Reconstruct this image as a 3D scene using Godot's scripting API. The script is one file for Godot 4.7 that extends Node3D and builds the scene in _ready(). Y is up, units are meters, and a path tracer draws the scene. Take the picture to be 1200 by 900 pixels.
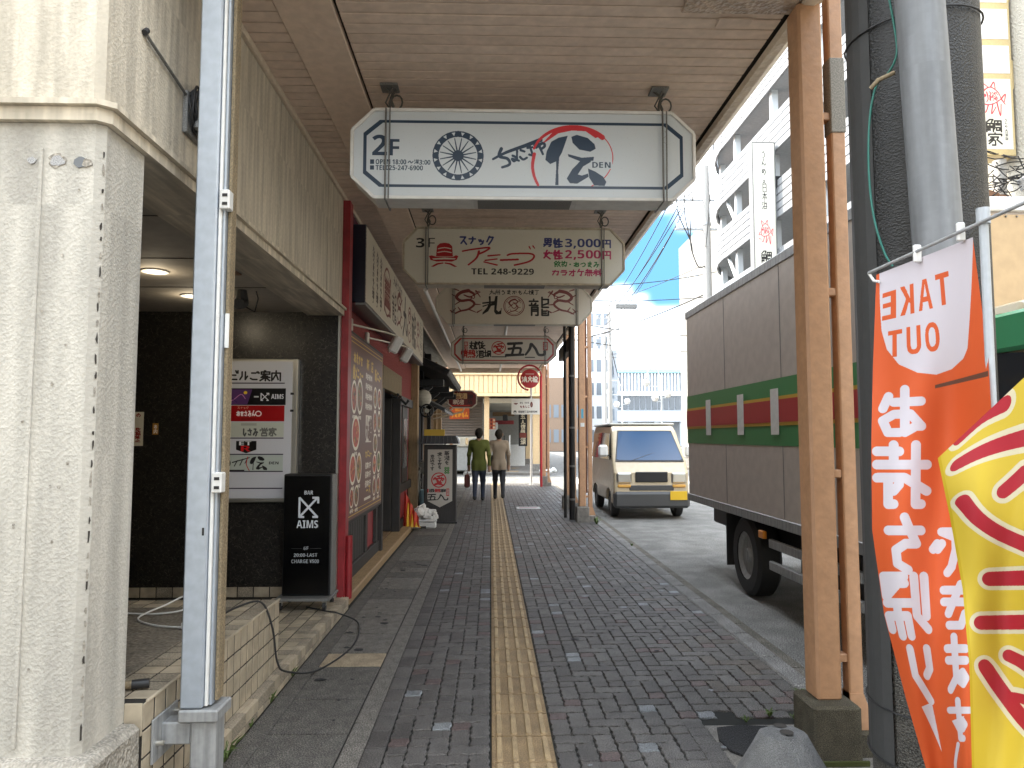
extends Node3D
# A covered shopping-street pavement. Metres; y is up; the street runs along -z; P(x, y, d) is a point d metres down the street.

class Shape:
	var v := PackedVector3Array()
	var n := PackedVector3Array()
	var uv := PackedVector2Array()
	var c := PackedColorArray()
	var ink := Color.WHITE
	func vert(p: Vector3, q: Vector3, t: Vector2 = Vector2.ZERO) -> void:
		v.append(p); n.append(q); uv.append(t); c.append(ink)
	func tri(a: Vector3, b: Vector3, d: Vector3) -> void:
		var q := (b - a).cross(d - a).normalized()
		vert(a, q); vert(d, q); vert(b, q)
	func quad(a: Vector3, b: Vector3, d: Vector3, e: Vector3) -> void:
		var q := (b - a).cross(e - a).normalized()
		if q == Vector3.ZERO: q = (d - b).cross(e - b).normalized()
		var ta := Vector2(0, 1); var tb := Vector2(1, 1); var td := Vector2(1, 0); var te := Vector2(0, 0)
		vert(a, q, ta); vert(d, q, td); vert(b, q, tb)
		vert(a, q, ta); vert(e, q, te); vert(d, q, td)
	func squad(p: Array, q: Array) -> void:
		vert(p[0], q[0]); vert(p[2], q[2]); vert(p[1], q[1])
		vert(p[0], q[0]); vert(p[3], q[3]); vert(p[2], q[2])
	func box(at: Vector3, size: Vector3, bev := 0.0, basis := Basis()) -> Shape:
		var h := size / 2
		var t := Transform3D(basis, at)
		if bev <= 0.0:
			var k := []
			for i in 8:
				k.append(t * Vector3(h.x if i & 1 else -h.x, h.y if i & 2 else -h.y, h.z if i & 4 else -h.z))
			quad(k[4], k[5], k[7], k[6]); quad(k[1], k[0], k[2], k[3]); quad(k[5], k[1], k[3], k[7])
			quad(k[0], k[4], k[6], k[2]); quad(k[6], k[7], k[3], k[2]); quad(k[0], k[1], k[5], k[4])
			return self
		var e := minf(bev, minf(h.x, minf(h.y, h.z)) * 0.98)
		var fx := {}; var fy := {}; var fz := {}
		for i in 8:
			var s := Vector3(1 if i & 1 else -1, 1 if i & 2 else -1, 1 if i & 4 else -1)
			fx[i] = t * (s * Vector3(h.x, h.y - e, h.z - e))
			fy[i] = t * (s * Vector3(h.x - e, h.y, h.z - e))
			fz[i] = t * (s * Vector3(h.x - e, h.y - e, h.z))
		quad(fz[4], fz[5], fz[7], fz[6]); quad(fz[1], fz[0], fz[2], fz[3]); quad(fx[5], fx[1], fx[3], fx[7])
		quad(fx[0], fx[4], fx[6], fx[2]); quad(fy[6], fy[7], fy[3], fy[2]); quad(fy[0], fy[1], fy[5], fy[4])
		quad(fy[6], fz[6], fz[7], fy[7]); quad(fz[2], fy[2], fy[3], fz[3]); quad(fz[4], fy[4], fy[5], fz[5]); quad(fy[0], fz[0], fz[1], fy[1])
		quad(fz[5], fx[5], fx[7], fz[7]); quad(fx[4], fz[4], fz[6], fx[6]); quad(fx[1], fz[1], fz[3], fx[3]); quad(fz[0], fx[0], fx[2], fz[2])
		quad(fy[7], fx[7], fx[3], fy[3]); quad(fx[6], fy[6], fy[2], fx[2]); quad(fx[5], fy[5], fy[1], fx[1]); quad(fy[4], fx[4], fx[0], fy[0])
		for i in 8:
			if (i & 1 != 0) != ((i & 2 != 0) != (i & 4 != 0)): tri(fx[i], fy[i], fz[i])
			else: tri(fx[i], fz[i], fy[i])
		return self
	func span(a: Vector3, b: Vector3, bev := 0.0) -> Shape:
		return box((a + b) / 2, (b - a).abs(), bev)
	func bar(a: Vector3, b: Vector3, w: float, h: float, bev := 0.0) -> Shape:
		var z := (b - a).normalized()
		var up := Vector3.UP if absf(z.y) < 0.95 else Vector3.RIGHT
		var x := up.cross(z).normalized()
		return box((a + b) / 2, Vector3(w, h, a.distance_to(b)), bev, Basis(x, z.cross(x), z))
	func cyl(a: Vector3, b: Vector3, r0: float, r1: float = -1.0, seg := 12, caps := true) -> Shape:
		if r1 < 0: r1 = r0
		var z := (b - a).normalized()
		var x := (Vector3.UP if absf(z.y) < 0.95 else Vector3.RIGHT).cross(z).normalized()
		var y := z.cross(x)
		for i in seg:
			var t0 := TAU * i / seg; var t1 := TAU * (i + 1) / seg
			var d0 := x * cos(t0) + y * sin(t0); var d1 := x * cos(t1) + y * sin(t1)
			squad([a + d0 * r0, a + d1 * r0, b + d1 * r1, b + d0 * r1], [d0, d1, d1, d0])
			if caps:
				if r0 > 0: tri(a, a + d1 * r0, a + d0 * r0)
				if r1 > 0: tri(b, b + d0 * r1, b + d1 * r1)
		return self
	func tube(pts: Array, r: float, seg := 6) -> Shape:
		var rings := []
		var x := Vector3.ZERO
		for i in pts.size():
			var z: Vector3 = (pts[mini(i + 1, pts.size() - 1)] - pts[maxi(i - 1, 0)]).normalized()
			if x == Vector3.ZERO: x = (Vector3.UP if absf(z.y) < 0.9 else Vector3.RIGHT).cross(z).normalized()
			x = (x - z * x.dot(z)).normalized()
			var y := z.cross(x)
			var ring := []
			for k in seg:
				var q := x * cos(TAU * k / seg) + y * sin(TAU * k / seg)
				ring.append([pts[i] + q * r, q])
			rings.append(ring)
		for i in pts.size() - 1:
			for k in seg:
				var l := (k + 1) % seg
				var e = [rings[i][k], rings[i][l], rings[i + 1][l], rings[i + 1][k]]
				squad([e[0][0], e[1][0], e[2][0], e[3][0]], [e[0][1], e[1][1], e[2][1], e[3][1]])
		for k in seg:
			tri(pts[0], rings[0][(k + 1) % seg][0], rings[0][k][0])
			tri(pts[-1], rings[-1][k][0], rings[-1][(k + 1) % seg][0])
		return self
	# flat outline in the plane (ux, uy) at o, pushed out along uz; the uz-side face carries texture coordinates over its bounds
	func prism(poly: PackedVector2Array, o: Vector3, ux: Vector3, uy: Vector3, uz: Vector3, depth: float, back := true, sides := true) -> Shape:
		var p := poly.duplicate()
		var area := 0.0
		for i in p.size(): area += p[i].cross(p[(i + 1) % p.size()])
		if area * ux.cross(uy).dot(uz) < 0: p.reverse()
		var lo := p[0]; var hi := p[0]
		for k in p:
			lo = lo.min(k); hi = hi.max(k)
		var idx := Geometry2D.triangulate_polygon(p)
		var off := uz * depth
		for i in range(0, idx.size(), 3):
			var w := []
			for j in 3: w.append(p[idx[i + j]])
			if (w[1] - w[0]).cross(w[2] - w[0]) * ux.cross(uy).dot(uz) < 0: w.reverse()
			for j in [0, 2, 1]:
				vert(o + ux * w[j].x + uy * w[j].y + off, uz, Vector2((w[j].x - lo.x) / (hi.x - lo.x), 1.0 - (w[j].y - lo.y) / (hi.y - lo.y)))
			if back: tri(o + ux * w[0].x + uy * w[0].y, o + ux * w[2].x + uy * w[2].y, o + ux * w[1].x + uy * w[1].y)
		if sides:
			for i in p.size():
				var a := o + ux * p[i].x + uy * p[i].y
				var b := o + ux * p[(i + 1) % p.size()].x + uy * p[(i + 1) % p.size()].y
				quad(a, b, b + off, a + off)
		return self
	func lathe(prof: Array, at: Vector3, seg := 16, axis := Basis()) -> Shape:
		for i in prof.size() - 1:
			var a: Vector2 = prof[i]; var b: Vector2 = prof[i + 1]
			var nn := Vector2(b.y - a.y, a.x - b.x).normalized()
			for k in seg:
				var t0 := TAU * k / seg; var t1 := TAU * (k + 1) / seg
				var d0 := Vector3(cos(t0), 0, sin(t0)); var d1 := Vector3(cos(t1), 0, sin(t1))
				var q0 := axis * (d0 * nn.x + Vector3.UP * nn.y); var q1 := axis * (d1 * nn.x + Vector3.UP * nn.y)
				squad([at + axis * (d0 * a.x + Vector3.UP * a.y), at + axis * (d0 * b.x + Vector3.UP * b.y), at + axis * (d1 * b.x + Vector3.UP * b.y), at + axis * (d1 * a.x + Vector3.UP * a.y)], [q0, q0, q1, q1])
		return self
	func mesh(colours := false) -> ArrayMesh:
		var a := []
		a.resize(Mesh.ARRAY_MAX)
		a[Mesh.ARRAY_VERTEX] = v; a[Mesh.ARRAY_NORMAL] = n; a[Mesh.ARRAY_TEX_UV] = uv
		if colours: a[Mesh.ARRAY_COLOR] = c
		var m := ArrayMesh.new()
		m.add_surface_from_arrays(Mesh.PRIMITIVE_TRIANGLES, a)
		return m

# a sheet of print: outlines are filled straight into an image
class Print:
	var im: Image
	var off := Vector2.ZERO
	var sc := Vector2.ONE
	func _init(w: int, h: int, col: Color) -> void:
		im = Image.create(w, h, false, Image.FORMAT_RGB8)
		im.fill(col)
	func frame(a: Vector2, b: Vector2) -> Print:      # the coordinates a..b cover the sheet
		off = a
		sc = Vector2(im.get_width() / (b.x - a.x), im.get_height() / (b.y - a.y))
		return self
	func fill(pts: PackedVector2Array, col: Color) -> void:
		var y0 := 1e9; var y1 := -1e9
		for p in pts:
			y0 = minf(y0, p.y); y1 = maxf(y1, p.y)
		for y in range(maxi(0, int(floor(y0))), mini(im.get_height() - 1, int(ceil(y1))) + 1):
			var yy := y + 0.5
			var xs := []
			for i in pts.size():
				var a := pts[i]; var b := pts[(i + 1) % pts.size()]
				if (a.y <= yy) != (b.y <= yy): xs.append(a.x + (yy - a.y) / (b.y - a.y) * (b.x - a.x))
			xs.sort()
			for i in range(0, xs.size() - 1, 2):
				var x0 := int(round(xs[i])); var x1 := int(round(xs[i + 1]))
				if x1 > x0: im.fill_rect(Rect2i(x0, y, x1 - x0, 1), col)
	func poly(pts: Array, col: Color) -> void:
		var q := PackedVector2Array()
		for p in pts: q.append((p - off) * sc)
		fill(q, col)
	func flat(a: Array, col: Color) -> void:          # [x, y, x, y ...]
		var q := []
		for i in range(0, a.size(), 2): q.append(Vector2(a[i], a[i + 1]))
		poly(q, col)
	func rect(x0: float, y0: float, x1: float, y1: float, col: Color) -> void:
		flat([x0, y0, x1, y0, x1, y1, x0, y1], col)
	func oval(at: Vector2, r: Vector2, col: Color) -> void:
		var q := []
		for i in 28: q.append(at + Vector2(cos(TAU * i / 28), sin(TAU * i / 28)) * r)
		poly(q, col)
	func ring(at: Vector2, r: Vector2, w: float, col: Color, hole: Color) -> void:
		oval(at, r, col); oval(at, r - Vector2(w, w), hole)
	func line(a: Vector2, b: Vector2, w0: float, w1: float, col: Color) -> void:
		var d := (b - a).normalized().orthogonal()
		poly([a + d * w0 / 2, b + d * w1 / 2, b - d * w1 / 2, a - d * w0 / 2], col)
	func stroke(pts: Array, w0: float, w1: float, col: Color) -> void:
		var m := pts.size() - 1
		for i in m:
			var wa := lerpf(w0, w1, float(i) / m); var wb := lerpf(w0, w1, float(i + 1) / m)
			line(pts[i], pts[i + 1], wa, wb, col)
			if i > 0: oval(pts[i], Vector2(wa, wa) / 2, col)
	func brush(a: Array, w0: float, w1: float, col: Color) -> void:
		var q := []
		for i in range(0, a.size(), 2): q.append(Vector2(a[i], a[i + 1]))
		if q.size() > 2:                                  # rounded through the points
			var s := [q[0]]
			for i in q.size() - 1:
				var p0: Vector2 = q[maxi(i - 1, 0)]; var p3: Vector2 = q[mini(i + 2, q.size() - 1)]
				for k in range(1, 5): s.append(q[i].cubic_interpolate(q[i + 1], p0, p3, k / 4.0))
			q = s
		stroke(q, w0, w1, col)
		oval(q[0], Vector2(w0, w0) / 2, col); oval(q[-1], Vector2(w1, w1) / 2, col)
	func kana(strokes: Dictionary, text: String, x: float, y: float, w: float, h: float, wt: float, col: Color, down := false) -> void:
		var k := text.length()
		var cw := w if down else w / k
		var ch := h / k if down else h
		for i in k:
			var g: String = strokes.get(text[i], "")
			var o := Vector2(x, y + ch * i) if down else Vector2(x + cw * i, y)
			for s in g.split("/", false):
				var q := []
				for t in s.split(" ", false):
					q.append(o + Vector2((int(t[0]) + 0.5) * cw / 10.0, (int(t[1]) + 0.5) * ch / 10.0))
				for j in q.size() - 1: line(q[j], q[j + 1], wt, wt, col)
				for p in q: oval(p, Vector2(wt, wt) / 2, col)
	func latin(font: Font, text: String, x: float, y: float, w: float, h: float, col: Color) -> void:
		var tm := TextMesh.new()
		tm.font = font; tm.text = text; tm.font_size = 32; tm.depth = 0.0; tm.curve_step = 1.0; tm.pixel_size = 0.01
		var a := tm.get_mesh_arrays()
		var p: PackedVector3Array = a[Mesh.ARRAY_VERTEX]
		var idx = a[Mesh.ARRAY_INDEX]
		if p.is_empty(): return
		if idx == null or idx.is_empty(): idx = PackedInt32Array(range(p.size()))
		var lo := p[0]; var hi := p[0]
		for k in p:
			lo = lo.min(k); hi = hi.max(k)
		var q := PackedVector2Array()
		for k in p: q.append((Vector2(x + (k.x - lo.x) / (hi.x - lo.x) * w, y + (hi.y - k.y) / (hi.y - lo.y) * h) - off) * sc)
		for i in range(0, idx.size(), 3): fill(PackedVector2Array([q[idx[i]], q[idx[i + 1]], q[idx[i + 2]]]), col)
	func wear(seed_: int, amount: float, col: Color) -> void:      # specks and runs of grime on the sheet
		var r := RandomNumberGenerator.new()
		r.seed = seed_
		for i in int(amount * 60):
			var x := r.randi_range(0, im.get_width() - 1); var y := r.randi_range(0, im.get_height() - 1)
			var l := r.randi_range(1, 3)
			for k in l:
				var yy := mini(y + k, im.get_height() - 1)
				im.set_pixel(x, yy, im.get_pixel(x, yy).lerp(col, r.randf_range(0.1, 0.5)))
	func tex() -> ImageTexture:
		return ImageTexture.create_from_image(im)

var rng := RandomNumberGenerator.new()
var M := {}
var noise := {}
var sans: SystemFont
var sans_bold: SystemFont
var taken := {}

func P(x: float, y: float, d: float) -> Vector3:
	return Vector3(x, y, -d)

func numbered(called: String) -> String:
	taken[called] = taken.get(called, -1) + 1
	return called if taken[called] == 0 else "%s_%03d" % [called, taken[called]]

func tag(o: Node, label := "", category := "", group := "", kind := "") -> Node:
	if label: o.set_meta("label", label)
	if category: o.set_meta("category", category)
	if group: o.set_meta("group", group)
	if kind: o.set_meta("kind", kind)
	return o

func thing(called: String, at: Vector3, label: String, category: String, group := "") -> Node3D:
	var o := Node3D.new()
	o.name = numbered(called)
	add_child(o)
	o.position = at
	tag(o, label, category, group)
	return o

# one part, given in world coordinates, hung under a thing or a part
func part(parent: Node3D, called: String, s: Shape, m: Material, colours := false) -> MeshInstance3D:
	var o := MeshInstance3D.new()
	o.name = called
	o.mesh = s.mesh(colours)
	o.material_override = m
	parent.add_child(o, true)
	var base := parent.position
	var up := parent.get_parent()
	while up is Node3D and up != self:
		base += up.position
		up = up.get_parent()
	o.position = -base
	return o

# a shared mesh placed at a point given in world coordinates
func piece(parent: Node3D, called: String, mesh: Mesh, m: Material, at: Vector3, turn := 0.0) -> MeshInstance3D:
	var o := MeshInstance3D.new()
	o.name = called
	o.mesh = mesh
	o.material_override = m
	parent.add_child(o, true)
	o.position = at - parent.position
	o.rotation.y = turn
	return o

func setting(called: String, label: String, s: Shape, m: Material) -> MeshInstance3D:
	var o := MeshInstance3D.new()
	o.name = numbered(called)
	add_child(o)
	o.mesh = s.mesh()
	o.material_override = m
	tag(o, label, "", "", "structure")
	return o

func lin(r: float, g: float, b: float) -> Color:
	return Color(r, g, b).linear_to_srgb()

func make_noise(key: String, freq: float, lo: float, hi: float, seed_ := 1, normal := false, strength := 4.0, stretch := 0, pebbly := false) -> void:
	var f := FastNoiseLite.new()
	f.seed = seed_
	f.noise_type = FastNoiseLite.TYPE_SIMPLEX_SMOOTH
	f.frequency = freq
	f.fractal_octaves = 4
	if pebbly:
		f.noise_type = FastNoiseLite.TYPE_CELLULAR
		f.cellular_return_type = FastNoiseLite.RETURN_DISTANCE
		f.fractal_octaves = 2
	var size := 256
	var im := f.get_seamless_image(size, size)
	im.convert(Image.FORMAT_L8)
	if stretch:                                          # runs: average down the columns
		var g := f.get_seamless_image(size, size)
		for x in size:
			for y in size:
				var a := im.get_pixel(x, (y / stretch) % size).r
				g.set_pixel(x, y, Color(a, a, a))
		im = g
		im.convert(Image.FORMAT_L8)
	if normal:
		im.convert(Image.FORMAT_RGBA8)
		im.bump_map_to_normal_map(strength)
	else:
		for y in size:
			for x in size:
				var a := clampf((im.get_pixel(x, y).r - 0.2) / 0.6, 0.0, 1.0)
				a = lerpf(lo, hi, a)
				im.set_pixel(x, y, Color(a, a, a))
	noise[key] = ImageTexture.create_from_image(im)

# colour is a linear base colour; grain: a noise to multiply in, repeated every `every` metres; bump likewise
func mat(key: String, col: Color, rough := 0.8, grain := "", every := 1.0, bump := "", bump_every := 0.5, bump_scale := 1.0, blot := "", blot_every := 3.0) -> StandardMaterial3D:
	var m := StandardMaterial3D.new()
	m.resource_name = key
	m.albedo_color = col.linear_to_srgb()
	m.roughness = rough
	if grain or bump:
		m.uv1_triplanar = true
		m.uv1_world_triplanar = true
		m.uv1_scale = Vector3.ONE / (every if grain else bump_every)
	if grain: m.albedo_texture = noise[grain]
	if bump:
		m.normal_enabled = true
		m.normal_texture = noise[bump]
		m.normal_scale = bump_scale
	if blot:
		m.detail_enabled = true
		m.detail_albedo = noise[blot]
		m.detail_blend_mode = BaseMaterial3D.BLEND_MODE_MUL
		m.detail_uv_layer = BaseMaterial3D.DETAIL_UV_2
		m.uv2_triplanar = true
		m.uv2_world_triplanar = true
		m.uv2_scale = Vector3.ONE / blot_every
	M[key] = m
	return m

func printed(t: Texture2D, rough := 0.45) -> StandardMaterial3D:
	var m := StandardMaterial3D.new()
	m.albedo_texture = t
	m.roughness = rough
	m.texture_repeat = false
	return m

func sag(a: Vector3, b: Vector3, drop: float, k := 10) -> Array:
	var q := []
	for i in k + 1:
		var t := float(i) / k
		q.append(a.lerp(b, t) - Vector3.UP * drop * 4.0 * t * (1.0 - t))
	return q
# stroke skeletons of the characters on the signs: points are column-row pairs on a ten by ten grid
var G := {
	"ス": "11 71 54 28/55 89", "ナ": "13 83/51 55 38", "ッ": "24 36/44 56/75 68 49", "ク": "40 16/31 81 65 39", "ア": "11 81 64/43 39",
	"ミ": "22 74/24 66/26 89", "ー": "15 85", "ゴ": "12 72 78/18 78/70 82/90 92", "カ": "13 83 78 68/42 34 18", "ラ": "22 72/14 84 68 38",
	"オ": "13 83/61 69 49/53 18", "ケ": "30 14/23 83/63 59 48", "ビ": "21 27 38 88/24 74/70 82/90 92", "ル": "31 35 18/61 68 85",
	"メ": "81 54 19/23 77", "ニ": "22 72/17 87", "ュ": "34 64 68/28 88", "お": "13 63/41 48 27 17 35 65 86 78 58/72 84", "つ": "14 62 84 77 48",
	"ま": "22 72/24 74/50 57 38 27 36 57 79", "み": "21 51 36 18 17 35 85/74 68 59", "う": "31 52/23 53 75 68 39", "か": "13 53 57 48/42 18/72 85",
	"も": "41 48 69 86/23 63/25 65", "ん": "50 18 35 57 78 86", "ご": "22 62/17 38 78/71 82/81 92", "ち": "13 73/41 25 45 66 68 49",
	"ょ": "54 58 38 37 57 79/55 75", "こ": "22 72/16 38 78", "ざ": "13 73/31 66/27 38 68/80 91", "や": "14 62 83 75 55/20 58/51 62",
	"り": "21 24 35/61 65 39", "で": "12 72 43 45 58 69/74 85/84 95", "き": "12 72/14 74/31 66/26 38 68", "す": "13 83/51 56 47 36 45 56 59 49",
	"し": "31 37 59 76", "ぎ": "12 72/14 74/31 66/26 38 68/81 92", "る": "21 61 25 54 76 68 48 57 68", "を": "13 73/41 25 46 47/75 45 48 78",
	"め": "23 47/63 27 15 33 63 86 59", "ぇ": "44 54/36 66 29/48 79", "さ": "13 73/41 66/27 38 68", "せ": "13 83/62 66 56/32 38 78",
	"男": "20 80 84 24 20/22 82/50 54/16 86 78 68/45 18", "性": "20 29/12 15/32 43/51 36/43 93/46 86/39 98/60 69", "女": "40 25 79/13 93/62 18",
	"円": "19 11 91 99/51 55/15 95", "飲": "30 03/30 53/14 44 46 16 14/15 45/14 19 38/70 53/62 92 84/74 59/75 99",
	"物": "20 29/12 42/16 45/60 43/52 92 88 79/62 46/77 48", "無": "30 12/22 82/05 95/14 84/31 35/51 55/71 75/17 08/37 39/57 59/77 89",
	"料": "30 39/04 54/12 23/52 43/34 07/35 57/62 73/64 75/80 89/57 96", "九": "14 64 67 78 98 96/40 36 09", "州": "20 26 09/50 59/80 89/04 15/34 45/64 75",
	"横": "20 29/03 43/24 07/52 92/62 60/82 80/44 94/55 85 88 58 55/56 86/71 78/58 49/78 99", "丁": "11 81/51 58 39",
	"龍": "21 22/02 42/13 14/33 24/04 44/15 19/15 45 49 39/16 46/17 47/60 65/61 91 93 64/65 95/66 69 99 97/67 87/68 88",
	"越": "02 42/20 28/05 45/25 29 99/23 08/52 92/62 67 56/71 88 98/91 68/70 92", "後": "20 02/31 04/24 29/60 42/42 63/72 45/45 95/56 39/47 99/85 58",
	"情": "20 29/12 15/32 43/41 91/52 82/43 93/60 63/54 49/54 84 89/55 85/57 87", "熱": "11 41/20 25/03 53/05 55/60 55/51 81 87 97/63 76/18 09/38 39/58 69/78 89",
	"酒": "01 12/03 14/09 26/31 91/42 92 99 49 42/52 55 46/72 75/45 95/47 97", "場": "20 27/03 43/08 47/51 91 94 54 51/52 92/45 95/56 38/66 58/56 96 98/76 68",
	"五": "11 81/41 37/14 74 78/08 98", "八": "41 37 18/52 57 98", "信": "30 05/24 29/60 71/41 91/43 83/45 85/47 87 89 49 47",
	"案": "50 51/11 91/11 12/91 92/40 35 75/13 93/63 25/16 96/55 59/56 09/56 99", "内": "19 12 92 99/50 53 28/53 78",
	"消": "01 12/03 14/09 26/60 64/42 53/82 73/49 44 84 89/46 86/47 87", "火": "50 54 19/54 89/22 34/82 64", "栓": "20 29/03 43/23 07/33 47/60 43/60 93/45 85/57 87/65 69/49 99",
	"日": "20 80 89 29 20/24 84", "本": "50 59/12 92/51 17/51 97/36 76", "海": "01 12/03 14/09 26/40 32/42 92/43 39 88/43 83 79/36 96",
	"鯛": "20 02/20 40 32/03 43 46 06 03/23 26/05 45/07 09/17 18/27 28/47 49/51 56 48/51 91 99/63 83/71 74/64 84/66 86 88 68 66",
	"家": "50 51/11 12/11 91 92/23 73/43 25/34 56 59 39/44 16/45 18/73 65 98", "持": "20 29 19/03 43/07 45/60 63/51 91/43 93/45 95/75 79 69/56 67",
	"帰": "10 16/30 36 18/50 90 93 50/51 91/44 94/56 59/56 96 98/74 79", "新": "20 21/01 51/12 13/42 33/04 54/06 56/34 39/35 08/36 57/90 62/61 66 58/64 94/84 89",
	"潟": "01 12/03 14/09 26/50 41 44 54/61 91 94 61/44 94/46 96 99 89/45 36/58 49/68 69/78 79", "愛": "80 31/12 23/41 52/72 63/04 03 93 94/24 45/34 36 66 65/74 85/47 18/47 77 09/48 99",
	"店": "50 51/11 91/11 17 09/53 56/54 84/36 86 89 39 36", "深": "01 12/03 14/09 26/32 31 91 92/52 44/72 84/35 95/64 69/65 38/65 98", "伝": "30 05/24 29/42 82/35 95/65 49 88/77 99",
	"毎": "20 03/11 91/32 27 77/32 82 79/04 94", "営": "20 31/50 51/80 71/03 02 92 93/33 73 75 35 33/26 86 89 29 26", "電": "10 90/13 12 92 93/50 54/33 43/63 73/24 84 87 24/25 85/54 59 99",
	"禁": "20 24/02 42/60 64/52 92/21 04/61 44/25 75/07 97/47 49/28 19/68 79", "止": "50 58/54 84/24 28/08 98", "駐": "10 19/10 40/12 32/14 34/16 46 49/50 61/42 92/45 85/49 99/62 69", "輪": "02 42/20 29/14 34 36 14/08 48/60 42/60 93/44 84/46 96 99/46 49/66 69/76 79/47 97",
	"店_": "", "の": "50 38 17 14 41 73 86 69"
}
func setup_view() -> void:
	var cam := Camera3D.new()
	cam.name = "camera"
	cam.fov = 55.24
	cam.near = 0.05
	cam.far = 2000.0
	cam.position = Vector3(0, 1.5, 0)
	cam.rotation_degrees = Vector3(4.12, -1.665, 0)
	add_child(cam)
	cam.current = true
	var sun := DirectionalLight3D.new()
	sun.name = "sun"
	sun.light_energy = 0.42
	sun.light_color = Color(1.0, 0.95, 0.87)
	sun.light_angular_distance = 6.0
	sun.shadow_enabled = true
	add_child(sun)
	sun.look_at_from_position(Vector3(-60, 72, -25), Vector3.ZERO)
	var cover := Image.create(1024, 512, false, Image.FORMAT_RGBA8)
	var f := FastNoiseLite.new()
	f.seed = 35
	f.frequency = 0.9
	f.fractal_octaves = 5
	for y in 256:
		var el := PI / 2 - PI * (y + 0.5) / 512.0
		for x in 1024:
			var az := TAU * (x + 0.5) / 1024.0
			var flat := Vector3(cos(az) * cos(el), 0, sin(az) * cos(el)) / (sin(el) + 0.16)
			var a := f.get_noise_3d(flat.x * 1.4, 0.0, flat.z * 1.4) + 0.13
			a = clampf(a * 4.5, 0.0, 1.0)
			a = lerpf(a, 1.0, clampf((0.13 - sin(el)) / 0.13, 0.0, 1.0))
			cover.set_pixel(x, y, Color(0.955, 0.95, 0.94, a))
	var sky_m := ProceduralSkyMaterial.new()
	sky_m.sky_top_color = Color(0.18, 0.30, 0.41)
	sky_m.sky_horizon_color = Color(0.19, 0.30, 0.37)
	sky_m.sky_curve = 0.12
	sky_m.ground_bottom_color = Color(0.25, 0.24, 0.23)
	sky_m.ground_horizon_color = Color(0.5, 0.52, 0.54)
	sky_m.sky_cover = ImageTexture.create_from_image(cover)
	sky_m.sky_cover_modulate = Color(0.9, 0.9, 0.9)
	sky_m.sun_angle_max = 1.0
	sky_m.energy_multiplier = 1.0
	var sky := Sky.new()
	sky.sky_material = sky_m
	var env := Environment.new()
	env.background_mode = Environment.BG_SKY
	env.sky = sky
	env.tonemap_mode = Environment.TONE_MAPPER_LINEAR
	env.tonemap_exposure = 11.0
	env.ssao_enabled = true
	env.ssil_enabled = true
	env.sdfgi_enabled = true
	var we := WorldEnvironment.new()
	we.name = "world_environment"
	we.environment = env
	add_child(we)

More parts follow.
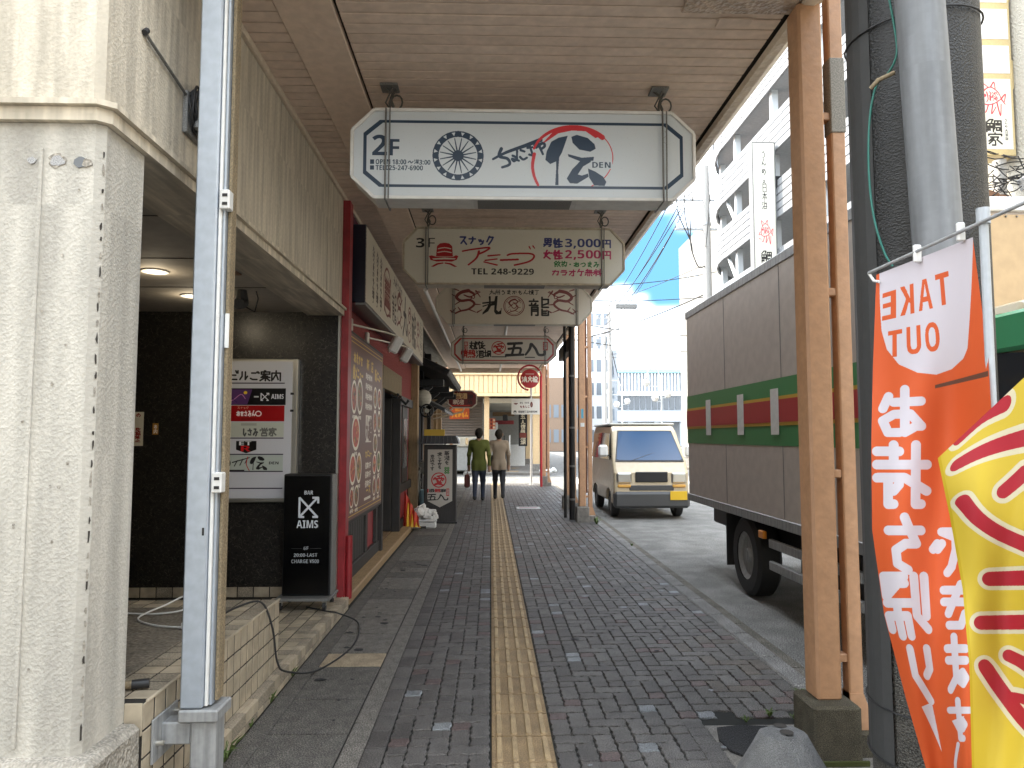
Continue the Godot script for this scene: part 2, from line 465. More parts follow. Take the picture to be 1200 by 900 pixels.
func make_materials() -> void:
	sans = SystemFont.new(); sans.font_names = PackedStringArray(["Droid Sans"])
	sans_bold = SystemFont.new(); sans_bold.font_names = PackedStringArray(["Droid Sans"]); sans_bold.font_weight = 700
	make_noise("grain", 0.16, 0.72, 1.0, 3)
	make_noise("soft", 0.03, 0.95, 1.0, 4)
	make_noise("blot", 0.02, 0.86, 1.0, 5)
	make_noise("run", 0.06, 0.84, 1.0, 6, false, 0.0, 12)
	make_noise("speck", 0.35, 0.35, 1.0, 7)
	make_noise("n_stucco", 0.075, 0, 1, 8, true, 5.0, 0, true)
	make_noise("n_grain", 0.3, 0, 1, 9, true, 8.0)
	make_noise("n_wave", 0.02, 0, 1, 10, true, 10.0)
	mat("earth", Color(0.16, 0.15, 0.13), 0.95, "grain", 0.8)
	mat("asphalt", Color(0.55, 0.54, 0.51), 0.92, "speck", 1.1, "n_grain", 1.1, 0.8, "blot", 2.6)
	mat("asphalt_patch", Color(0.06, 0.06, 0.064), 0.85, "speck", 0.7, "n_grain", 0.7, 1.6)
	mat("paint_white", Color(0.66, 0.66, 0.64), 0.8, "grain", 0.5)
	mat("joint", Color(0.022, 0.022, 0.018), 0.95, "grain", 0.3)
	var tones := {"paver": Color(0.25, 0.228, 0.21), "paver_light": Color(0.3, 0.276, 0.256), "paver_dark": Color(0.2, 0.181, 0.168), "paver_red": Color(0.28, 0.195, 0.18), "paver_white": Color(0.55, 0.58, 0.6), "paver_brown": Color(0.26, 0.215, 0.175)}
	for k in tones: mat(k, tones[k], 0.62, "speck", 0.62, "n_grain", 0.62, 0.7, "blot", 0.9)
	mat("tactile", Color(0.40, 0.27, 0.135), 0.75, "grain", 0.4, "n_grain", 0.4, 0.4, "blot", 1.3)
	mat("tactile_bar", Color(0.54, 0.385, 0.205), 0.7, "grain", 0.3, "", 0.5, 1.0, "blot", 0.7)
	mat("tactile_b", Color(0.36, 0.24, 0.12), 0.75, "grain", 0.4, "n_grain", 0.4, 0.4, "blot", 0.9)
	mat("slab", Color(0.43, 0.395, 0.345), 0.88, "speck", 0.8, "n_grain", 0.8, 0.5, "blot", 0.5)
	mat("slab_dark", Color(0.3, 0.277, 0.245), 0.88, "speck", 0.8, "n_grain", 0.8, 0.5, "blot", 0.5)
	mat("slab_tan", Color(0.6, 0.475, 0.32), 0.88, "grain", 0.5, "n_grain", 0.3, 0.6, "blot", 0.6)
	mat("granite", Color(0.62, 0.6, 0.57), 0.85, "speck", 0.9, "n_grain", 0.9, 0.8, "blot", 2.0)
	mat("gutter", Color(0.40, 0.36, 0.30), 0.9, "speck", 1.0, "n_grain", 1.0, 0.9, "blot", 1.4)
	mat("concrete_wall", Color(0.56, 0.535, 0.475), 0.92, "soft", 0.24, "n_stucco", 0.24, 0.45, "run", 2.3)
	mat("concrete_upper", Color(0.66, 0.60, 0.49), 0.92, "soft", 0.24, "n_stucco", 0.24, 0.35, "run", 1.1)
	mat("concrete_fascia", Color(0.78, 0.70, 0.56), 0.9, "run", 0.9, "", 0.5, 1.0, "run", 2.9)
	mat("concrete_base", Color(0.5, 0.46, 0.39), 0.92, "grain", 0.5, "n_stucco", 0.3, 1.0, "blot", 1.0)
	mat("patch_filler", Color(0.5, 0.5, 0.5), 0.9, "grain", 0.2)
	mat("hole", Color(0.04, 0.035, 0.03), 0.95)
	mat("pedestal", Color(0.27, 0.24, 0.17), 0.95, "speck", 0.4, "n_grain", 0.3, 1.2, "blot", 0.5)
	mat("pedestal_grey", Color(0.42, 0.39, 0.35), 0.95, "grain", 0.4, "n_grain", 0.3, 1.0, "blot", 0.5)
	mat("moss", Color(0.07, 0.085, 0.02), 0.95, "grain", 0.2)
	mat("plank", Color(0.76, 0.61, 0.50), 0.5, "soft", 0.6, "", 0.5, 1.0, "soft", 1.7)
	mat("plank_b", Color(0.72, 0.575, 0.47), 0.5, "soft", 0.6, "", 0.5, 1.0, "soft", 1.4)
	mat("plank_gap", Color(0.05, 0.04, 0.03), 0.9)
	mat("soffit", Color(0.74, 0.59, 0.475), 0.5, "soft", 0.8, "n_wave", 0.8, 0.25)
	mat("peeling", Color(0.537, 0.413, 0.312), 0.35, "blot", 0.6, "n_stucco", 0.6, 1.2)
	mat("edge_trim", Color(0.68, 0.58, 0.46), 0.4, "soft", 0.5, "n_wave", 0.5, 0.5)
	mat("orange_paint", Color(0.52, 0.295, 0.165), 0.5, "soft", 0.4, "n_wave", 0.6, 0.12, "soft", 1.5)
	mat("brown_paint", Color(0.25, 0.13, 0.075), 0.55, "soft", 0.4)
	mat("grey_paint", Color(0.33, 0.31, 0.27), 0.6, "grain", 0.4)
	mat("aluminium", Color(0.46, 0.52, 0.6), 0.38, "soft", 0.5)
	M.aluminium.metallic = 0.55
	mat("galvanised", Color(0.42, 0.43, 0.435), 0.5, "soft", 0.35, "", 0.5, 1.0, "run", 0.6)
	M.galvanised.metallic = 0.35
	mat("dull_steel", Color(0.30, 0.30, 0.29), 0.55, "grain", 0.3)
	M.dull_steel.metallic = 0.5
	mat("worn_wood", Color(0.36, 0.28, 0.17), 0.85, "run", 0.3, "", 0.5, 1.0, "grain", 0.5)
	mat("black", Color(0.012, 0.012, 0.013), 0.5)
	mat("black_gloss", Color(0.008, 0.008, 0.009), 0.25)
	mat("rubber", Color(0.02, 0.02, 0.021), 0.6)
	mat("white_plastic", Color(0.7, 0.7, 0.68), 0.45, "soft", 0.4)
	mat("sign_white", Color(0.74, 0.74, 0.72), 0.4, "soft", 0.7)
	mat("sign_cream", Color(0.6, 0.57, 0.48), 0.5, "soft", 0.6)
	mat("rust_cream", Color(0.47, 0.41, 0.31), 0.6, "blot", 0.35)
	mat("navy", Color(0.012, 0.016, 0.03), 0.3, "soft", 0.5)
	mat("pale_pole", Color(0.42, 0.45, 0.48), 0.35, "soft", 0.3)
	mat("bumper_dark", Color(0.06, 0.06, 0.06), 0.5)
	mat("silver", Color(0.6, 0.58, 0.52), 0.3)
	M.silver.metallic = 0.8

# ---- ground, road, pavement ----
func ground() -> void:
	var s := Shape.new()
	s.span(P(-600, -0.5, -400), P(600, -0.16, 1200))
	setting("ground", "bare ground far beyond the street", s, M.earth)
	s = Shape.new()
	s.span(P(2.172, -0.3, -60), P(9.6, -0.1, 400))
	setting("road", "worn grey asphalt road beside the pavement", s, M.asphalt)
	s = Shape.new()
	s.span(P(-60, -0.3, 24.0), P(2.158, -0.096, 30.6))
	setting("side_road", "sunlit side road crossing the end of the pavement", s, M.asphalt)
	s = Shape.new()
	s.span(P(9.61, -0.3, -60), P(13.0, 0.03, 400), 0.02)
	setting("opposite_pavement", "concrete pavement across the road", s, M.slab)
	s = Shape.new()
	s.span(P(-1.12, -0.3, 30.62), P(2.1, 0.03, 400), 0.02)
	setting("far_pavement", "paved footway beyond the side road", s, M.slab)
	s = Shape.new()
	s.span(P(-60, -0.3, -60), P(2.15, -0.04, 2.0))
	setting("near_pavement", "pavement running on behind the viewer", s, M.slab)
	# road paint
	s = Shape.new()
	for k in 5: s.span(P(2.9 + k * 0.95, -0.0955, 25.0), P(3.35 + k * 0.95, -0.092, 28.6))
	setting("road_marking", "white crossing bars painted on the road", s, M.paint_white)
	s = Shape.new()
	s.span(P(-4, -0.0915, 24.35), P(1.6, -0.088, 24.65))
	s.span(P(3.0, -0.0955, 22.6), P(5.9, -0.092, 23.0))
	setting("road_marking", "white stop line painted at the junction", s, M.paint_white)
	s = Shape.new()
	s.span(P(-0.6, 0.0305, 31.2), P(1.2, 0.036, 31.9)); s.bar(P(-0.2, 0.036, 32), P(1.25, 0.036, 35), 0.35, 0.01)
	setting("far_tactile_paving", "yellow tactile strip beyond the side road", s, M.tactile)

func paver_mesh(w: float, d: float, u: float) -> ArrayMesh:
	# outline runs in the x-z plane; edges zigzag with the lattice so that neighbours interlock
	var amp := 0.0048
	var gap := 0.004
	var pts := []
	var step := u / 3.0
	var zig := func(t: float) -> float: return amp * (1.0 if int(round(t / step)) % 2 == 0 else -1.0)
	var nx := int(round(w / step)); var nz := int(round(d / step))
	for i in nx: pts.append(Vector2(i * step, gap + (zig.call(i * step) if i > 0 else 0.0)))
	for i in nz: pts.append(Vector2(w - gap + (zig.call(i * step) if i > 0 else 0.0), i * step))
	for i in nx: pts.append(Vector2(w - i * step, d - gap + (zig.call(w - i * step) if i > 0 else 0.0)))
	for i in nz: pts.append(Vector2(gap + (zig.call(d - i * step) if i > 0 else 0.0), d - i * step))
	pts[0] = Vector2(gap, gap); pts[nx] = Vector2(w - gap, gap); pts[nx + nz] = Vector2(w - gap, d - gap); pts[2 * nx + nz] = Vector2(gap, d - gap)
	var s := Shape.new()
	var c := Vector2(w, d) / 2
	var k := pts.size()
	var top := []
	for p in pts:
		var q: Vector2 = p + (c - p).normalized() * 0.005
		top.append(Vector3(q.x, 0.0, -q.y))
	for i in k:
		var j := (i + 1) % k
		var a := Vector3(pts[i].x, -0.004, -pts[i].y); var b := Vector3(pts[j].x, -0.004, -pts[j].y)
		s.quad(a, b, top[j], top[i])
		s.quad(a - Vector3.UP * 0.02, b - Vector3.UP * 0.02, b, a)
		s.tri(Vector3(c.x, 0.0, -c.y), top[i], top[j])
	return s.mesh()

func pavement() -> void:
	var walk := Node3D.new()
	walk.name = "sidewalk"
	add_child(walk)
	tag(walk, "dark interlocking paved footway with a tactile strip", "", "", "structure")
	part(walk, "bed", Shape.new().span(P(-1.36, -0.3, 2.0), P(1.835, -0.0105, 24.0)), M.joint)
	var all := []
	for strip in [[-0.5, 0.0, 5], [0.315, 1.83, 15]]:
		var u: float = (strip[1] - strip[0]) / strip[2]
		var meshes := {"h": paver_mesh(2 * u, u, u), "v": paver_mesh(u, 2 * u, u), "s": paver_mesh(u, u, u)}
		var cols: int = strip[2]
		var rows := int(21.8 / u)
		for j in rows:
			for i in range(-1, cols):
				var r := posmod(i - j, 4)
				var d := 2.1 + j * u
				var x: float = strip[0] + i * u
				if r == 0:
					if i < 0: all.append([d, "s", meshes.s, Vector2(x + u, d)])
					elif i == cols - 1: all.append([d, "s", meshes.s, Vector2(x, d)])
					elif rng.randf() < 0.4:
						all.append([d, "s", meshes.s, Vector2(x, d)]); all.append([d, "s", meshes.s, Vector2(x + u, d)])
					else: all.append([d, "h", meshes.h, Vector2(x, d)])
				elif r == 3 and i >= 0: all.append([d, "v", meshes.v, Vector2(x, d)])
	all.sort_custom(func(a, b): return a[0] < b[0])
	var single := 0
	var rest := {}
	for a in all:
		var d: float = a[0]
		var at := P(a[3].x, -rng.randf() * 0.003, d)
		if at.x > 1.12 and d > 3.3 and d < 3.92: continue            # dug out for the patch and the post footing
		var t := rng.randf()
		var key := "paver"
		var edge := clampf((at.x - 1.0) / 0.8, 0.0, 1.0) * clampf((9.0 - d) / 5.0, 0.0, 1.0)
		if a[1] == "s": key = "paver_white" if t < 0.10 else "paver_red" if t < 0.42 else "paver"
		else: key = "paver_brown" if t < 0.35 * edge else "paver_light" if t < 0.4 else "paver_dark" if t < 0.62 else "paver"
		if d > 3.15 and single < 300:
			single += 1
			piece(walk, "paver", a[2], M[key], at)
		else:
			var slot := [a[2], key]
			if not rest.has(slot): rest[slot] = []
			rest[slot].append(at)
	for slot in rest:
		var mm := MultiMesh.new()
		mm.transform_format = MultiMesh.TRANSFORM_3D
		mm.mesh = slot[0]
		mm.instance_count = rest[slot].size()
		for i in mm.instance_count: mm.set_instance_transform(i, Transform3D(Basis(), rest[slot][i]))
		var o := MultiMeshInstance3D.new()
		o.name = "distant_pavers"
		o.multimesh = mm
		o.material_override = M[slot[1]]
		walk.add_child(o, true)
		o.set_meta("kind", "stuff")
	# tactile strip
	var t := Shape.new()
	t.box(Vector3(0.15, -0.011, 0), Vector3(0.299, 0.022, 0.292), 0.002)
	var bars := PackedVector2Array()
	for i in 16:
		var an := TAU * i / 16
		bars.append(Vector2(cos(an) * 0.0165, sin(an) * 0.0165 + (0.121 if an > 0.01 and an < PI else -0.121)))
	var bm := Shape.new()
	for k in 4:
		var cx := 0.0375 + k * 0.075
		var lo := []; var hi := []
		for b in bars:
			lo.append(Vector3(cx + b.x, 0.0, -b.y)); hi.append(Vector3(cx + b.x * 0.7, 0.007, -b.y * 0.965))
		for i in 16:
			bm.quad(lo[i], lo[(i + 1) % 16], hi[(i + 1) % 16], hi[i])
			bm.tri(Vector3(cx, 0.007, 0), hi[i], hi[(i + 1) % 16])
	var tm := t.mesh()
	var bars_mesh := bm.mesh()
	for i in 73:
		var tb := piece(walk, "tactile_block", tm, M.tactile if rng.randf() < 0.7 else M.tactile_b, P(0.008, rng.randf() * 0.002, 2.15 + i * 0.3))
		var bo := MeshInstance3D.new()
		bo.name = "bars"
		bo.mesh = bars_mesh
		bo.material_override = M.tactile_bar
		tb.add_child(bo)
	# plain border pavers on the shop side, concrete edging, drain slabs
	var b := Shape.new().box(Vector3.ZERO, Vector3(0.098, 0.03, 0.206), 0.004).mesh()
	for i in 104: piece(walk, "border_paver", b, M[["paver", "paver_dark", "paver_light"][rng.randi() % 3]], P(-0.554, -0.0155 + rng.randf() * 0.001, 2.1 + i * 0.2105))
	var e := Shape.new().box(Vector3.ZERO, Vector3(0.104, 0.04, 1.99), 0.004).mesh()
	for i in 11: piece(walk, "edging", e, M.slab, P(-0.66, -0.0205, 3.0 + i * 2.0))
	var d := 2.2
	var sizes := [0.6, 0.6, 0.5, 0.5, 0.46, 0.3]
	var i := 0
	while d < 23.5:
		var l: float = sizes[rng.randi() % 6]
		var key := "slab_dark" if rng.randf() < 0.45 else "slab"
		if i == 5: key = "slab_tan"
		var sm := Shape.new().box(Vector3.ZERO, Vector3(0.402, 0.05, l - 0.018), 0.004).mesh()
		piece(walk, "drain_slab", sm, M[key], P(-0.922, -0.0258 + rng.randf() * 0.003, d + l / 2))
		d += l
		i += 1
	e = Shape.new().box(Vector3.ZERO, Vector3(0.11, 0.05, 0.99), 0.006).mesh()
	for k in 22: piece(walk, "gutter_edge", e, M.slab_dark, P(-1.184, -0.026, 2.5 + k * 1.0))
	# kerb and channel
	e = Shape.new().box(Vector3.ZERO, Vector3(0.145, 0.25, 0.59), 0.014).mesh()
	var g := Shape.new().box(Vector3.ZERO, Vector3(0.165, 0.2, 0.594), 0.005).mesh()
	for k in 36:
		piece(walk, "kerb_stone", e, M.granite, P(1.909, -0.125 + rng.randf() * 0.003, 2.4 + k * 0.6))
		piece(walk, "channel_block", g, M.gutter, P(2.077, -0.18 + rng.randf() * 0.003, 2.4 + k * 0.6))
	# edge rows and the patched corner by the post
	b = Shape.new().box(Vector3.ZERO, Vector3(0.1, 0.03, 0.098), 0.004).mesh()
	for k in 7: piece(walk, "border_paver", b, M.paver, P(1.065 + (0.0), -0.0155, 3.33 + k * 0.1))
	part(walk, "mortar_patch", Shape.new().span(P(1.12, -0.03, 3.2), P(1.83, -0.006, 3.93), 0.004), M.pedestal_grey)
	var poly := PackedVector2Array([Vector2(1.135, 3.72), Vector2(1.17, 3.87), Vector2(1.3, 3.9), Vector2(1.44, 3.88), Vector2(1.47, 3.78), Vector2(1.43, 3.66), Vector2(1.33, 3.56), Vector2(1.2, 3.53), Vector2(1.15, 3.6)])
	part(walk, "asphalt_patch", Shape.new().prism(poly, Vector3(0, -0.006, 0), Vector3.RIGHT, Vector3.FORWARD, Vector3.UP, 0.012), M.asphalt_patch)
	# hydrant plate let into the pavers
	var pl := Print.new(128, 64, Color(0.62, 0.62, 0.6))
	pl.rect(4, 4, 124, 60, Color(0.72, 0.72, 0.7)); pl.rect(14, 18, 114, 30, Color(0.55, 0.3, 0.3)); pl.rect(14, 38, 100, 46, Color(0.5, 0.5, 0.5))
	var hp := thing("ground_plate", P(0.95, 0, 15.6), "small pale printed plate set flat into the pavers", "plate")
	part(hp, "plate", Shape.new().prism(PackedVector2Array([Vector2(0, 0), Vector2(0.5, 0), Vector2(0.5, 0.5), Vector2(0, 0.5)]), P(0.55, 0.001, 15.4), Vector3.RIGHT, Vector3.FORWARD, Vector3.UP, 0.004), printed(pl.tex(), 0.7))
	# weeds
	# trodden gum and oil spots
	for k in 46:
		var q := PackedVector2Array()
		var sz := rng.randf_range(0.008, 0.03)
		for i2 in 9: q.append(Vector2(cos(TAU * i2 / 9) * 1.3, sin(TAU * i2 / 9)) * sz * rng.randf_range(0.7, 1.2))
		var sx := rng.randf_range(-1.1, -0.76) if k < 30 else rng.randf_range(0.4, 1.7)
		part(walk, "spot", Shape.new().prism(q, P(sx, 0.0045, rng.randf_range(3.3, 9.0)), Vector3.RIGHT, Vector3.FORWARD, Vector3.UP, 0.0012, false), M.asphalt_patch if k < 34 else M.paver_white)
	for w in [[-1.245, 4.75, 0.09], [-1.243, 4.3, 0.07], [-1.235, 3.55, 0.12], [1.83, 12.75, 0.14], [1.5, 4.02, 0.05], [1.8, 4.35, 0.05], [1.62, 3.98, 0.04], [-1.24, 3.95, 0.05], [1.95, 10.2, 0.05], [1.35, 3.95, 0.04]]:
		weed(Vector3(w[0], 0.0, -w[1]), w[2])

func weed(at: Vector3, h: float) -> void:
	var s := Shape.new()
	for i in 26:
		var a := rng.randf() * TAU
		var l := h * rng.randf_range(0.5, 1.1)
		var out := Vector3(cos(a), 0, sin(a))
		var w := out.cross(Vector3.UP) * l * 0.09
		var b := at + out * l * 0.08
		var m := at + out * l * rng.randf_range(0.3, 0.6) + Vector3.UP * l * 0.6
		var t := at + out * l * rng.randf_range(0.6, 1.0) + Vector3.UP * l * rng.randf_range(0.35, 0.9)
		s.quad(b - w * 0.3, b + w * 0.3, m + w, m - w)
		s.tri(m - w, m + w, t)
	if not M.has("leaf"):
		var m := mat("leaf", Color(0.11, 0.17, 0.035), 0.7, "grain", 0.1)
		m.backlight_enabled = true
		m.backlight = lin(0.05, 0.08, 0.01)
	var o := part(self, numbered("weed"), s, M.leaf)
	o.set_meta("label", "small green weed sprouting at the foot of the tiled step" if at.x < 0 else "small green weed sprouting in the kerb-side joints")
	o.set_meta("category", "weed")
	o.set_meta("group", "weeds in the pavement joints")

# building and canopy out of view, placed to keep sky light off the pier
func unseen_row_behind() -> void:
	var t := thing("unseen_building_behind", P(-5, 0, -16), "unseen concrete block behind the viewer keeping sky light off the pier", "building")
	part(t, "wall", Shape.new().span(P(-10, -0.05, -32), P(-1.4, 14.0, -2.6)), M.concrete_wall)
	t = thing("unseen_canopy_behind", P(0, 3.7, -16), "unseen canopy behind the viewer keeping sky light off the pier", "canopy")
	part(t, "deck", Shape.new().span(P(-1.39, 3.7, -32), P(1.65, 4.1, -2.2)), M.soffit)

# ---- canopy over the pavement, its posts ----
func canopy() -> void:
	var c := thing("arcade_canopy", P(0.15, 3.7, 13.0), "beige plank-lined canopy roofing the whole pavement", "canopy")
	part(c, "roof_deck", Shape.new().span(P(-1.345, 3.735, 2.7), P(1.64, 4.1, 23.6)), M.plank_gap)
	var long_p := Shape.new().box(Vector3.ZERO, Vector3(2.33, 0.02, 0.0885), 0.003).mesh()
	var short_p := Shape.new().box(Vector3.ZERO, Vector3(0.245, 0.02, 0.0885), 0.003).mesh()
	for i in 208:
		var d := 2.75 + i * 0.1
		piece(c, "plank", long_p, M.plank if rng.randf() < 0.6 else M.plank_b, P(0.372, 3.714 + rng.randf() * 0.002, d))
		piece(c, "side_plank", short_p, M.plank if rng.randf() < 0.6 else M.plank_b, P(-1.232, 3.71 + rng.randf() * 0.002, d))
	part(c, "soffit_band", Shape.new().span(P(-1.105, 3.69, 2.7), P(-0.81, 3.734, 23.6), 0.004), M.soffit)
	part(c, "wall_trim", Shape.new().span(P(-1.352, 3.66, 2.7), P(-1.325, 3.70, 23.6), 0.004), M.edge_trim)
	# folded sheet-metal edge
	var prof := PackedVector2Array([Vector2(1.56, 3.702), Vector2(1.575, 3.675), Vector2(1.63, 3.672), Vector2(1.675, 3.70), Vector2(1.69, 3.76), Vector2(1.69, 4.14), Vector2(1.645, 4.14), Vector2(1.645, 3.74)])
	var d0 := 2.7
	while d0 < 23.5:
		part(c, "edge_panel", Shape.new().prism(prof, P(0, 0, d0), Vector3.RIGHT, Vector3.UP, Vector3.FORWARD, 1.894), M.edge_trim)
		d0 += 1.9
	part(c, "mended_panel", Shape.new().span(P(0.98, 3.684, 2.8), P(1.553, 3.7, 3.62), 0.004), M.peeling)
	part(c, "joint_plate", Shape.new().span(P(-0.25, 3.692, 4.83), P(0.18, 3.702, 5.0), 0.002), M.plank_b)
	part(c, "joint_plate", Shape.new().span(P(-0.2, 3.692, 7.25), P(0.25, 3.702, 7.55), 0.002), M.plank_b)
	part(c, "joint_plate", Shape.new().span(P(1.2, 3.692, 3.68), P(1.38, 3.702, 3.76), 0.002), M.plank_b)
	part(c, "near_fascia", Shape.new().span(P(-1.34, 3.66, 2.64), P(1.69, 4.14, 2.695), 0.006), M.edge_trim)
	part(c, "end_fascia", Shape.new().span(P(-1.34, 3.56, 23.605), P(1.69, 4.14, 23.66), 0.006), M.edge_trim)
	for x in [-0.95, 0.3]:
		part(c, "ceiling_pipe", Shape.new().cyl(P(x, 3.62, 10.5), P(x, 3.62, 23.5), 0.03, 0.03, 8), M.white_plastic)

func canopy_post(d: float, label: String, footing: Material, low := 0.26, grey_patch := false, top := 3.7) -> void:
	var shift := -0.03 if d < 5 else 0.0
	var t := thing("canopy_post", P(1.63 + shift, 0, d), label, "post", "orange posts carrying the canopy")
	var f := part(t, "footing", Shape.new().span(P(1.52 + shift, -0.02, d - 0.09), P(1.745 + shift, low, d + 0.16), 0.014), footing)
	f.set_meta("label", "square concrete footing of the post")
	part(t, "column", Shape.new().span(P(1.575 + shift, low - 0.005, d - 0.005), P(1.695 + shift, top - 0.005, d + 0.14), 0.012), M.orange_paint)
	if d < 5: part(t, "moss", Shape.new().span(P(1.53 + shift, -0.005, d - 0.098), P(1.77 + shift, 0.02, d - 0.088), 0.003), M.moss)
	part(t, "rear_footing", Shape.new().span(P(1.75 + shift, -0.02, d + 0.0), P(1.87 + shift, 0.11, d + 0.14), 0.012), footing)
	part(t, "rear_column", Shape.new().span(P(1.745 + shift, 0.14, d + 0.03), P(1.815 + shift, top + 0.3, d + 0.1), 0.006), M.orange_paint)
	part(t, "foot_bracket", Shape.new().prism(PackedVector2Array([Vector2(1.745, 0.28), Vector2(1.81, 0.28), Vector2(1.87, 0.11), Vector2(1.745, 0.11)]), P(shift, 0, d + 0.025), Vector3.RIGHT, Vector3.UP, Vector3.FORWARD, 0.08), M.orange_paint)
	if grey_patch: part(t, "primer_patch", Shape.new().span(P(1.742 + shift, 3.03, d + 0.024), P(1.818 + shift, 3.42, d + 0.106), 0.004), M.grey_paint)
	for y in [0.42, 1.3, 2.2, 3.1]:
		part(t, "tie", Shape.new().span(P(1.694 + shift, y, d + 0.04), P(1.747 + shift, y + 0.04, d + 0.1), 0.004), M.orange_paint)
	part(t, "web", Shape.new().span(P(1.697 + shift, 0.5, d + 0.125), P(1.744 + shift, top + 0.2, d + 0.137)), M.brown_paint)
# ---- the building with the open porch ----
func porch_materials() -> void:
	var m := mat("dark_stone", Color(0.017, 0.0145, 0.0125), 0.32)
	# flecks of mica: short pale scratches in a near-black stone
	var im := Image.create(512, 512, false, Image.FORMAT_RGB8)
	im.fill(Color(0.16, 0.145, 0.135))
	var p := Print.new(512, 512, Color(0.145, 0.13, 0.12))
	var r := RandomNumberGenerator.new()
	r.seed = 77
	for i in 1500:
		var a := Vector2(r.randf() * 512, r.randf() * 512)
		var an := r.randf() * TAU
		var l := r.randf_range(5, 26)
		var g := r.randf_range(0.20, 0.42)
		var b := a + Vector2(cos(an), sin(an)) * l
		p.stroke([a, a.lerp(b, 0.5) + Vector2(sin(an), -cos(an)) * l * 0.2, b], 1.6, 1.2, Color(g, g * 0.94, g * 0.86))
	for i in 250:
		var g := r.randf_range(0.05, 0.11)
		p.oval(Vector2(r.randf() * 512, r.randf() * 512), Vector2(r.randf_range(2, 9), r.randf_range(2, 9)), Color(g, g, g))
	m.albedo_color = Color.WHITE
	m.albedo_texture = p.tex()
	m.uv1_triplanar = true
	m.uv1_world_triplanar = true
	m.uv1_scale = Vector3.ONE / 0.8
	mat("porch_tile", Color(0.53, 0.45, 0.33), 0.55, "soft", 0.5, "", 0.5, 1.0, "blot", 1.2)
	mat("porch_tile_b", Color(0.50, 0.42, 0.305), 0.55, "soft", 0.5, "", 0.5, 1.0, "blot", 0.9)
	mat("porch_tile_c", Color(0.45, 0.385, 0.29), 0.6, "grain", 0.5, "", 0.5, 1.0, "blot", 0.9)
	mat("grout", Color(0.03, 0.026, 0.021), 0.95, "grain", 0.3)
	mat("dark_filler", Color(0.16, 0.17, 0.18), 0.9)
	mat("porch_floor", Color(0.26, 0.225, 0.175), 0.85, "grain", 0.9, "n_stucco", 0.7, 0.4, "blot", 0.8)
	mat("porch_ceiling", Color(0.40, 0.36, 0.31), 0.8, "soft", 1.0)
	mat("red_paint", Color(0.33, 0.022, 0.028), 0.45, "soft", 0.5, "", 0.5, 1.0, "blot", 0.8)
	mat("red_stucco", Color(0.33, 0.05, 0.045), 0.85, "grain", 0.6, "n_stucco", 0.5, 0.8)
	mat("dark_timber", Color(0.032, 0.028, 0.026), 0.6, "run", 0.4)
	mat("pale_timber", Color(0.40, 0.27, 0.14), 0.7, "run", 0.35, "", 0.5, 1.0, "soft", 0.6)
	mat("old_timber", Color(0.30, 0.19, 0.10), 0.8, "run", 0.35, "", 0.5, 1.0, "blot", 0.4)

func tile_set(owner: Node3D, called: String, origin: Vector3, ux: Vector3, uy: Vector3, uz: Vector3, cols: int, rows: int, w: float, h: float, keys: Array, skip := 0) -> void:
	var s := Shape.new()
	s.box(Vector3.ZERO, Vector3(w - (0.014 if ux.z != 0.0 else 0.009), h - 0.009, 0.008), 0.0015, Basis(ux, uy, uz))
	var m := s.mesh()
	for i in cols:
		for j in rows:
			if i * rows + j < skip: continue
			var o := piece(owner, called, m, M[keys[rng.randi() % keys.size()]], origin + ux * (i + 0.5) * w + uy * (j + 0.5) * h + uz * (-0.001 + rng.randf() * 0.001))
			o.rotation += Vector3(rng.randf_range(-0.004, 0.004), rng.randf_range(-0.004, 0.004), 0)

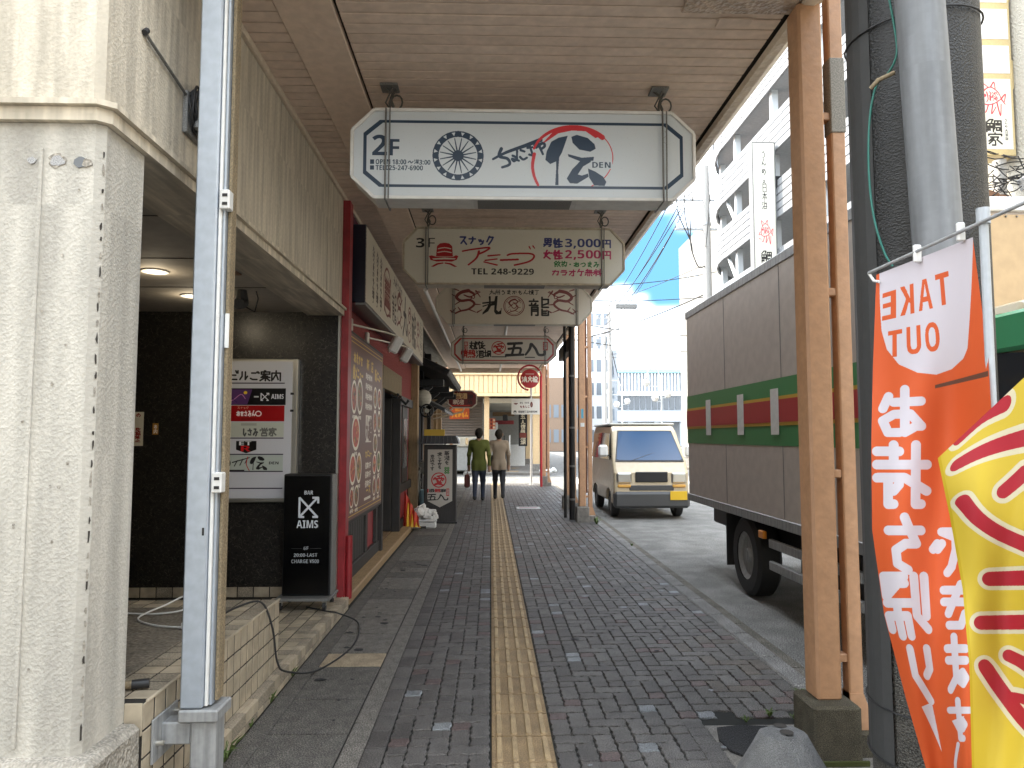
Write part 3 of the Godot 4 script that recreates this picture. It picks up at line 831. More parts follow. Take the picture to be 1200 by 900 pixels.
func porch_building() -> void:
	porch_materials()
	var b := thing("porch_building", P(-3.0, 0, 4.5), "rough cast concrete building with a dark recessed porch", "building")
	# corner pier with chamfered arris
	var pier := PackedVector2Array([Vector2(-5.2, 2.53), Vector2(-1.378, 2.53), Vector2(-1.35, 2.552), Vector2(-1.35, 2.828), Vector2(-5.2, 2.828)])
	part(b, "pier", Shape.new().prism(pier, Vector3(0, 0.45, 0), Vector3.RIGHT, Vector3.FORWARD, Vector3.UP, 2.14), M.concrete_wall)
	part(b, "pier_joint", Shape.new().span(P(-1.566, 0.48, 2.524), P(-1.552, 2.5, 2.5305), 0.002), M.concrete_wall)
	part(b, "plinth", Shape.new().span(P(-5.2, -0.05, 2.47), P(-1.283, 0.452, 2.83), 0.02), M.concrete_base)
	# moulded band that turns the corner
	var band := PackedVector2Array([Vector2(-5.22, 2.505), Vector2(-1.365, 2.505), Vector2(-1.325, 2.54), Vector2(-1.325, 6.62), Vector2(-1.65, 6.62), Vector2(-1.65, 2.83), Vector2(-5.22, 2.83)])
	part(b, "moulding", Shape.new().prism(band, Vector3(0, 2.592, 0), Vector3.RIGHT, Vector3.FORWARD, Vector3.UP, 0.048), M.concrete_fascia)
	var lip := PackedVector2Array([Vector2(-5.25, 2.485), Vector2(-1.355, 2.485), Vector2(-1.305, 2.525), Vector2(-1.305, 6.625), Vector2(-1.66, 6.625), Vector2(-1.66, 2.84), Vector2(-5.25, 2.84)])
	part(b, "lip", Shape.new().prism(lip, Vector3(0, 2.642, 0), Vector3.RIGHT, Vector3.FORWARD, Vector3.UP, 0.02), M.concrete_fascia)
	# upper wall in panels with open joints
	var cuts := [[2.508, 4.62], [4.64, 6.0], [6.02, 6.63]]
	for c in cuts:
		var near := PackedVector2Array([Vector2(-1.64, c[0]), Vector2(-1.352 if c[0] > 3 else -1.378, c[0]), Vector2(-1.352, c[0] + 0.024), Vector2(-1.352, c[1]), Vector2(-1.64, c[1])])
		part(b, "fascia_panel", Shape.new().prism(near, Vector3(0, 2.664, 0), Vector3.RIGHT, Vector3.FORWARD, Vector3.UP, 1.4), M.concrete_upper)
	part(b, "front_panel", Shape.new().span(P(-5.2, 2.664, 2.508), P(-1.6405, 4.064, 2.83)), M.concrete_upper)
	part(b, "fascia_core", Shape.new().span(P(-1.63, 2.67, 2.9), P(-1.37, 4.0, 6.62)), M.hole)
	part(b, "upper_wall", Shape.new().span(P(-9.0, 4.07, 2.5), P(-1.42, 15.5, 6.63)), M.concrete_wall)
	# porch shell
	part(b, "porch_ceiling", Shape.new().span(P(-5.2, 2.62, 2.84), P(-1.655, 2.66, 6.6)), M.porch_ceiling)
	for d in [3.7, 4.6, 5.5]:
		part(b, "ceiling_seam", Shape.new().span(P(-5.1, 2.617, d), P(-1.66, 2.62, d + 0.006)), M.grout)
	part(b, "stone_wall", Shape.new().span(P(-5.2, 0.0, 6.6), P(-1.372, 2.62, 6.75)), M.dark_stone)
	part(b, "side_wall", Shape.new().span(P(-5.4, 0.0, 2.84), P(-5.2, 2.66, 6.75)), M.dark_stone)
	part(b, "wall_edge_trim", Shape.new().span(P(-1.371, 0.1, 6.585), P(-1.352, 2.59, 6.74)), M.silver)
	# pier scars: old fixing holes that were filled, and chips along the arris
	var r := RandomNumberGenerator.new()
	r.seed = 5
	var lift := 0.0
	for a in [[-1.505, 2.455, 0.026, "concrete_base"], [-1.503, 2.454, 0.019, "patch_filler"], [-1.425, 2.452, 0.02, "dark_filler"], [-1.4, 2.448, 0.015, "concrete_base"], [-1.59, 2.455, 0.012, "patch_filler"]]:
		var q := PackedVector2Array()
		lift += 0.0012
		for i in 14: q.append(Vector2(cos(TAU * i / 14) * 1.25, sin(TAU * i / 14)) * a[2] * r.randf_range(0.75, 1.15))
		part(b, "filled_hole", Shape.new().prism(q, P(a[0], a[1], 2.5295), Vector3.RIGHT, Vector3.UP, Vector3.BACK, lift), M[a[3]])
	for i in 34:
		var q := PackedVector2Array()
		var l := r.randf_range(0.006, 0.03)
		for k in 8: q.append(Vector2(cos(TAU * k / 8) * 0.004, sin(TAU * k / 8) * l) * r.randf_range(0.5, 1.2))
		part(b, "chip", Shape.new().prism(q, P(-1.352 - r.randf() * 0.004, 0.5 + i * 0.0595 + r.randf() * 0.03, 2.546), Vector3(0.79, 0, -0.62).normalized(), Vector3.UP, Vector3(0.62, 0, 0.79).normalized(), 0.0015), M.hole if r.randf() < 0.6 else M.concrete_base)
	for i in 16:
		var q := PackedVector2Array()
		for k in 8: q.append(Vector2(cos(TAU * k / 8), sin(TAU * k / 8)) * r.randf_range(0.003, 0.007))
		part(b, "chip", Shape.new().prism(q, P(-1.4 - r.randf() * 0.2, r.randf_range(0.6, 2.4), 2.529), Vector3.RIGHT, Vector3.UP, Vector3.BACK, 0.001), M.concrete_base)
	# steps
	var st := thing("porch_steps", P(-2.4, 0, 4.0), "tiled porch platform with a low tiled step along the pavement", "steps")
	part(st, "platform_core", Shape.new().span(P(-5.2, -0.2, 2.834), P(-1.288, 0.508, 4.60)), M.grout)
	part(st, "step_core", Shape.new().span(P(-5.2, -0.2, 2.833), P(-1.243, 0.092, 6.6)), M.grout)
	var keys := ["porch_tile", "porch_tile_b"]
	tile_set(st, "riser_tile", P(-1.288, 0.107, 4.60), Vector3.BACK, Vector3.UP, Vector3.RIGHT, 18, 4, 0.098, 0.1015, keys)
	tile_set(st, "platform_tile", P(-1.288, 0.508, 4.60), Vector3.BACK, Vector3.LEFT, Vector3.UP, 17, 2, 0.1, 0.105, ["porch_tile_b", "porch_tile_c", "porch_tile_c"])
	tile_set(st, "platform_end_tile", P(-1.5, 0.508, 4.60), Vector3.LEFT, Vector3.BACK, Vector3.UP, 20, 2, 0.105, 0.1, ["porch_tile_b", "porch_tile_c", "porch_tile_c"])
	part(st, "platform_floor", Shape.new().span(P(-5.2, 0.4, 2.87), P(-1.5, 0.5155, 4.39), 0.004), M.porch_floor)
	part(st, "end_tile", Shape.new().span(P(-1.349, 0.4, 2.825), P(-1.283, 0.5175, 2.8335), 0.002), M.porch_tile)
	part(st, "platform_nosing", Shape.new().span(P(-1.292, 0.506, 2.87), P(-1.28, 0.518, 4.603), 0.003), M.porch_tile)
	# lower step: grooved nosing tiles, then plain rows
	var nose := Shape.new()
	nose.box(Vector3(-0.03, 0, 0), Vector3(0.06, 0.012, 0.096), 0.002)
	for k in 3: nose.box(Vector3(-0.012 - k * 0.017, 0.007, 0), Vector3(0.008, 0.004, 0.096), 0.001)
	nose.box(Vector3(0.003, -0.024, 0), Vector3(0.008, 0.06, 0.096), 0.002)
	var nm := nose.mesh()
	for i in 37: piece(st, "nosing_tile", nm, M[["porch_tile_b", "porch_tile_c"][rng.randi() % 2]], P(-1.243, 0.098, 2.92 + i * 0.1))
	tile_set(st, "step_tile", P(-1.305, 0.092, 6.6), Vector3.BACK, Vector3.LEFT, Vector3.UP, 20, 6, 0.1, 0.1, ["porch_tile_b", "porch_tile_c"])
	var kick := Shape.new().box(Vector3.ZERO, Vector3(0.008, 0.034, 0.096), 0.002).mesh()
	for i in 37: piece(st, "kick_tile", kick, M[["porch_tile_b", "porch_tile_c"][rng.randi() % 2]], P(-1.242, 0.02, 2.92 + i * 0.1))
	tile_set(st, "skirting_tile", P(-1.372, 0.098, 6.6), Vector3.LEFT, Vector3.UP, Vector3.BACK, 22, 1, 0.14, 0.095, ["porch_tile_c", "porch_tile_b"])
	# fittings on the building
	var cb := thing("cable_box", P(-1.32, 2.95, 3.3), "metal bracket with a tangle of coiled black cable on the concrete wall", "cable box")
	part(cb, "backing_plate", Shape.new().span(P(-1.352, 2.83, 3.16), P(-1.33, 3.02, 3.36), 0.003), M.dull_steel)
	var coil := Shape.new()
	for k in 9:
		var pts := []
		var ry := 0.085 + r.randf() * 0.025
		for i in 17:
			var an := TAU * i / 16.0
			pts.append(P(-1.325 + 0.012 * k * 0.6 + 0.01 * sin(an * 2 + k), 2.955 + sin(an) * ry + r.randf_range(-0.004, 0.004), 3.25 + cos(an) * ry * 0.9))
		coil.tube(pts, 0.006, 5)
	part(cb, "coiled_cable", coil, M.rubber)
	part(cb, "junction_can", Shape.new().cyl(P(-1.3, 2.86, 3.2), P(-1.3, 2.92, 3.21), 0.018, 0.018, 8), M.dull_steel)
	var cd := thing("wall_conduit", P(-1.34, 3.0, 3.0), "thin metal conduit slanting across the concrete wall", "conduit")
	part(cd, "pipe", Shape.new().tube([P(-1.342, 3.065, 2.79), P(-1.34, 3.055, 2.81), P(-1.34, 3.0, 3.16)], 0.007, 6), M.dull_steel)
	part(cd, "end_cap", Shape.new().cyl(P(-1.342, 3.06, 2.775), P(-1.342, 3.08, 2.795), 0.012, 0.012, 8), M.rubber)
	var lit := StandardMaterial3D.new()
	lit.albedo_color = Color(0.85, 0.83, 0.78)
	lit.emission_enabled = true
	lit.emission = Color(1.0, 0.95, 0.86)
	lit.emission_energy_multiplier = 0.07
	for a in [[-2.27, 4.96, "round white recessed ceiling lamp over the platform"], [-2.37, 5.83, "round recessed ceiling lamp close to the dark stone wall"]]:
		var l := thing("ceiling_lamp", P(a[0], 2.615, a[1]), a[2], "lamp", "recessed porch lamps")
		part(l, "ring", Shape.new().lathe([Vector2(0.085, 0.0), Vector2(0.085, -0.008), Vector2(0.07, -0.008), Vector2(0.07, 0.0)], P(a[0], 2.618, a[1]), 20), M.white_plastic)
		part(l, "diffuser", Shape.new().cyl(P(a[0], 2.612, a[1]), P(a[0], 2.618, a[1]), 0.069, 0.069, 20), lit)
		var bulb := OmniLight3D.new()
		bulb.name = "lamp_light"
		bulb.light_color = Color(1.0, 0.93, 0.8)
		bulb.light_energy = 0.006
		bulb.light_size = 0.06
		bulb.omni_range = 12.0
		bulb.omni_attenuation = 2.0
		bulb.shadow_enabled = true
		l.add_child(bulb)
		bulb.position = Vector3(0, -0.07, 0)
	var cv := thing("ceiling_camera", P(-1.9, 2.6, 5.4), "black bullet surveillance camera under the porch ceiling", "camera")
	part(cv, "mount", Shape.new().cyl(P(-1.9, 2.54, 5.6), P(-1.9, 2.618, 5.6), 0.05, 0.035, 12), M.black)
	part(cv, "body", Shape.new().cyl(P(-1.88, 2.49, 5.47), P(-1.91, 2.53, 5.66), 0.042, 0.042, 14), M.black)
	part(cv, "cable", Shape.new().tube([P(-1.89, 2.5, 5.66), P(-1.82, 2.46, 5.66), P(-1.79, 2.56, 5.64), P(-1.8, 2.615, 5.62)], 0.006, 5), M.rubber)
	var hatch := thing("ceiling_hatch", P(-1.8, 2.615, 4.95), "small dark square hatch in the porch ceiling", "hatch")
	part(hatch, "cover", Shape.new().span(P(-1.9, 2.61, 4.9), P(-1.72, 2.619, 5.05), 0.002), M.brown_paint)
	# notices on the stone wall
	var pn := Print.new(120, 256, Color(0.86, 0.83, 0.76))
	pn.kana(G, "の自転車駐輪禁止", 70, 10, 34, 220, 5, Color(0.55, 0.12, 0.1), true)
	pn.kana(G, "駐輪禁止お案内", 20, 10, 34, 220, 5, Color(0.55, 0.12, 0.1), true)
	var no := thing("paper_notice", P(-3.1, 1.7, 6.59), "cream paper notice with red vertical writing on the dark stone wall", "notice")
	part(no, "sheet", Shape.new().prism(PackedVector2Array([Vector2(0, 0), Vector2(0.17, 0), Vector2(0.17, 0.3), Vector2(0, 0.3)]), P(-3.24, 1.42, 6.597), Vector3.RIGHT, Vector3.UP, Vector3.BACK, 0.003), printed(pn.tex(), 0.7))
	var st2 := Print.new(60, 120, Color(0.7, 0.5, 0.2))
	st2.kana(G, "お内", 10, 10, 40, 100, 6, Color(0.95, 0.93, 0.9), true)
	var sk := thing("small_sticker", P(-2.95, 1.62, 6.59), "tiny ochre sticker on the dark stone wall", "sticker")
	part(sk, "sheet", Shape.new().prism(PackedVector2Array([Vector2(0, 0), Vector2(0.05, 0), Vector2(0.05, 0.1), Vector2(0, 0.1)]), P(-2.99, 1.52, 6.597), Vector3.RIGHT, Vector3.UP, Vector3.BACK, 0.003), printed(st2.tex(), 0.6))

func silver_post() -> void:
	var t := thing("shutter_post", P(-1.12, 0, 2.95), "silver aluminium shutter post bracketed to the tiled platform", "post")
	# C-channel, open towards the street side
	part(t, "channel", Shape.new().span(P(-1.195, 0.455, 2.94), P(-1.108, 3.66, 3.07), 0.006), M.aluminium)
	part(t, "flange", Shape.new().span(P(-1.106, 0.46, 2.955), P(-1.094, 3.66, 3.06), 0.002), M.sign_white)
	part(t, "guide_strip", Shape.new().span(P(-1.092, 0.46, 2.965), P(-1.082, 3.66, 3.05), 0.003), M.aluminium)
	part(t, "backing_timber", Shape.new().span(P(-1.080, 0.47, 2.99), P(-1.066, 3.66, 3.05), 0.002), M.worn_wood)
	var co := part(t, "collar", Shape.new().span(P(-1.198, 0.405, 2.932), P(-1.046, 0.452, 3.09), 0.006), M.galvanised)
	co.set_meta("label", "steel collar under the channel")
	part(t, "stub", Shape.new().span(P(-1.158, -0.02, 2.955), P(-1.06, 0.405, 3.06), 0.008), M.galvanised)
	part(t, "bracket_arm", Shape.new().span(P(-1.275, 0.31, 2.97), P(-1.159, 0.395, 3.05), 0.006), M.galvanised)
	var pl := part(t, "bracket_plate", Shape.new().span(P(-1.281, 0.265, 2.9), P(-1.272, 0.43, 3.12), 0.002), M.galvanised)
	part(pl, "bolt", Shape.new().cyl(P(-1.272, 0.335, 2.93), P(-1.245, 0.335, 2.93), 0.011, 0.009, 8), M.silver)
	part(pl, "bolt", Shape.new().cyl(P(-1.272, 0.4, 3.09), P(-1.25, 0.4, 3.09), 0.009, 0.008, 8), M.silver)
	for y in [2.42, 1.28]:
		var l := part(t, "latch", Shape.new().span(P(-1.098, y, 2.938), P(-1.058, y + 0.08, 2.986), 0.004), M.white_plastic)
		for k in 2: part(l, "slot", Shape.new().span(P(-1.086, y + 0.015 + k * 0.035, 2.9355), P(-1.066, y + 0.027 + k * 0.035, 2.9385)), M.black)
	part(t, "label_strip", Shape.new().span(P(-1.0785, 1.86, 2.985), P(-1.062, 2.0, 2.9895)), M.sign_white)
	part(t, "dent", Shape.new().span(P(-1.128, 1.115, 2.9385), P(-1.12, 1.145, 2.9405)), M.black)
	part(t, "ceiling_shoe", Shape.new().span(P(-1.2, 3.62, 2.92), P(-1.04, 3.69, 3.11), 0.004), M.galvanised)

func loose_porch_things() -> void:
	var t := thing("power_cord", P(-1.5, 0.5, 5.0), "black power cord trailing from the platform over the step to the black sign", "cord")
	part(t, "cable", Shape.new().tube(curve([P(-1.46, 0.535, 4.02), P(-1.4, 0.56, 4.18), P(-1.305, 0.56, 4.3), P(-1.255, 0.4, 4.36), P(-1.235, 0.2, 4.4), P(-1.2, 0.118, 4.48), P(-1.1, 0.012, 4.85), P(-0.98, 0.012, 5.4), P(-1.05, 0.02, 6.0), P(-1.2, 0.11, 5.95), P(-1.3, 0.115, 6.0), P(-1.5, 0.115, 6.15)]), 0.006, 6), M.rubber)
	part(t, "plug", Shape.new().bar(P(-1.5, 0.535, 3.96), P(-1.45, 0.537, 4.06), 0.03, 0.025, 0.006), M.rubber)
	t = thing("white_extension_lead", P(-1.75, 0.52, 4.0), "white extension lead with a socket block lying on the platform", "extension lead")
	part(t, "socket_block", Shape.new().bar(P(-1.56, 0.537, 3.86), P(-1.5, 0.537, 3.97), 0.05, 0.035, 0.006), M.white_plastic)
	part(t, "lead", Shape.new().tube(curve([P(-1.56, 0.53, 3.87), P(-1.75, 0.523, 3.95), P(-1.9, 0.525, 4.1), P(-1.82, 0.56, 4.25), P(-1.72, 0.6, 4.3), P(-1.68, 0.55, 4.22), P(-1.85, 0.523, 4.2), P(-2.2, 0.523, 4.25), P(-2.7, 0.523, 4.3)]), 0.005, 6), M.white_plastic)
	t = thing("wooden_offcut", P(-1.75, 0.52, 3.3), "short brown wooden block lying on the porch floor", "wood block")
	part(t, "block", Shape.new().bar(P(-1.8, 0.535, 3.32), P(-1.62, 0.535, 3.36), 0.05, 0.035, 0.004), M.old_timber)
	t = thing("marker_stick", P(-1.5, 0.53, 3.0), "pale stick with a black cap lying on the platform tiles", "stick")
	part(t, "shaft", Shape.new().cyl(P(-1.55, 0.535, 2.93), P(-1.4, 0.535, 2.985), 0.016, 0.016, 10), M.worn_wood)
	part(t, "cap", Shape.new().cyl(P(-1.399, 0.535, 2.985), P(-1.34, 0.535, 3.005), 0.018, 0.018, 10), M.black)

func curve(pts: Array) -> Array:
	var q := [pts[0]]
	for i in pts.size() - 1:
		var a: Vector3 = pts[maxi(i - 1, 0)]; var b: Vector3 = pts[mini(i + 2, pts.size() - 1)]
		for k in range(1, 7): q.append(pts[i].cubic_interpolate(pts[i + 1], a, b, k / 6.0))
	return q

# a flat sheet with print on it; lo is the lower left corner as one looks at it along -uz
func sheet(owner: Node3D, called: String, lo: Vector3, ux: Vector3, uy: Vector3, w: float, h: float, t: Texture2D, rough := 0.45, thick := 0.004) -> MeshInstance3D:
	var uz := ux.cross(uy).normalized()
	return part(owner, called, Shape.new().prism(PackedVector2Array([Vector2(0, 0), Vector2(w, 0), Vector2(w, h), Vector2(0, h)]), lo, ux, uy, uz, thick), printed(t, rough))

func arrows_emblem(p: Print, x: float, y: float, w: float, h: float, wt: float, col: Color) -> void:
	var q := func(a: float, b: float) -> Vector2: return Vector2(x + a * w, y + b * h)
	p.stroke([q.call(0.05, 0.0), q.call(0.05, 1.0)], wt, wt, col)
	p.stroke([q.call(0.05, 0.02), q.call(0.95, 0.98)], wt, wt, col)
	p.stroke([q.call(0.05, 0.98), q.call(0.95, 0.02)], wt, wt, col)
	p.stroke([q.call(0.68, 0.03), q.call(0.97, 0.03), q.call(0.97, 0.3)], wt, wt, col)
	p.stroke([q.call(0.7, 0.97), q.call(0.97, 0.97)], wt, wt, col)
	p.stroke([q.call(0.03, 0.97), q.call(0.3, 0.97)], wt, wt, col)

func directory_board() -> void:
	var W := Color(0.80, 0.80, 0.82)
	var p := Print.new(560, 760, W).frame(Vector2(-60, 72), Vector2(440, 826))
	var k := Color(0.09, 0.08, 0.09)
	var line := Color(0.2, 0.16, 0.22)
	p.kana(G, "新信ビルご案内", -30, 122, 406, 60, 9, k)
	p.rect(-50, 190, 398, 196, line)
	p.rect(-50, 222, 405, 314, Color(0.05, 0.05, 0.06))
	p.flat([-50, 228, 222, 228, 196, 312, -50, 312], Color(0.36, 0.22, 0.42))
	p.brush([-30, 290, 20, 250, 50, 290, 90, 245, 110, 290, 160, 255, 185, 280], 5, 4, Color(0.75, 0.5, 0.7))
	p.brush([-20, 270, 30, 300, 90, 265, 140, 300], 3, 3, Color(0.2, 0.1, 0.35))
	p.oval(Vector2(185, 246), Vector2(10, 9), Color(0.9, 0.75, 0.2))
	p.rect(232, 264, 258, 272, Color(0.8, 0.8, 0.8))
	arrows_emblem(p, 268, 248, 46, 42, 5, Color(0.88, 0.88, 0.9))
	p.latin(sans_bold, "AIMS", 326, 254, 68, 26, Color(0.9, 0.9, 0.92))
	p.rect(-50, 317, 400, 404, Color(0.62, 0.04, 0.06))
	p.kana(G, "スナック", 142, 322, 64, 14, 2.5, Color(0.85, 0.6, 0.5))
	p.kana(G, "おせさみん", 138, 344, 104, 34, 6, Color(0.95, 0.9, 0.9))
	p.ring(Vector2(258, 362), Vector2(18, 16), 6, Color(0.95, 0.9, 0.9), Color(0.62, 0.04, 0.06))
	p.rect(165, 386, 245, 398, Color(0.5, 0.05, 0.05))
	p.rect(-50, 408, 398, 492, Color(0.76, 0.77, 0.72))
	var lg := Color(0.42, 0.42, 0.4)
	p.rect(165, 414, 250, 428, Color(0.66, 0.66, 0.62))
	p.kana(G, "おもてなしさみ", 50, 440, 210, 46, 8, Color(0.3, 0.3, 0.3))
	p.brush([40, 430, 52, 450, 66, 425], 4, 3, lg)
	p.kana(G, "富家", 268, 440, 90, 46, 8, lg); p.kana(G, "営殿", 268, 440, 90, 46, 7, lg)
	p.rect(-50, 494, 398, 500, line)
	p.flat([142, 512, 252, 512, 252, 560, 197, 580, 142, 560], Color(0.07, 0.07, 0.07))
	p.latin(sans_bold, "ET", 158, 514, 66, 22, Color(0.9, 0.9, 0.9))
	p.latin(sans_bold, "R", 168, 538, 54, 32, Color(0.8, 0.1, 0.12))
	p.rect(-50, 583, 398, 589, line)
	p.rect(-50, 590, 397, 676, Color(0.72, 0.75, 0.72))
	wheel(p, Vector2(82, 634), Vector2(33, 31), Color(0.08, 0.09, 0.1), Color(0.72, 0.75, 0.72), false)
	p.brush([124, 630, 215, 604], 6, 5, k); p.brush([135, 650, 150, 620], 5, 5, k); p.brush([165, 645, 180, 612], 5, 5, k); p.brush([192, 635, 205, 608], 4, 4, k)
	p.brush([206, 600, 200, 640, 216, 674], 4, 4, Color(0.75, 0.1, 0.1))
	brush_den(p, 218, 596, 96, 76, k)
	p.latin(sans_bold, "DEN", 322, 626, 52, 14, k)
	p.rect(30, 670, 190, 676, k)
	p.rect(-50, 676, 398, 682, line)
	p.rect(-50, 768, 398, 774, line)
	p.wear(3, 6, Color(0.4, 0.4, 0.4))
	var t := thing("directory_board", P(-2.2, 1.55, 6.55), "white tenant directory board with stacked name strips on the dark stone wall", "directory sign")
	part(t, "frame", Shape.new().span(P(-2.58, 0.93, 6.52), P(-1.705, 2.19, 6.597), 0.008), M.silver)
	sheet(t, "face", P(-2.55, 0.965, 6.519), Vector3.RIGHT, Vector3.UP, 0.80, 1.2, p.tex(), 0.3)
	for y in [1.87, 1.72]: part(t, "catch", Shape.new().span(P(-1.765, y, 6.512), P(-1.735, y + 0.02, 6.5195), 0.002), M.black)

func wheel(p: Print, at: Vector2, r: Vector2, col: Color, back: Color, fine := true) -> void:
	p.oval(at, r, col)
	p.oval(at, r * 0.76, back)
	for i in 16:
		var a := TAU * (i + 0.5) / 16
		var d := Vector2(cos(a), sin(a))
		if fine:
			var e := Vector2(-d.y, d.x)
			p.poly([at + d * r * 0.80, at + (d * 0.95 + e * 0.075) * r, at + (d * 0.95 - e * 0.075) * r], back)
		p.stroke([at, at + d * r * 0.72], r.x * 0.07, r.x * 0.03, col)
	p.oval(at, r * 0.22, col)

# the big brush-written character, drawn as tapering blobs inside a box
func brush_den(p: Print, x: float, y: float, w: float, h: float, col: Color) -> void:
	var q := func(a: Array) -> Array:
		var o := []
		for i in range(0, a.size(), 2): o.append(Vector2(x + a[i] * w, y + a[i + 1] * h))
		return o
	p.poly(q.call([0.00, 0.50, 0.02, 0.34, 0.10, 0.14, 0.22, 0.06, 0.37, 0.02, 0.33, 0.16, 0.27, 0.36, 0.19, 0.52, 0.08, 0.58]), col)
	p.poly(q.call([0.18, 0.42, 0.23, 0.42, 0.21, 0.70, 0.215, 0.99, 0.16, 0.99, 0.175, 0.7]), col)
	p.poly(q.call([0.43, 0.04, 0.52, 0.0, 0.70, 0.06, 0.81, 0.18, 0.83, 0.27, 0.74, 0.33, 0.56, 0.29, 0.45, 0.16]), col)
	p.poly(q.call([0.37, 0.38, 0.6, 0.45, 0.80, 0.43, 0.79, 0.50, 0.62, 0.62, 0.53, 0.78, 0.60, 0.80, 0.70, 0.76, 0.71, 0.82, 0.52, 0.96, 0.40, 0.95, 0.35, 0.86, 0.44, 0.68, 0.57, 0.52, 0.38, 0.43]), col)
	p.poly(q.call([0.70, 0.66, 0.82, 0.72, 0.95, 0.82, 1.0, 0.92, 0.97, 1.0, 0.80, 0.99, 0.72, 0.84]), col)

func standing_black_sign() -> void:
	var K := Color(0.028, 0.028, 0.032)
	var p := Print.new(300, 780, K).frame(Vector2(130, 150), Vector2(368, 740))
	var w := Color(0.80, 0.82, 0.84)
	p.latin(sans_bold, "BAR", 233, 223, 46, 20, w)
	arrows_emblem(p, 203, 256, 106, 102, 11, w)
	p.latin(sans_bold, "AIMS", 195, 372, 112, 38, w)
	p.latin(sans_bold, "6F", 234, 502, 26, 17, Color(0.6, 0.62, 0.64))
	p.rect(170, 511, 226, 512.5, Color(0.3, 0.3, 0.3)); p.rect(268, 511, 325, 512.5, Color(0.3, 0.3, 0.3))
	p.latin(sans_bold, "20:00-LAST", 184, 536, 122, 17, Color(0.66, 0.68, 0.7))
	p.latin(sans_bold, "CHARGE ¥500", 172, 566, 144, 18, Color(0.66, 0.68, 0.7))
	p.wear(9, 3, Color(0.25, 0.25, 0.25))
	var t := thing("standing_sign", P(-1.5, 0.115, 6.1), "black upright bar sign on castors with white lettering", "sign")
	part(t, "cabinet", Shape.new().span(P(-1.69, 0.215, 6.1), P(-1.302, 1.195, 6.27), 0.008), M.black)
	sheet(t, "face", P(-1.68, 0.225, 6.099), Vector3.RIGHT, Vector3.UP, 0.368, 0.955, p.tex(), 0.2)
	part(t, "edge_frame", Shape.new().span(P(-1.3015, 0.215, 6.105), P(-1.292, 1.192, 6.265), 0.003), M.dull_steel)
	part(t, "base", Shape.new().span(P(-1.72, 0.19, 6.0), P(-1.285, 0.213, 6.36), 0.004), M.dull_steel)
	for x in [-1.68, -1.33]:
		for d in [6.04, 6.32]:
			var c := part(t, "castor", Shape.new().cyl(P(x - 0.012, 0.148, d), P(x + 0.012, 0.148, d), 0.033, 0.033, 12), M.rubber)
			part(c, "fork", Shape.new().span(P(x - 0.018, 0.15, d - 0.012), P(x + 0.018, 0.192, d + 0.012), 0.004), M.silver)

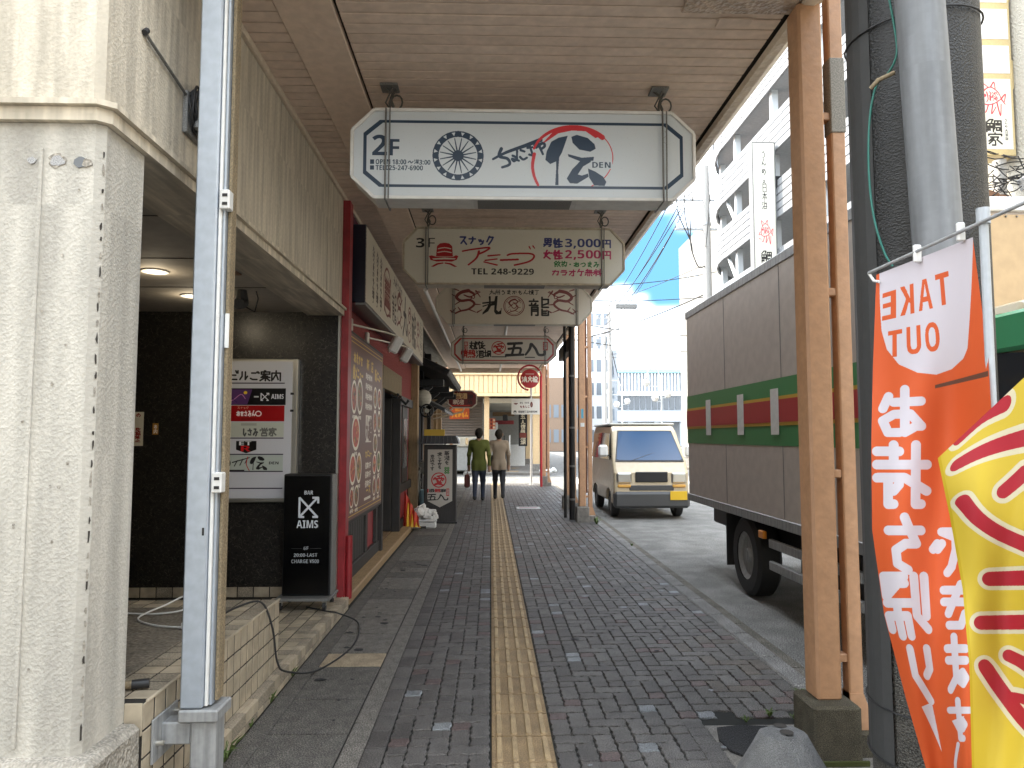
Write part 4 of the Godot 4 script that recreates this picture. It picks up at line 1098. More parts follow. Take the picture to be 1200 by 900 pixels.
# ---- the red restaurant ----
func red_shop() -> void:
	var b := thing("red_restaurant", P(-1.6, 0, 10.0), "red restaurant front with black timber panels and an open doorway", "shop front")
	part(b, "back_wall", Shape.new().span(P(-9.0, -0.05, 6.76), P(-3.2, 13.0, 13.55)), M.hole)
	part(b, "upper_wall", Shape.new().span(P(-3.2, 4.0, 6.64), P(-1.42, 13.0, 13.55)), M.concrete_wall)
	part(b, "red_wall", Shape.new().span(P(-3.19, 2.12, 6.76), P(-1.42, 3.99, 13.5)), M.red_stucco)
	part(b, "corner_strip", Shape.new().span(P(-1.351, 0.07, 6.62), P(-1.285, 3.66, 6.76), 0.004), M.red_paint)
	part(b, "corner_pipe", Shape.new().cyl(P(-1.26, 0.07, 6.68), P(-1.26, 0.62, 6.68), 0.03, 0.03, 10), M.red_paint)
	part(b, "corner_post", Shape.new().span(P(-1.46, 0.06, 6.8), P(-1.36, 2.72, 6.9), 0.004), M.dark_timber)
	part(b, "sill_beam", Shape.new().span(P(-1.5, -0.03, 6.63), P(-1.27, 0.07, 13.4), 0.012), M.pale_timber)
	part(b, "floor", Shape.new().span(P(-3.2, -0.05, 6.8), P(-1.51, 0.08, 13.5)), M.old_timber)
	# black panelled wainscot below the menu, red insets
	part(b, "wainscot_rail", Shape.new().span(P(-1.47, 0.62, 6.91), P(-1.41, 0.72, 9.4), 0.004), M.dark_timber)
	part(b, "wainscot_rail", Shape.new().span(P(-1.47, 0.07, 6.91), P(-1.405, 0.2, 9.4), 0.004), M.dark_timber)
	part(b, "wall_behind_menu", Shape.new().span(P(-1.6, 0.08, 6.82), P(-1.45, 2.74, 9.39)), M.red_paint)
	for d in [7.35, 8.45, 9.2]: part(b, "stile", Shape.new().span(P(-1.47, 0.2, d), P(-1.412, 0.62, d + 0.14), 0.003), M.dark_timber)
	for k in 7: part(b, "slat", Shape.new().span(P(-1.448, 0.2, 7.5 + k * 0.135), P(-1.432, 0.62, 7.625 + k * 0.135), 0.004), M.dark_timber)
	var sw := part(b, "wall_socket", Shape.new().span(P(-1.412, 0.3, 7.28), P(-1.395, 0.42, 7.34), 0.003), M.white_plastic)
	sw.set_meta("label", "small white socket on the black wainscot")
	# doorway
	part(b, "door_post", Shape.new().span(P(-1.5, 0.07, 9.4), P(-1.37, 2.3, 9.5), 0.004), M.dark_timber)
	part(b, "door_post", Shape.new().span(P(-1.5, 0.07, 11.28), P(-1.38, 2.1, 11.4), 0.004), M.dark_timber)
	part(b, "door_lintel", Shape.new().span(P(-1.46, 2.12, 9.3), P(-1.36, 2.42, 11.25), 0.006), M.worn_wood)
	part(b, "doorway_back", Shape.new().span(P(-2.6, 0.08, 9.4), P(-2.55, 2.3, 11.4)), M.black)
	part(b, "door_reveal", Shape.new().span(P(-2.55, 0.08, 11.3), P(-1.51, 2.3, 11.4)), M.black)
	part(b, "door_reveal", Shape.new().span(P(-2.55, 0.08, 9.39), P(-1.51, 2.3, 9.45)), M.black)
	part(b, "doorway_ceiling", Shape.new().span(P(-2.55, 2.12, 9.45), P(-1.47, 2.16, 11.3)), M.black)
	part(b, "open_door", Shape.new().span(P(-2.3, 0.09, 11.18), P(-1.5, 2.08, 11.25), 0.004), M.dark_timber)
	part(b, "door_hook", Shape.new().tube([P(-1.38, 2.08, 10.2), P(-1.3, 2.04, 10.2), P(-1.28, 2.1, 10.2)], 0.02, 6), M.black)
	part(b, "door_hook", Shape.new().tube([P(-1.38, 2.08, 11.3), P(-1.3, 2.0, 11.3), P(-1.26, 2.06, 11.3)], 0.025, 6), M.black)
	# panels beyond the door
	for a in [[11.42, 11.75], [12.55, 12.75]]: part(b, "red_panel", Shape.new().span(P(-1.45, 0.75, a[0]), P(-1.42, 2.0, a[1]), 0.003), M.red_paint)
	for a in [[11.42, 12.75]]: part(b, "lower_red_panel", Shape.new().span(P(-1.45, 0.2, a[0]), P(-1.43, 0.62, a[1]), 0.003), M.red_paint)
	part(b, "rail", Shape.new().span(P(-1.46, 0.62, 11.41), P(-1.4, 0.76, 13.1), 0.004), M.dark_timber)
	part(b, "rail", Shape.new().span(P(-1.46, 2.0, 11.41), P(-1.38, 2.14, 13.1), 0.004), M.dark_timber)
	part(b, "window_frame", Shape.new().span(P(-1.46, 0.77, 11.8), P(-1.405, 1.99, 12.5), 0.006), M.dark_timber)
	part(b, "window_pane", Shape.new().span(P(-1.404, 1.0, 11.9), P(-1.4, 1.8, 12.4), 0.001), M.black_gloss)
	part(b, "end_post", Shape.new().span(P(-1.46, 0.05, 13.12), P(-1.3, 3.0, 13.36), 0.008), M.pale_timber)
	part(b, "skirting", Shape.new().span(P(-1.46, 0.07, 11.41), P(-1.4, 0.2, 13.1), 0.004), M.dark_timber)
	part(b, "end_wall", Shape.new().span(P(-3.2, 0.0, 13.38), P(-1.42, 4.0, 13.56)), M.dark_timber)
	# menu board
	var t := thing("menu_board", P(-1.35, 1.6, 8.25), "tall brown menu board of dish pictures on the red restaurant wall", "menu board")
	part(t, "frame", Shape.new().span(P(-1.43, 0.655, 7.08), P(-1.372, 2.555, 9.36), 0.01), M.dark_timber)
	sheet(t, "face", P(-1.371, 0.69, 7.13), Vector3.FORWARD, Vector3.UP, 2.18, 1.83, menu_print().tex(), 0.5)
	# long light box above
	t = thing("box_sign", P(-1.3, 3.1, 10.0), "long white light-box sign with a navy end above the red restaurant", "sign")
	part(t, "cabinet", Shape.new().span(P(-1.42, 2.785, 7.0), P(-1.208, 3.55, 13.0), 0.006), M["navy"])
	var p := Print.new(1400, 180, Color(0.80, 0.78, 0.71)).frame(Vector2(0, 0), Vector2(600, 77))
	var k := Color(0.16, 0.14, 0.13); var rd := Color(0.45, 0.17, 0.15)
	for i in 3: p.kana(G, "九州うまかもん横丁", 38 + i * 26, 8, 13, 62, 1.6, k, true)
	p.kana(G, "龍", 115, 10, 62, 56, 4, rd); p.ring(Vector2(146, 38), Vector2(32, 30), 3, rd, Color(0.80, 0.78, 0.71)); p.kana(G, "龍龍龍龍", 124, 18, 44, 40, 3, rd)
	p.kana(G, "龍", 188, 22, 40, 44, 3, Color(0.25, 0.2, 0.18)); p.kana(G, "九州うまか", 200, 4, 90, 12, 1.5, k)
	dragon(p, 232, 14, 62, 52, rd, false)
	p.kana(G, "九", 300, 8, 56, 60, 8, k); p.ring(Vector2(384, 40), Vector2(26, 28), 3, rd, Color(0.80, 0.78, 0.71)); dragon(p, 364, 18, 40, 42, rd, false)
	p.kana(G, "龍", 414, 8, 58, 60, 6, k)
	dragon(p, 482, 14, 56, 52, rd, true)
	for i in 2: p.kana(G, "うまかもん横丁九", 546 + i * 24, 8, 13, 60, 1.6, k, true)
	p.wear(13, 8, Color(0.4, 0.36, 0.3))
	sheet(t, "face", P(-1.207, 2.80, 7.02), Vector3.FORWARD, Vector3.UP, 5.96, 0.735, p.tex(), 0.4)
	part(t, "bottom_rail", Shape.new().span(P(-1.3, 2.76, 7.0), P(-1.2, 2.784, 13.0), 0.004), M.dull_steel)
	# arm lamps
	for a in [[7.3, "white arm spotlight over the top of the menu board"], [8.3, "white arm spotlight over the menu board, second from the porch"]]:
		var d: float = a[0]
		t = thing("arm_lamp", P(-1.4, 2.65, d), a[1], "lamp", "arm lamps over the menu board")
		part(t, "bracket", Shape.new().span(P(-1.42, 2.56, d - 0.05), P(-1.38, 2.68, d + 0.05), 0.006), M.silver)
		part(t, "arm", Shape.new().tube([P(-1.39, 2.62, d), P(-1.1, 2.6, d + 0.45), P(-1.0, 2.58, d + 0.6)], 0.011, 6), M.silver)
		part(t, "head", Shape.new().box(P(-1.03, 2.5, d + 0.62), Vector3(0.1, 0.19, 0.16), 0.02, Basis.from_euler(Vector3(0.25, 0.3, -0.45))), M.white_plastic)
		part(t, "glass", Shape.new().box(P(-1.074, 2.48, d + 0.625), Vector3(0.006, 0.14, 0.13), 0.002, Basis.from_euler(Vector3(0.25, 0.3, -0.45))), M.silver)
	t = thing("conduit_pipe", P(-1.34, 2.6, 6.95), "thin dark conduit stepping down under the navy end of the light-box sign", "conduit")
	part(t, "pipe", Shape.new().tube([P(-1.35, 2.79, 7.05), P(-1.35, 2.55, 7.02), P(-1.36, 0.9, 6.98)], 0.012, 6), M.rubber)

func dragon(p: Print, x: float, y: float, w: float, h: float, col: Color, flip: bool) -> void:
	var q := func(a: Array) -> Array:
		var o := []
		for i in range(0, a.size(), 2): o.append_array([x + (1.0 - a[i] if flip else a[i]) * w, y + a[i + 1] * h])
		return o
	p.brush(q.call([0.55, 0.05, 0.3, 0.12, 0.15, 0.3, 0.3, 0.45, 0.6, 0.42, 0.75, 0.58, 0.55, 0.78, 0.3, 0.85, 0.1, 0.95]), w * 0.12, w * 0.05, col)
	p.brush(q.call([0.55, 0.05, 0.75, 0.2, 0.6, 0.3, 0.4, 0.22]), w * 0.09, w * 0.04, col)
	for a in [[0.15, 0.3, 0.0, 0.2], [0.3, 0.45, 0.1, 0.6], [0.6, 0.42, 0.7, 0.28], [0.75, 0.58, 0.95, 0.6], [0.55, 0.78, 0.8, 0.9], [0.3, 0.85, 0.2, 0.7], [0.75, 0.2, 0.95, 0.1], [0.8, 0.05, 0.95, 0.3], [0.85, 0.9, 1.0, 0.8], [0.0, 0.9, 0.12, 0.75]]:
		p.brush(q.call(a), w * 0.05, w * 0.025, col)

func menu_print() -> Print:
	var B := Color(0.40, 0.26, 0.22)
	var p := Print.new(700, 600, B).frame(Vector2(0, 0), Vector2(218, 183))
	var Y := Color(0.80, 0.66, 0.25); var W := Color(0.86, 0.83, 0.78)
	p.rect(4, 3, 214, 4, Y); p.rect(4, 179, 214, 180, Y); p.rect(4, 3, 5.2, 180, Y); p.rect(212.8, 3, 214, 180, Y)
	p.rect(8, 7, 210, 7.8, Y); p.rect(8, 175, 210, 175.8, Y)
	p.kana(G, "おまかせ", 20, 16, 52, 12, 2.2, Y); p.kana(G, "飲メニュー", 18, 30, 58, 14, 2.6, Y)
	p.kana(G, "新 店", 98, 16, 44, 12, 2.2, Y); p.kana(G, "新メニュー", 156, 22, 48, 14, 2.6, Y)
	var r := RandomNumberGenerator.new()
	r.seed = 31
	for row in 4: p.kana(G, "男性円飲物料", 92, 32 + row * 11, 44, 7, 1.2, W)
	p.rect(96, 78, 134, 108, W); p.kana(G, "九龍", 97, 80, 36, 26, 4, B)
	p.kana(G, "カメニュー", 96, 116, 42, 9, 1.8, Y)
	for row in 3: p.kana(G, "信案内円", 96, 130 + row * 10, 38, 7, 1.2, W)
	p.kana(G, "コース", 88, 156, 46, 9, 1.8, Y); p.rect(92, 168, 134, 171, W)
	var cols := [Color(0.72, 0.27, 0.14), Color(0.62, 0.45, 0.22), Color(0.33, 0.38, 0.14), Color(0.55, 0.2, 0.12), Color(0.45, 0.32, 0.2)]
	var spots := [[26, 62, 15, 17], [58, 60, 17, 19], [38, 98, 22, 18], [24, 134, 17, 16], [58, 134, 15, 16], [20, 162, 11, 10], [46, 162, 13, 11], [160, 56, 13, 13], [192, 56, 14, 13], [160, 84, 13, 13], [192, 84, 14, 13], [164, 110, 16, 12], [160, 134, 13, 12], [192, 132, 14, 13], [160, 160, 12, 11], [190, 160, 14, 11]]
	for s in spots:
		var at := Vector2(s[0], s[1])
		p.oval(at, Vector2(s[2], s[3]), Color(0.90, 0.87, 0.80))
		var c: Color = cols[r.randi() % 5]
		p.oval(at, Vector2(s[2], s[3]) * 0.8, c)
		for k in 26:
			var a := r.randf() * TAU
			var l := sqrt(r.randf()) * 0.68
			p.oval(at + Vector2(cos(a) * s[2], sin(a) * s[3]) * l, Vector2.ONE * r.randf_range(0.8, 2.6), c.lerp([Color(0.85, 0.7, 0.4), Color(0.2, 0.1, 0.05), Color(0.3, 0.45, 0.12), Color(0.8, 0.25, 0.1)][r.randi() % 4], r.randf_range(0.3, 0.9)))
		p.kana(G, "料円物", s[0] - 8, s[1] + s[3] + 1, 16, 4, 0.9, W)
	return p
# ---- hanging light boxes ----
func octagon(w: float, h: float, cx: float, cy: float) -> PackedVector2Array:
	return PackedVector2Array([Vector2(cx, 0), Vector2(w - cx, 0), Vector2(w, cy), Vector2(w, h - cy), Vector2(w - cx, h), Vector2(cx, h), Vector2(0, h - cy), Vector2(0, cy)])

func hanging_sign(called: String, label: String, d: float, x0: float, x1: float, y0: float, y1: float, cx: float, cy: float, deep: float, face: Print, body: Material, rim: Material, straps: Array) -> Node3D:
	var t := thing(called, P((x0 + x1) / 2, y1, d), label, "sign", "octagonal light boxes hung under the canopy")
	var w := x1 - x0; var h := y1 - y0
	part(t, "cabinet", Shape.new().prism(octagon(w, h, cx, cy), P(x0, y0, d + deep), Vector3.RIGHT, Vector3.UP, Vector3.BACK, deep), body)
	var inset := 0.012
	var o := part(t, "face", Shape.new().prism(octagon(w - inset * 2, h - inset * 2, cx - inset * 0.5, cy - inset * 0.5), P(x0 + inset, y0 + inset, d), Vector3.RIGHT, Vector3.UP, Vector3.BACK, 0.003), printed(face.tex(), 0.35))
	var rp := octagon(w, h, cx, cy)
	var rs := Shape.new()
	for i in 8:
		var a := rp[i]; var b := rp[(i + 1) % 8]
		rs.bar(P(x0 + a.x, y0 + a.y, d - 0.003), P(x0 + b.x, y0 + b.y, d - 0.003), 0.02, 0.02, 0.003)
	part(t, "rim", rs, rim)
	for k in 3:
		part(t, "bottom_cover", Shape.new().span(P(x0 + cx + 0.02 + k * (w - 2 * cx) / 3, y0 - 0.006, d + 0.02), P(x0 + cx + (k + 1) * (w - 2 * cx) / 3 - 0.01, y0 - 0.001, d + deep - 0.02), 0.001), M.dull_steel if k == 1 else body)
	for x in straps:
		part(t, "strap", Shape.new().tube([P(x, y1 + 0.01, d + deep * 0.5), P(x, y1 + 0.005, d - 0.016), P(x, y0 - 0.012, d - 0.016), P(x, y0 - 0.012, d + deep + 0.01), P(x, y1 + 0.01, d + deep + 0.01)], 0.006, 5), M.dull_steel)
		part(t, "strap", Shape.new().tube([P(x + 0.025, y1 + 0.01, d + deep * 0.5), P(x + 0.025, y1 + 0.005, d - 0.016), P(x + 0.02, y0 - 0.012, d - 0.016)], 0.0045, 5), M.dull_steel)
		var hg := Shape.new()
		var dm := d + deep * 0.5
		hg.tube([P(x - 0.03, 3.70, dm), P(x + 0.02, 3.66, dm), P(x + 0.005, 3.6, dm), P(x + 0.01, y1, dm)], 0.008, 5)
		hg.tube([P(x + 0.05, 3.7, dm + 0.02), P(x + 0.01, 3.63, dm), P(x + 0.03, 3.58, dm), P(x, y1, dm + 0.02)], 0.007, 5)
		hg.tube([P(x + 0.03, 3.7, dm - 0.02), P(x - 0.02, 3.6, dm), P(x + 0.03, y1 + 0.02, dm)], 0.006, 5)
		var ring := []
		for i in 13: ring.append(P(x + 0.05 + cos(TAU * i / 12) * 0.035, (3.7 + y1) / 2 + 0.0 + sin(TAU * i / 12) * 0.045, dm))
		hg.tube(ring, 0.006, 5)
		part(t, "hanger", hg, M["wire_dark"])
		part(t, "ceiling_plate", Shape.new().span(P(x - 0.05, 3.69, dm - 0.06), P(x + 0.06, 3.7025, dm + 0.06), 0.002), M.dull_steel)
	return t

func hanging_signs() -> void:
	mat("wire_dark", Color(0.09, 0.085, 0.075), 0.6)
	var N := Color(0.13, 0.22, 0.31); var W := Color(0.79, 0.82, 0.84); var R := Color(0.78, 0.16, 0.19)
	# first box: wheel and brush lettering
	var p := Print.new(1372, 338, W).frame(Vector2(30, 130), Vector2(1128, 400))
	for e in [[60, 157, 26, 10, N], [70, 166, 24, 0, W]]:
		var a: float = e[0]; var b: float = e[1]; var c: float = 52
		p.flat([a + c, b, 1158 - a - c, b, 1158 - a, b + c * 0.82, 1158 - a, 530 - b - c * 0.82, 1158 - a - c, 530 - b, a + c, 530 - b, a, 530 - b - c * 0.82, a, b + c * 0.82], e[4])
	p.latin(sans_bold, "2", 88, 205, 48, 66, N); p.latin(sans_bold, "F", 142, 219, 34, 52, N)
	p.rect(82, 285, 95, 299, N); p.rect(82, 304, 95, 318, N)
	p.latin(sans_bold, "OPEN 18:00", 100, 284, 98, 16, N); p.brush([204, 294, 210, 289, 214, 295, 220, 290], 3, 3, N)
	p.kana(G, "深", 224, 283, 15, 15, 2, N); p.latin(sans_bold, "3:00", 240, 285, 36, 15, N)
	p.latin(sans_bold, "TEL025-247-6900", 100, 303, 152, 16, N)
	wheel(p, Vector2(365, 270), Vector2(83, 80), N, W)
	p.brush([478, 280, 520, 258, 580, 236, 632, 216], 7, 14, N)
	p.brush([505, 246, 498, 270, 525, 278, 532, 296, 508, 306], 11, 8, N)
	p.brush([542, 268, 556, 276, 546, 286, 540, 278, 562, 284], 8, 7, N); p.brush([556, 252, 556, 280], 7, 6, N)
	p.brush([568, 250, 580, 254], 8, 7, N); p.brush([566, 272, 576, 280, 588, 274], 8, 7, N)
	p.brush([590, 242, 606, 240], 8, 7, N); p.brush([596, 232, 606, 262], 8, 7, N); p.brush([596, 264, 610, 268], 8, 6, N); p.brush([612, 234, 618, 240], 7, 6, N)
	p.brush([618, 240, 640, 226, 646, 236, 634, 246], 10, 8, N); p.brush([622, 222, 640, 262], 10, 7, N)
	var arc := []
	for i in 11:
		var an := deg_to_rad(196 + i * 12.2)
		arc.append_array([737 + cos(an) * 131, 271 + sin(an) * 98])
	p.brush(arc, 7, 17, R)
	p.flat([640, 225, 680, 182, 735, 170, 790, 176, 826, 202, 812, 208, 780, 186, 735, 184, 690, 194, 650, 222], R)
	var thin := []
	for i in 9:
		var an := deg_to_rad(-42 + i * 13)
		thin.append_array([737 + cos(an) * 131, 271 + sin(an) * 105])
	p.brush(thin, 3, 3, R)
	p.brush([612, 262, 606, 300, 612, 335, 624, 362], 11, 8, R)
	brush_den(p, 648, 198, 198, 165, N)
	p.rect(796, 282, 866, 307, W)
	p.latin(sans_bold, "DEN", 801, 286, 60, 18, N)
	p.brush([1040, 182, 1046, 196, 1030, 212, 1048, 226], 1.5, 1.2, Color(0.6, 0.62, 0.64))
	p.wear(21, 14, Color(0.45, 0.45, 0.42))
	hanging_sign("hanging_sign", "white octagonal hanging sign with a navy wheel and red circle", 4.4, -0.85, 1.255, 2.955, 3.505, 0.135, 0.13, 0.21, p, M.sign_white, M.sign_white, [-0.645, 1.06])
	# second box: snack bar
	W = Color(0.78, 0.765, 0.72)
	var B := Color(0.15, 0.19, 0.42); var K := Color(0.13, 0.13, 0.14); R = Color(0.62, 0.08, 0.12); var Mg := Color(0.64, 0.10, 0.32); var Gn := Color(0.10, 0.42, 0.20)
	p = Print.new(1040, 284, W).frame(Vector2(48, 100), Vector2(1088, 382))
	p.latin(sans_bold, "3", 100, 148, 40, 50, K); p.latin(sans, "F", 158, 148, 32, 48, K)
	p.kana(G, "スナック", 304, 134, 170, 48, 8, B)
	# hat and moustache
	p.flat([196, 244, 200, 190, 214, 176, 236, 172, 258, 176, 272, 190, 276, 244], R)
	p.brush([206, 204, 236, 198, 266, 204], 5, 5, W); p.brush([204, 224, 236, 218, 268, 224], 5, 5, W)
	p.flat([162, 242, 176, 240, 196, 246, 276, 246, 290, 238, 302, 242, 294, 262, 270, 272, 236, 270, 200, 272, 170, 264], R)
	p.flat([176, 256, 236, 250, 290, 254, 284, 260, 236, 260, 184, 262], W)
	p.flat([172, 298, 200, 280, 230, 276, 232, 282, 206, 288, 184, 300], R); p.flat([296, 298, 268, 280, 238, 276, 236, 282, 262, 288, 284, 300], R)
	p.brush([322, 216, 370, 206, 448, 196, 432, 214, 400, 230], 8, 10, R); p.brush([400, 216, 388, 252, 350, 288], 11, 8, R)
	p.brush([444, 240, 500, 234], 9, 7, R); p.brush([430, 264, 486, 256], 8, 7, R); p.brush([424, 272, 486, 288], 7, 8, R)
	p.brush([504, 262, 586, 258], 10, 10, R)
	p.brush([536, 236, 560, 228, 640, 226, 664, 240, 640, 268, 570, 288], 9, 9, R); p.brush([640, 190, 646, 202], 7, 5, R); p.brush([658, 186, 666, 198], 7, 5, R)
	p.latin(sans_bold, "TEL 248-9229", 364, 306, 298, 32, K)
	p.kana(G, "男性", 704, 144, 96, 50, 8, B); p.latin(sans_bold, "3,000", 812, 146, 172, 52, B); p.kana(G, "円", 988, 146, 44, 48, 7, B)
	p.kana(G, "女性", 704, 206, 96, 50, 8, Mg); p.latin(sans_bold, "2,500", 812, 206, 172, 52, Mg); p.kana(G, "円", 988, 206, 44, 48, 7, Mg)
	p.kana(G, "飲物", 758, 264, 64, 32, 4.5, Gn); p.oval(Vector2(836, 282), Vector2(4, 4), Gn); p.kana(G, "おつまみ", 850, 266, 128, 32, 5, Gn)
	p.kana(G, "カラオケ無料", 746, 306, 240, 38, 6, Mg)
	p.wear(22, 14, Color(0.4, 0.34, 0.26))
	hanging_sign("hanging_sign", "cream octagonal hanging sign with a red sombrero and prices", 6.9, -0.83, 1.272, 2.95, 3.49, 0.13, 0.14, 0.2, p, M.sign_cream, M.rust_cream, [-0.62, 1.06])
	# third box: dragons
	W = Color(0.80, 0.775, 0.72); K = Color(0.10, 0.09, 0.09); R = Color(0.46, 0.20, 0.19)
	p = Print.new(1000, 250, W).frame(Vector2(155, 369), Vector2(930, 556))
	p.kana(G, "九州うまかもん横丁", 416, 386, 254, 26, 3.2, K)
	for f in [false, true]:
		dragon(p, 706 if f else 228, 386, 150, 130, R, f)
		p.brush([345 if not f else 735, 400, 365 if not f else 718, 395], 5, 4, R); p.ring(Vector2(335 if not f else 752, 425), Vector2(9, 9), 4, R, W)
		p.brush([220 if not f else 860, 495, 250 if not f else 830, 510], 6, 4, R); p.brush([240 if not f else 845, 385, 262 if not f else 822, 392], 7, 5, R)
	p.flat([380, 470, 440, 452, 446, 420, 458, 418, 456, 450, 452, 490, 462, 500, 474, 492, 474, 482, 478, 482, 476, 512, 450, 514, 440, 500, 442, 466, 425, 470, 410, 498, 380, 516, 404, 480, 410, 466, 384, 476], K)
	p.brush([384, 456, 452, 448], 8, 8, K); p.brush([418, 424, 416, 466, 384, 508], 10, 6, K)
	p.ring(Vector2(541, 470), Vector2(54, 52), 4, R, W); p.ring(Vector2(541, 470), Vector2(46, 44), 2, R, W)
	dragon(p, 505, 432, 74, 78, R, false); p.ring(Vector2(541, 470), Vector2(14, 14), 4, R, W)
	p.kana(G, "龍", 614, 420, 106, 102, 9, K)
	p.wear(23, 10, Color(0.42, 0.36, 0.28))
	hanging_sign("hanging_sign", "cream hanging sign with maroon dragons around black characters", 9.6, -0.715, 1.335, 2.99, 3.5, 0.15, 0.17, 0.2, p, M.sign_cream, M.sign_cream, [-0.5, 1.13])
	# fourth box: red line border
	W = Color(0.80, 0.78, 0.73)
	p = Print.new(870, 220, W).frame(Vector2(165, 50), Vector2(600, 160))
	R = Color(0.68, 0.12, 0.09)
	for e in [[174, 57, R], [180, 61, W]]:
		var a: float = e[0]; var b: float = e[1]
		p.flat([a + 24, b, 765 - a - 24, b, 765 - a, b + 26, 765 - a, 210 - b - 26, 765 - a - 24, 210 - b, a + 24, 210 - b, a, 210 - b - 26, a, b + 26], e[2])
	p.rect(216, 72, 232, 106, R); p.kana(G, "新潟", 217, 74, 14, 30, 1.6, W, true)
	p.kana(G, "越後", 238, 70, 66, 34, 5, K); p.kana(G, "情熱", 200, 106, 64, 34, 5, R); p.kana(G, "酒場", 266, 106, 62, 34, 4.5, K)
	p.ring(Vector2(360, 98), Vector2(30, 29), 3.5, R, W); p.kana(G, "愛", 338, 76, 44, 44, 5, R); p.rect(330, 134, 392, 138, K)
	brush_58(p, 392, 68, 162, 68, K)
	p.rect(546, 72, 566, 108, R); p.kana(G, "酒場", 548, 74, 15, 32, 1.6, W, true)
	p.rect(470, 136, 512, 140, K)
	p.wear(24, 10, Color(0.42, 0.36, 0.28))
	hanging_sign("hanging_sign", "pale hanging sign with a red line border and heavy black characters", 14.2, -0.765, 1.28, 2.93, 3.46, 0.17, 0.15, 0.18, p, M.sign_cream, M.rust_cream, [-0.55, 1.05])

func brush_58(p: Print, x: float, y: float, w: float, h: float, col: Color) -> void:
	var q := func(a: Array) -> Array:
		var o := []
		for i in range(0, a.size(), 2): o.append_array([x + a[i] * w, y + a[i + 1] * h])
		return o
	p.brush(q.call([0.05, 0.18, 0.40, 0.14]), h * 0.17, h * 0.16, col)
	p.brush(q.call([0.22, 0.16, 0.15, 0.82]), h * 0.15, h * 0.15, col)
	p.brush(q.call([0.06, 0.50, 0.36, 0.46, 0.34, 0.84]), h * 0.15, h * 0.15, col)
	p.brush(q.call([0.0, 0.90, 0.44, 0.86]), h * 0.18, h * 0.14, col)
	p.brush(q.call([0.64, 0.22, 0.60, 0.52, 0.50, 0.86]), h * 0.2, h * 0.12, col)
	p.brush(q.call([0.66, 0.20, 0.76, 0.50, 0.84, 0.86, 0.98, 0.84, 0.99, 0.66]), h * 0.16, h * 0.16, col)

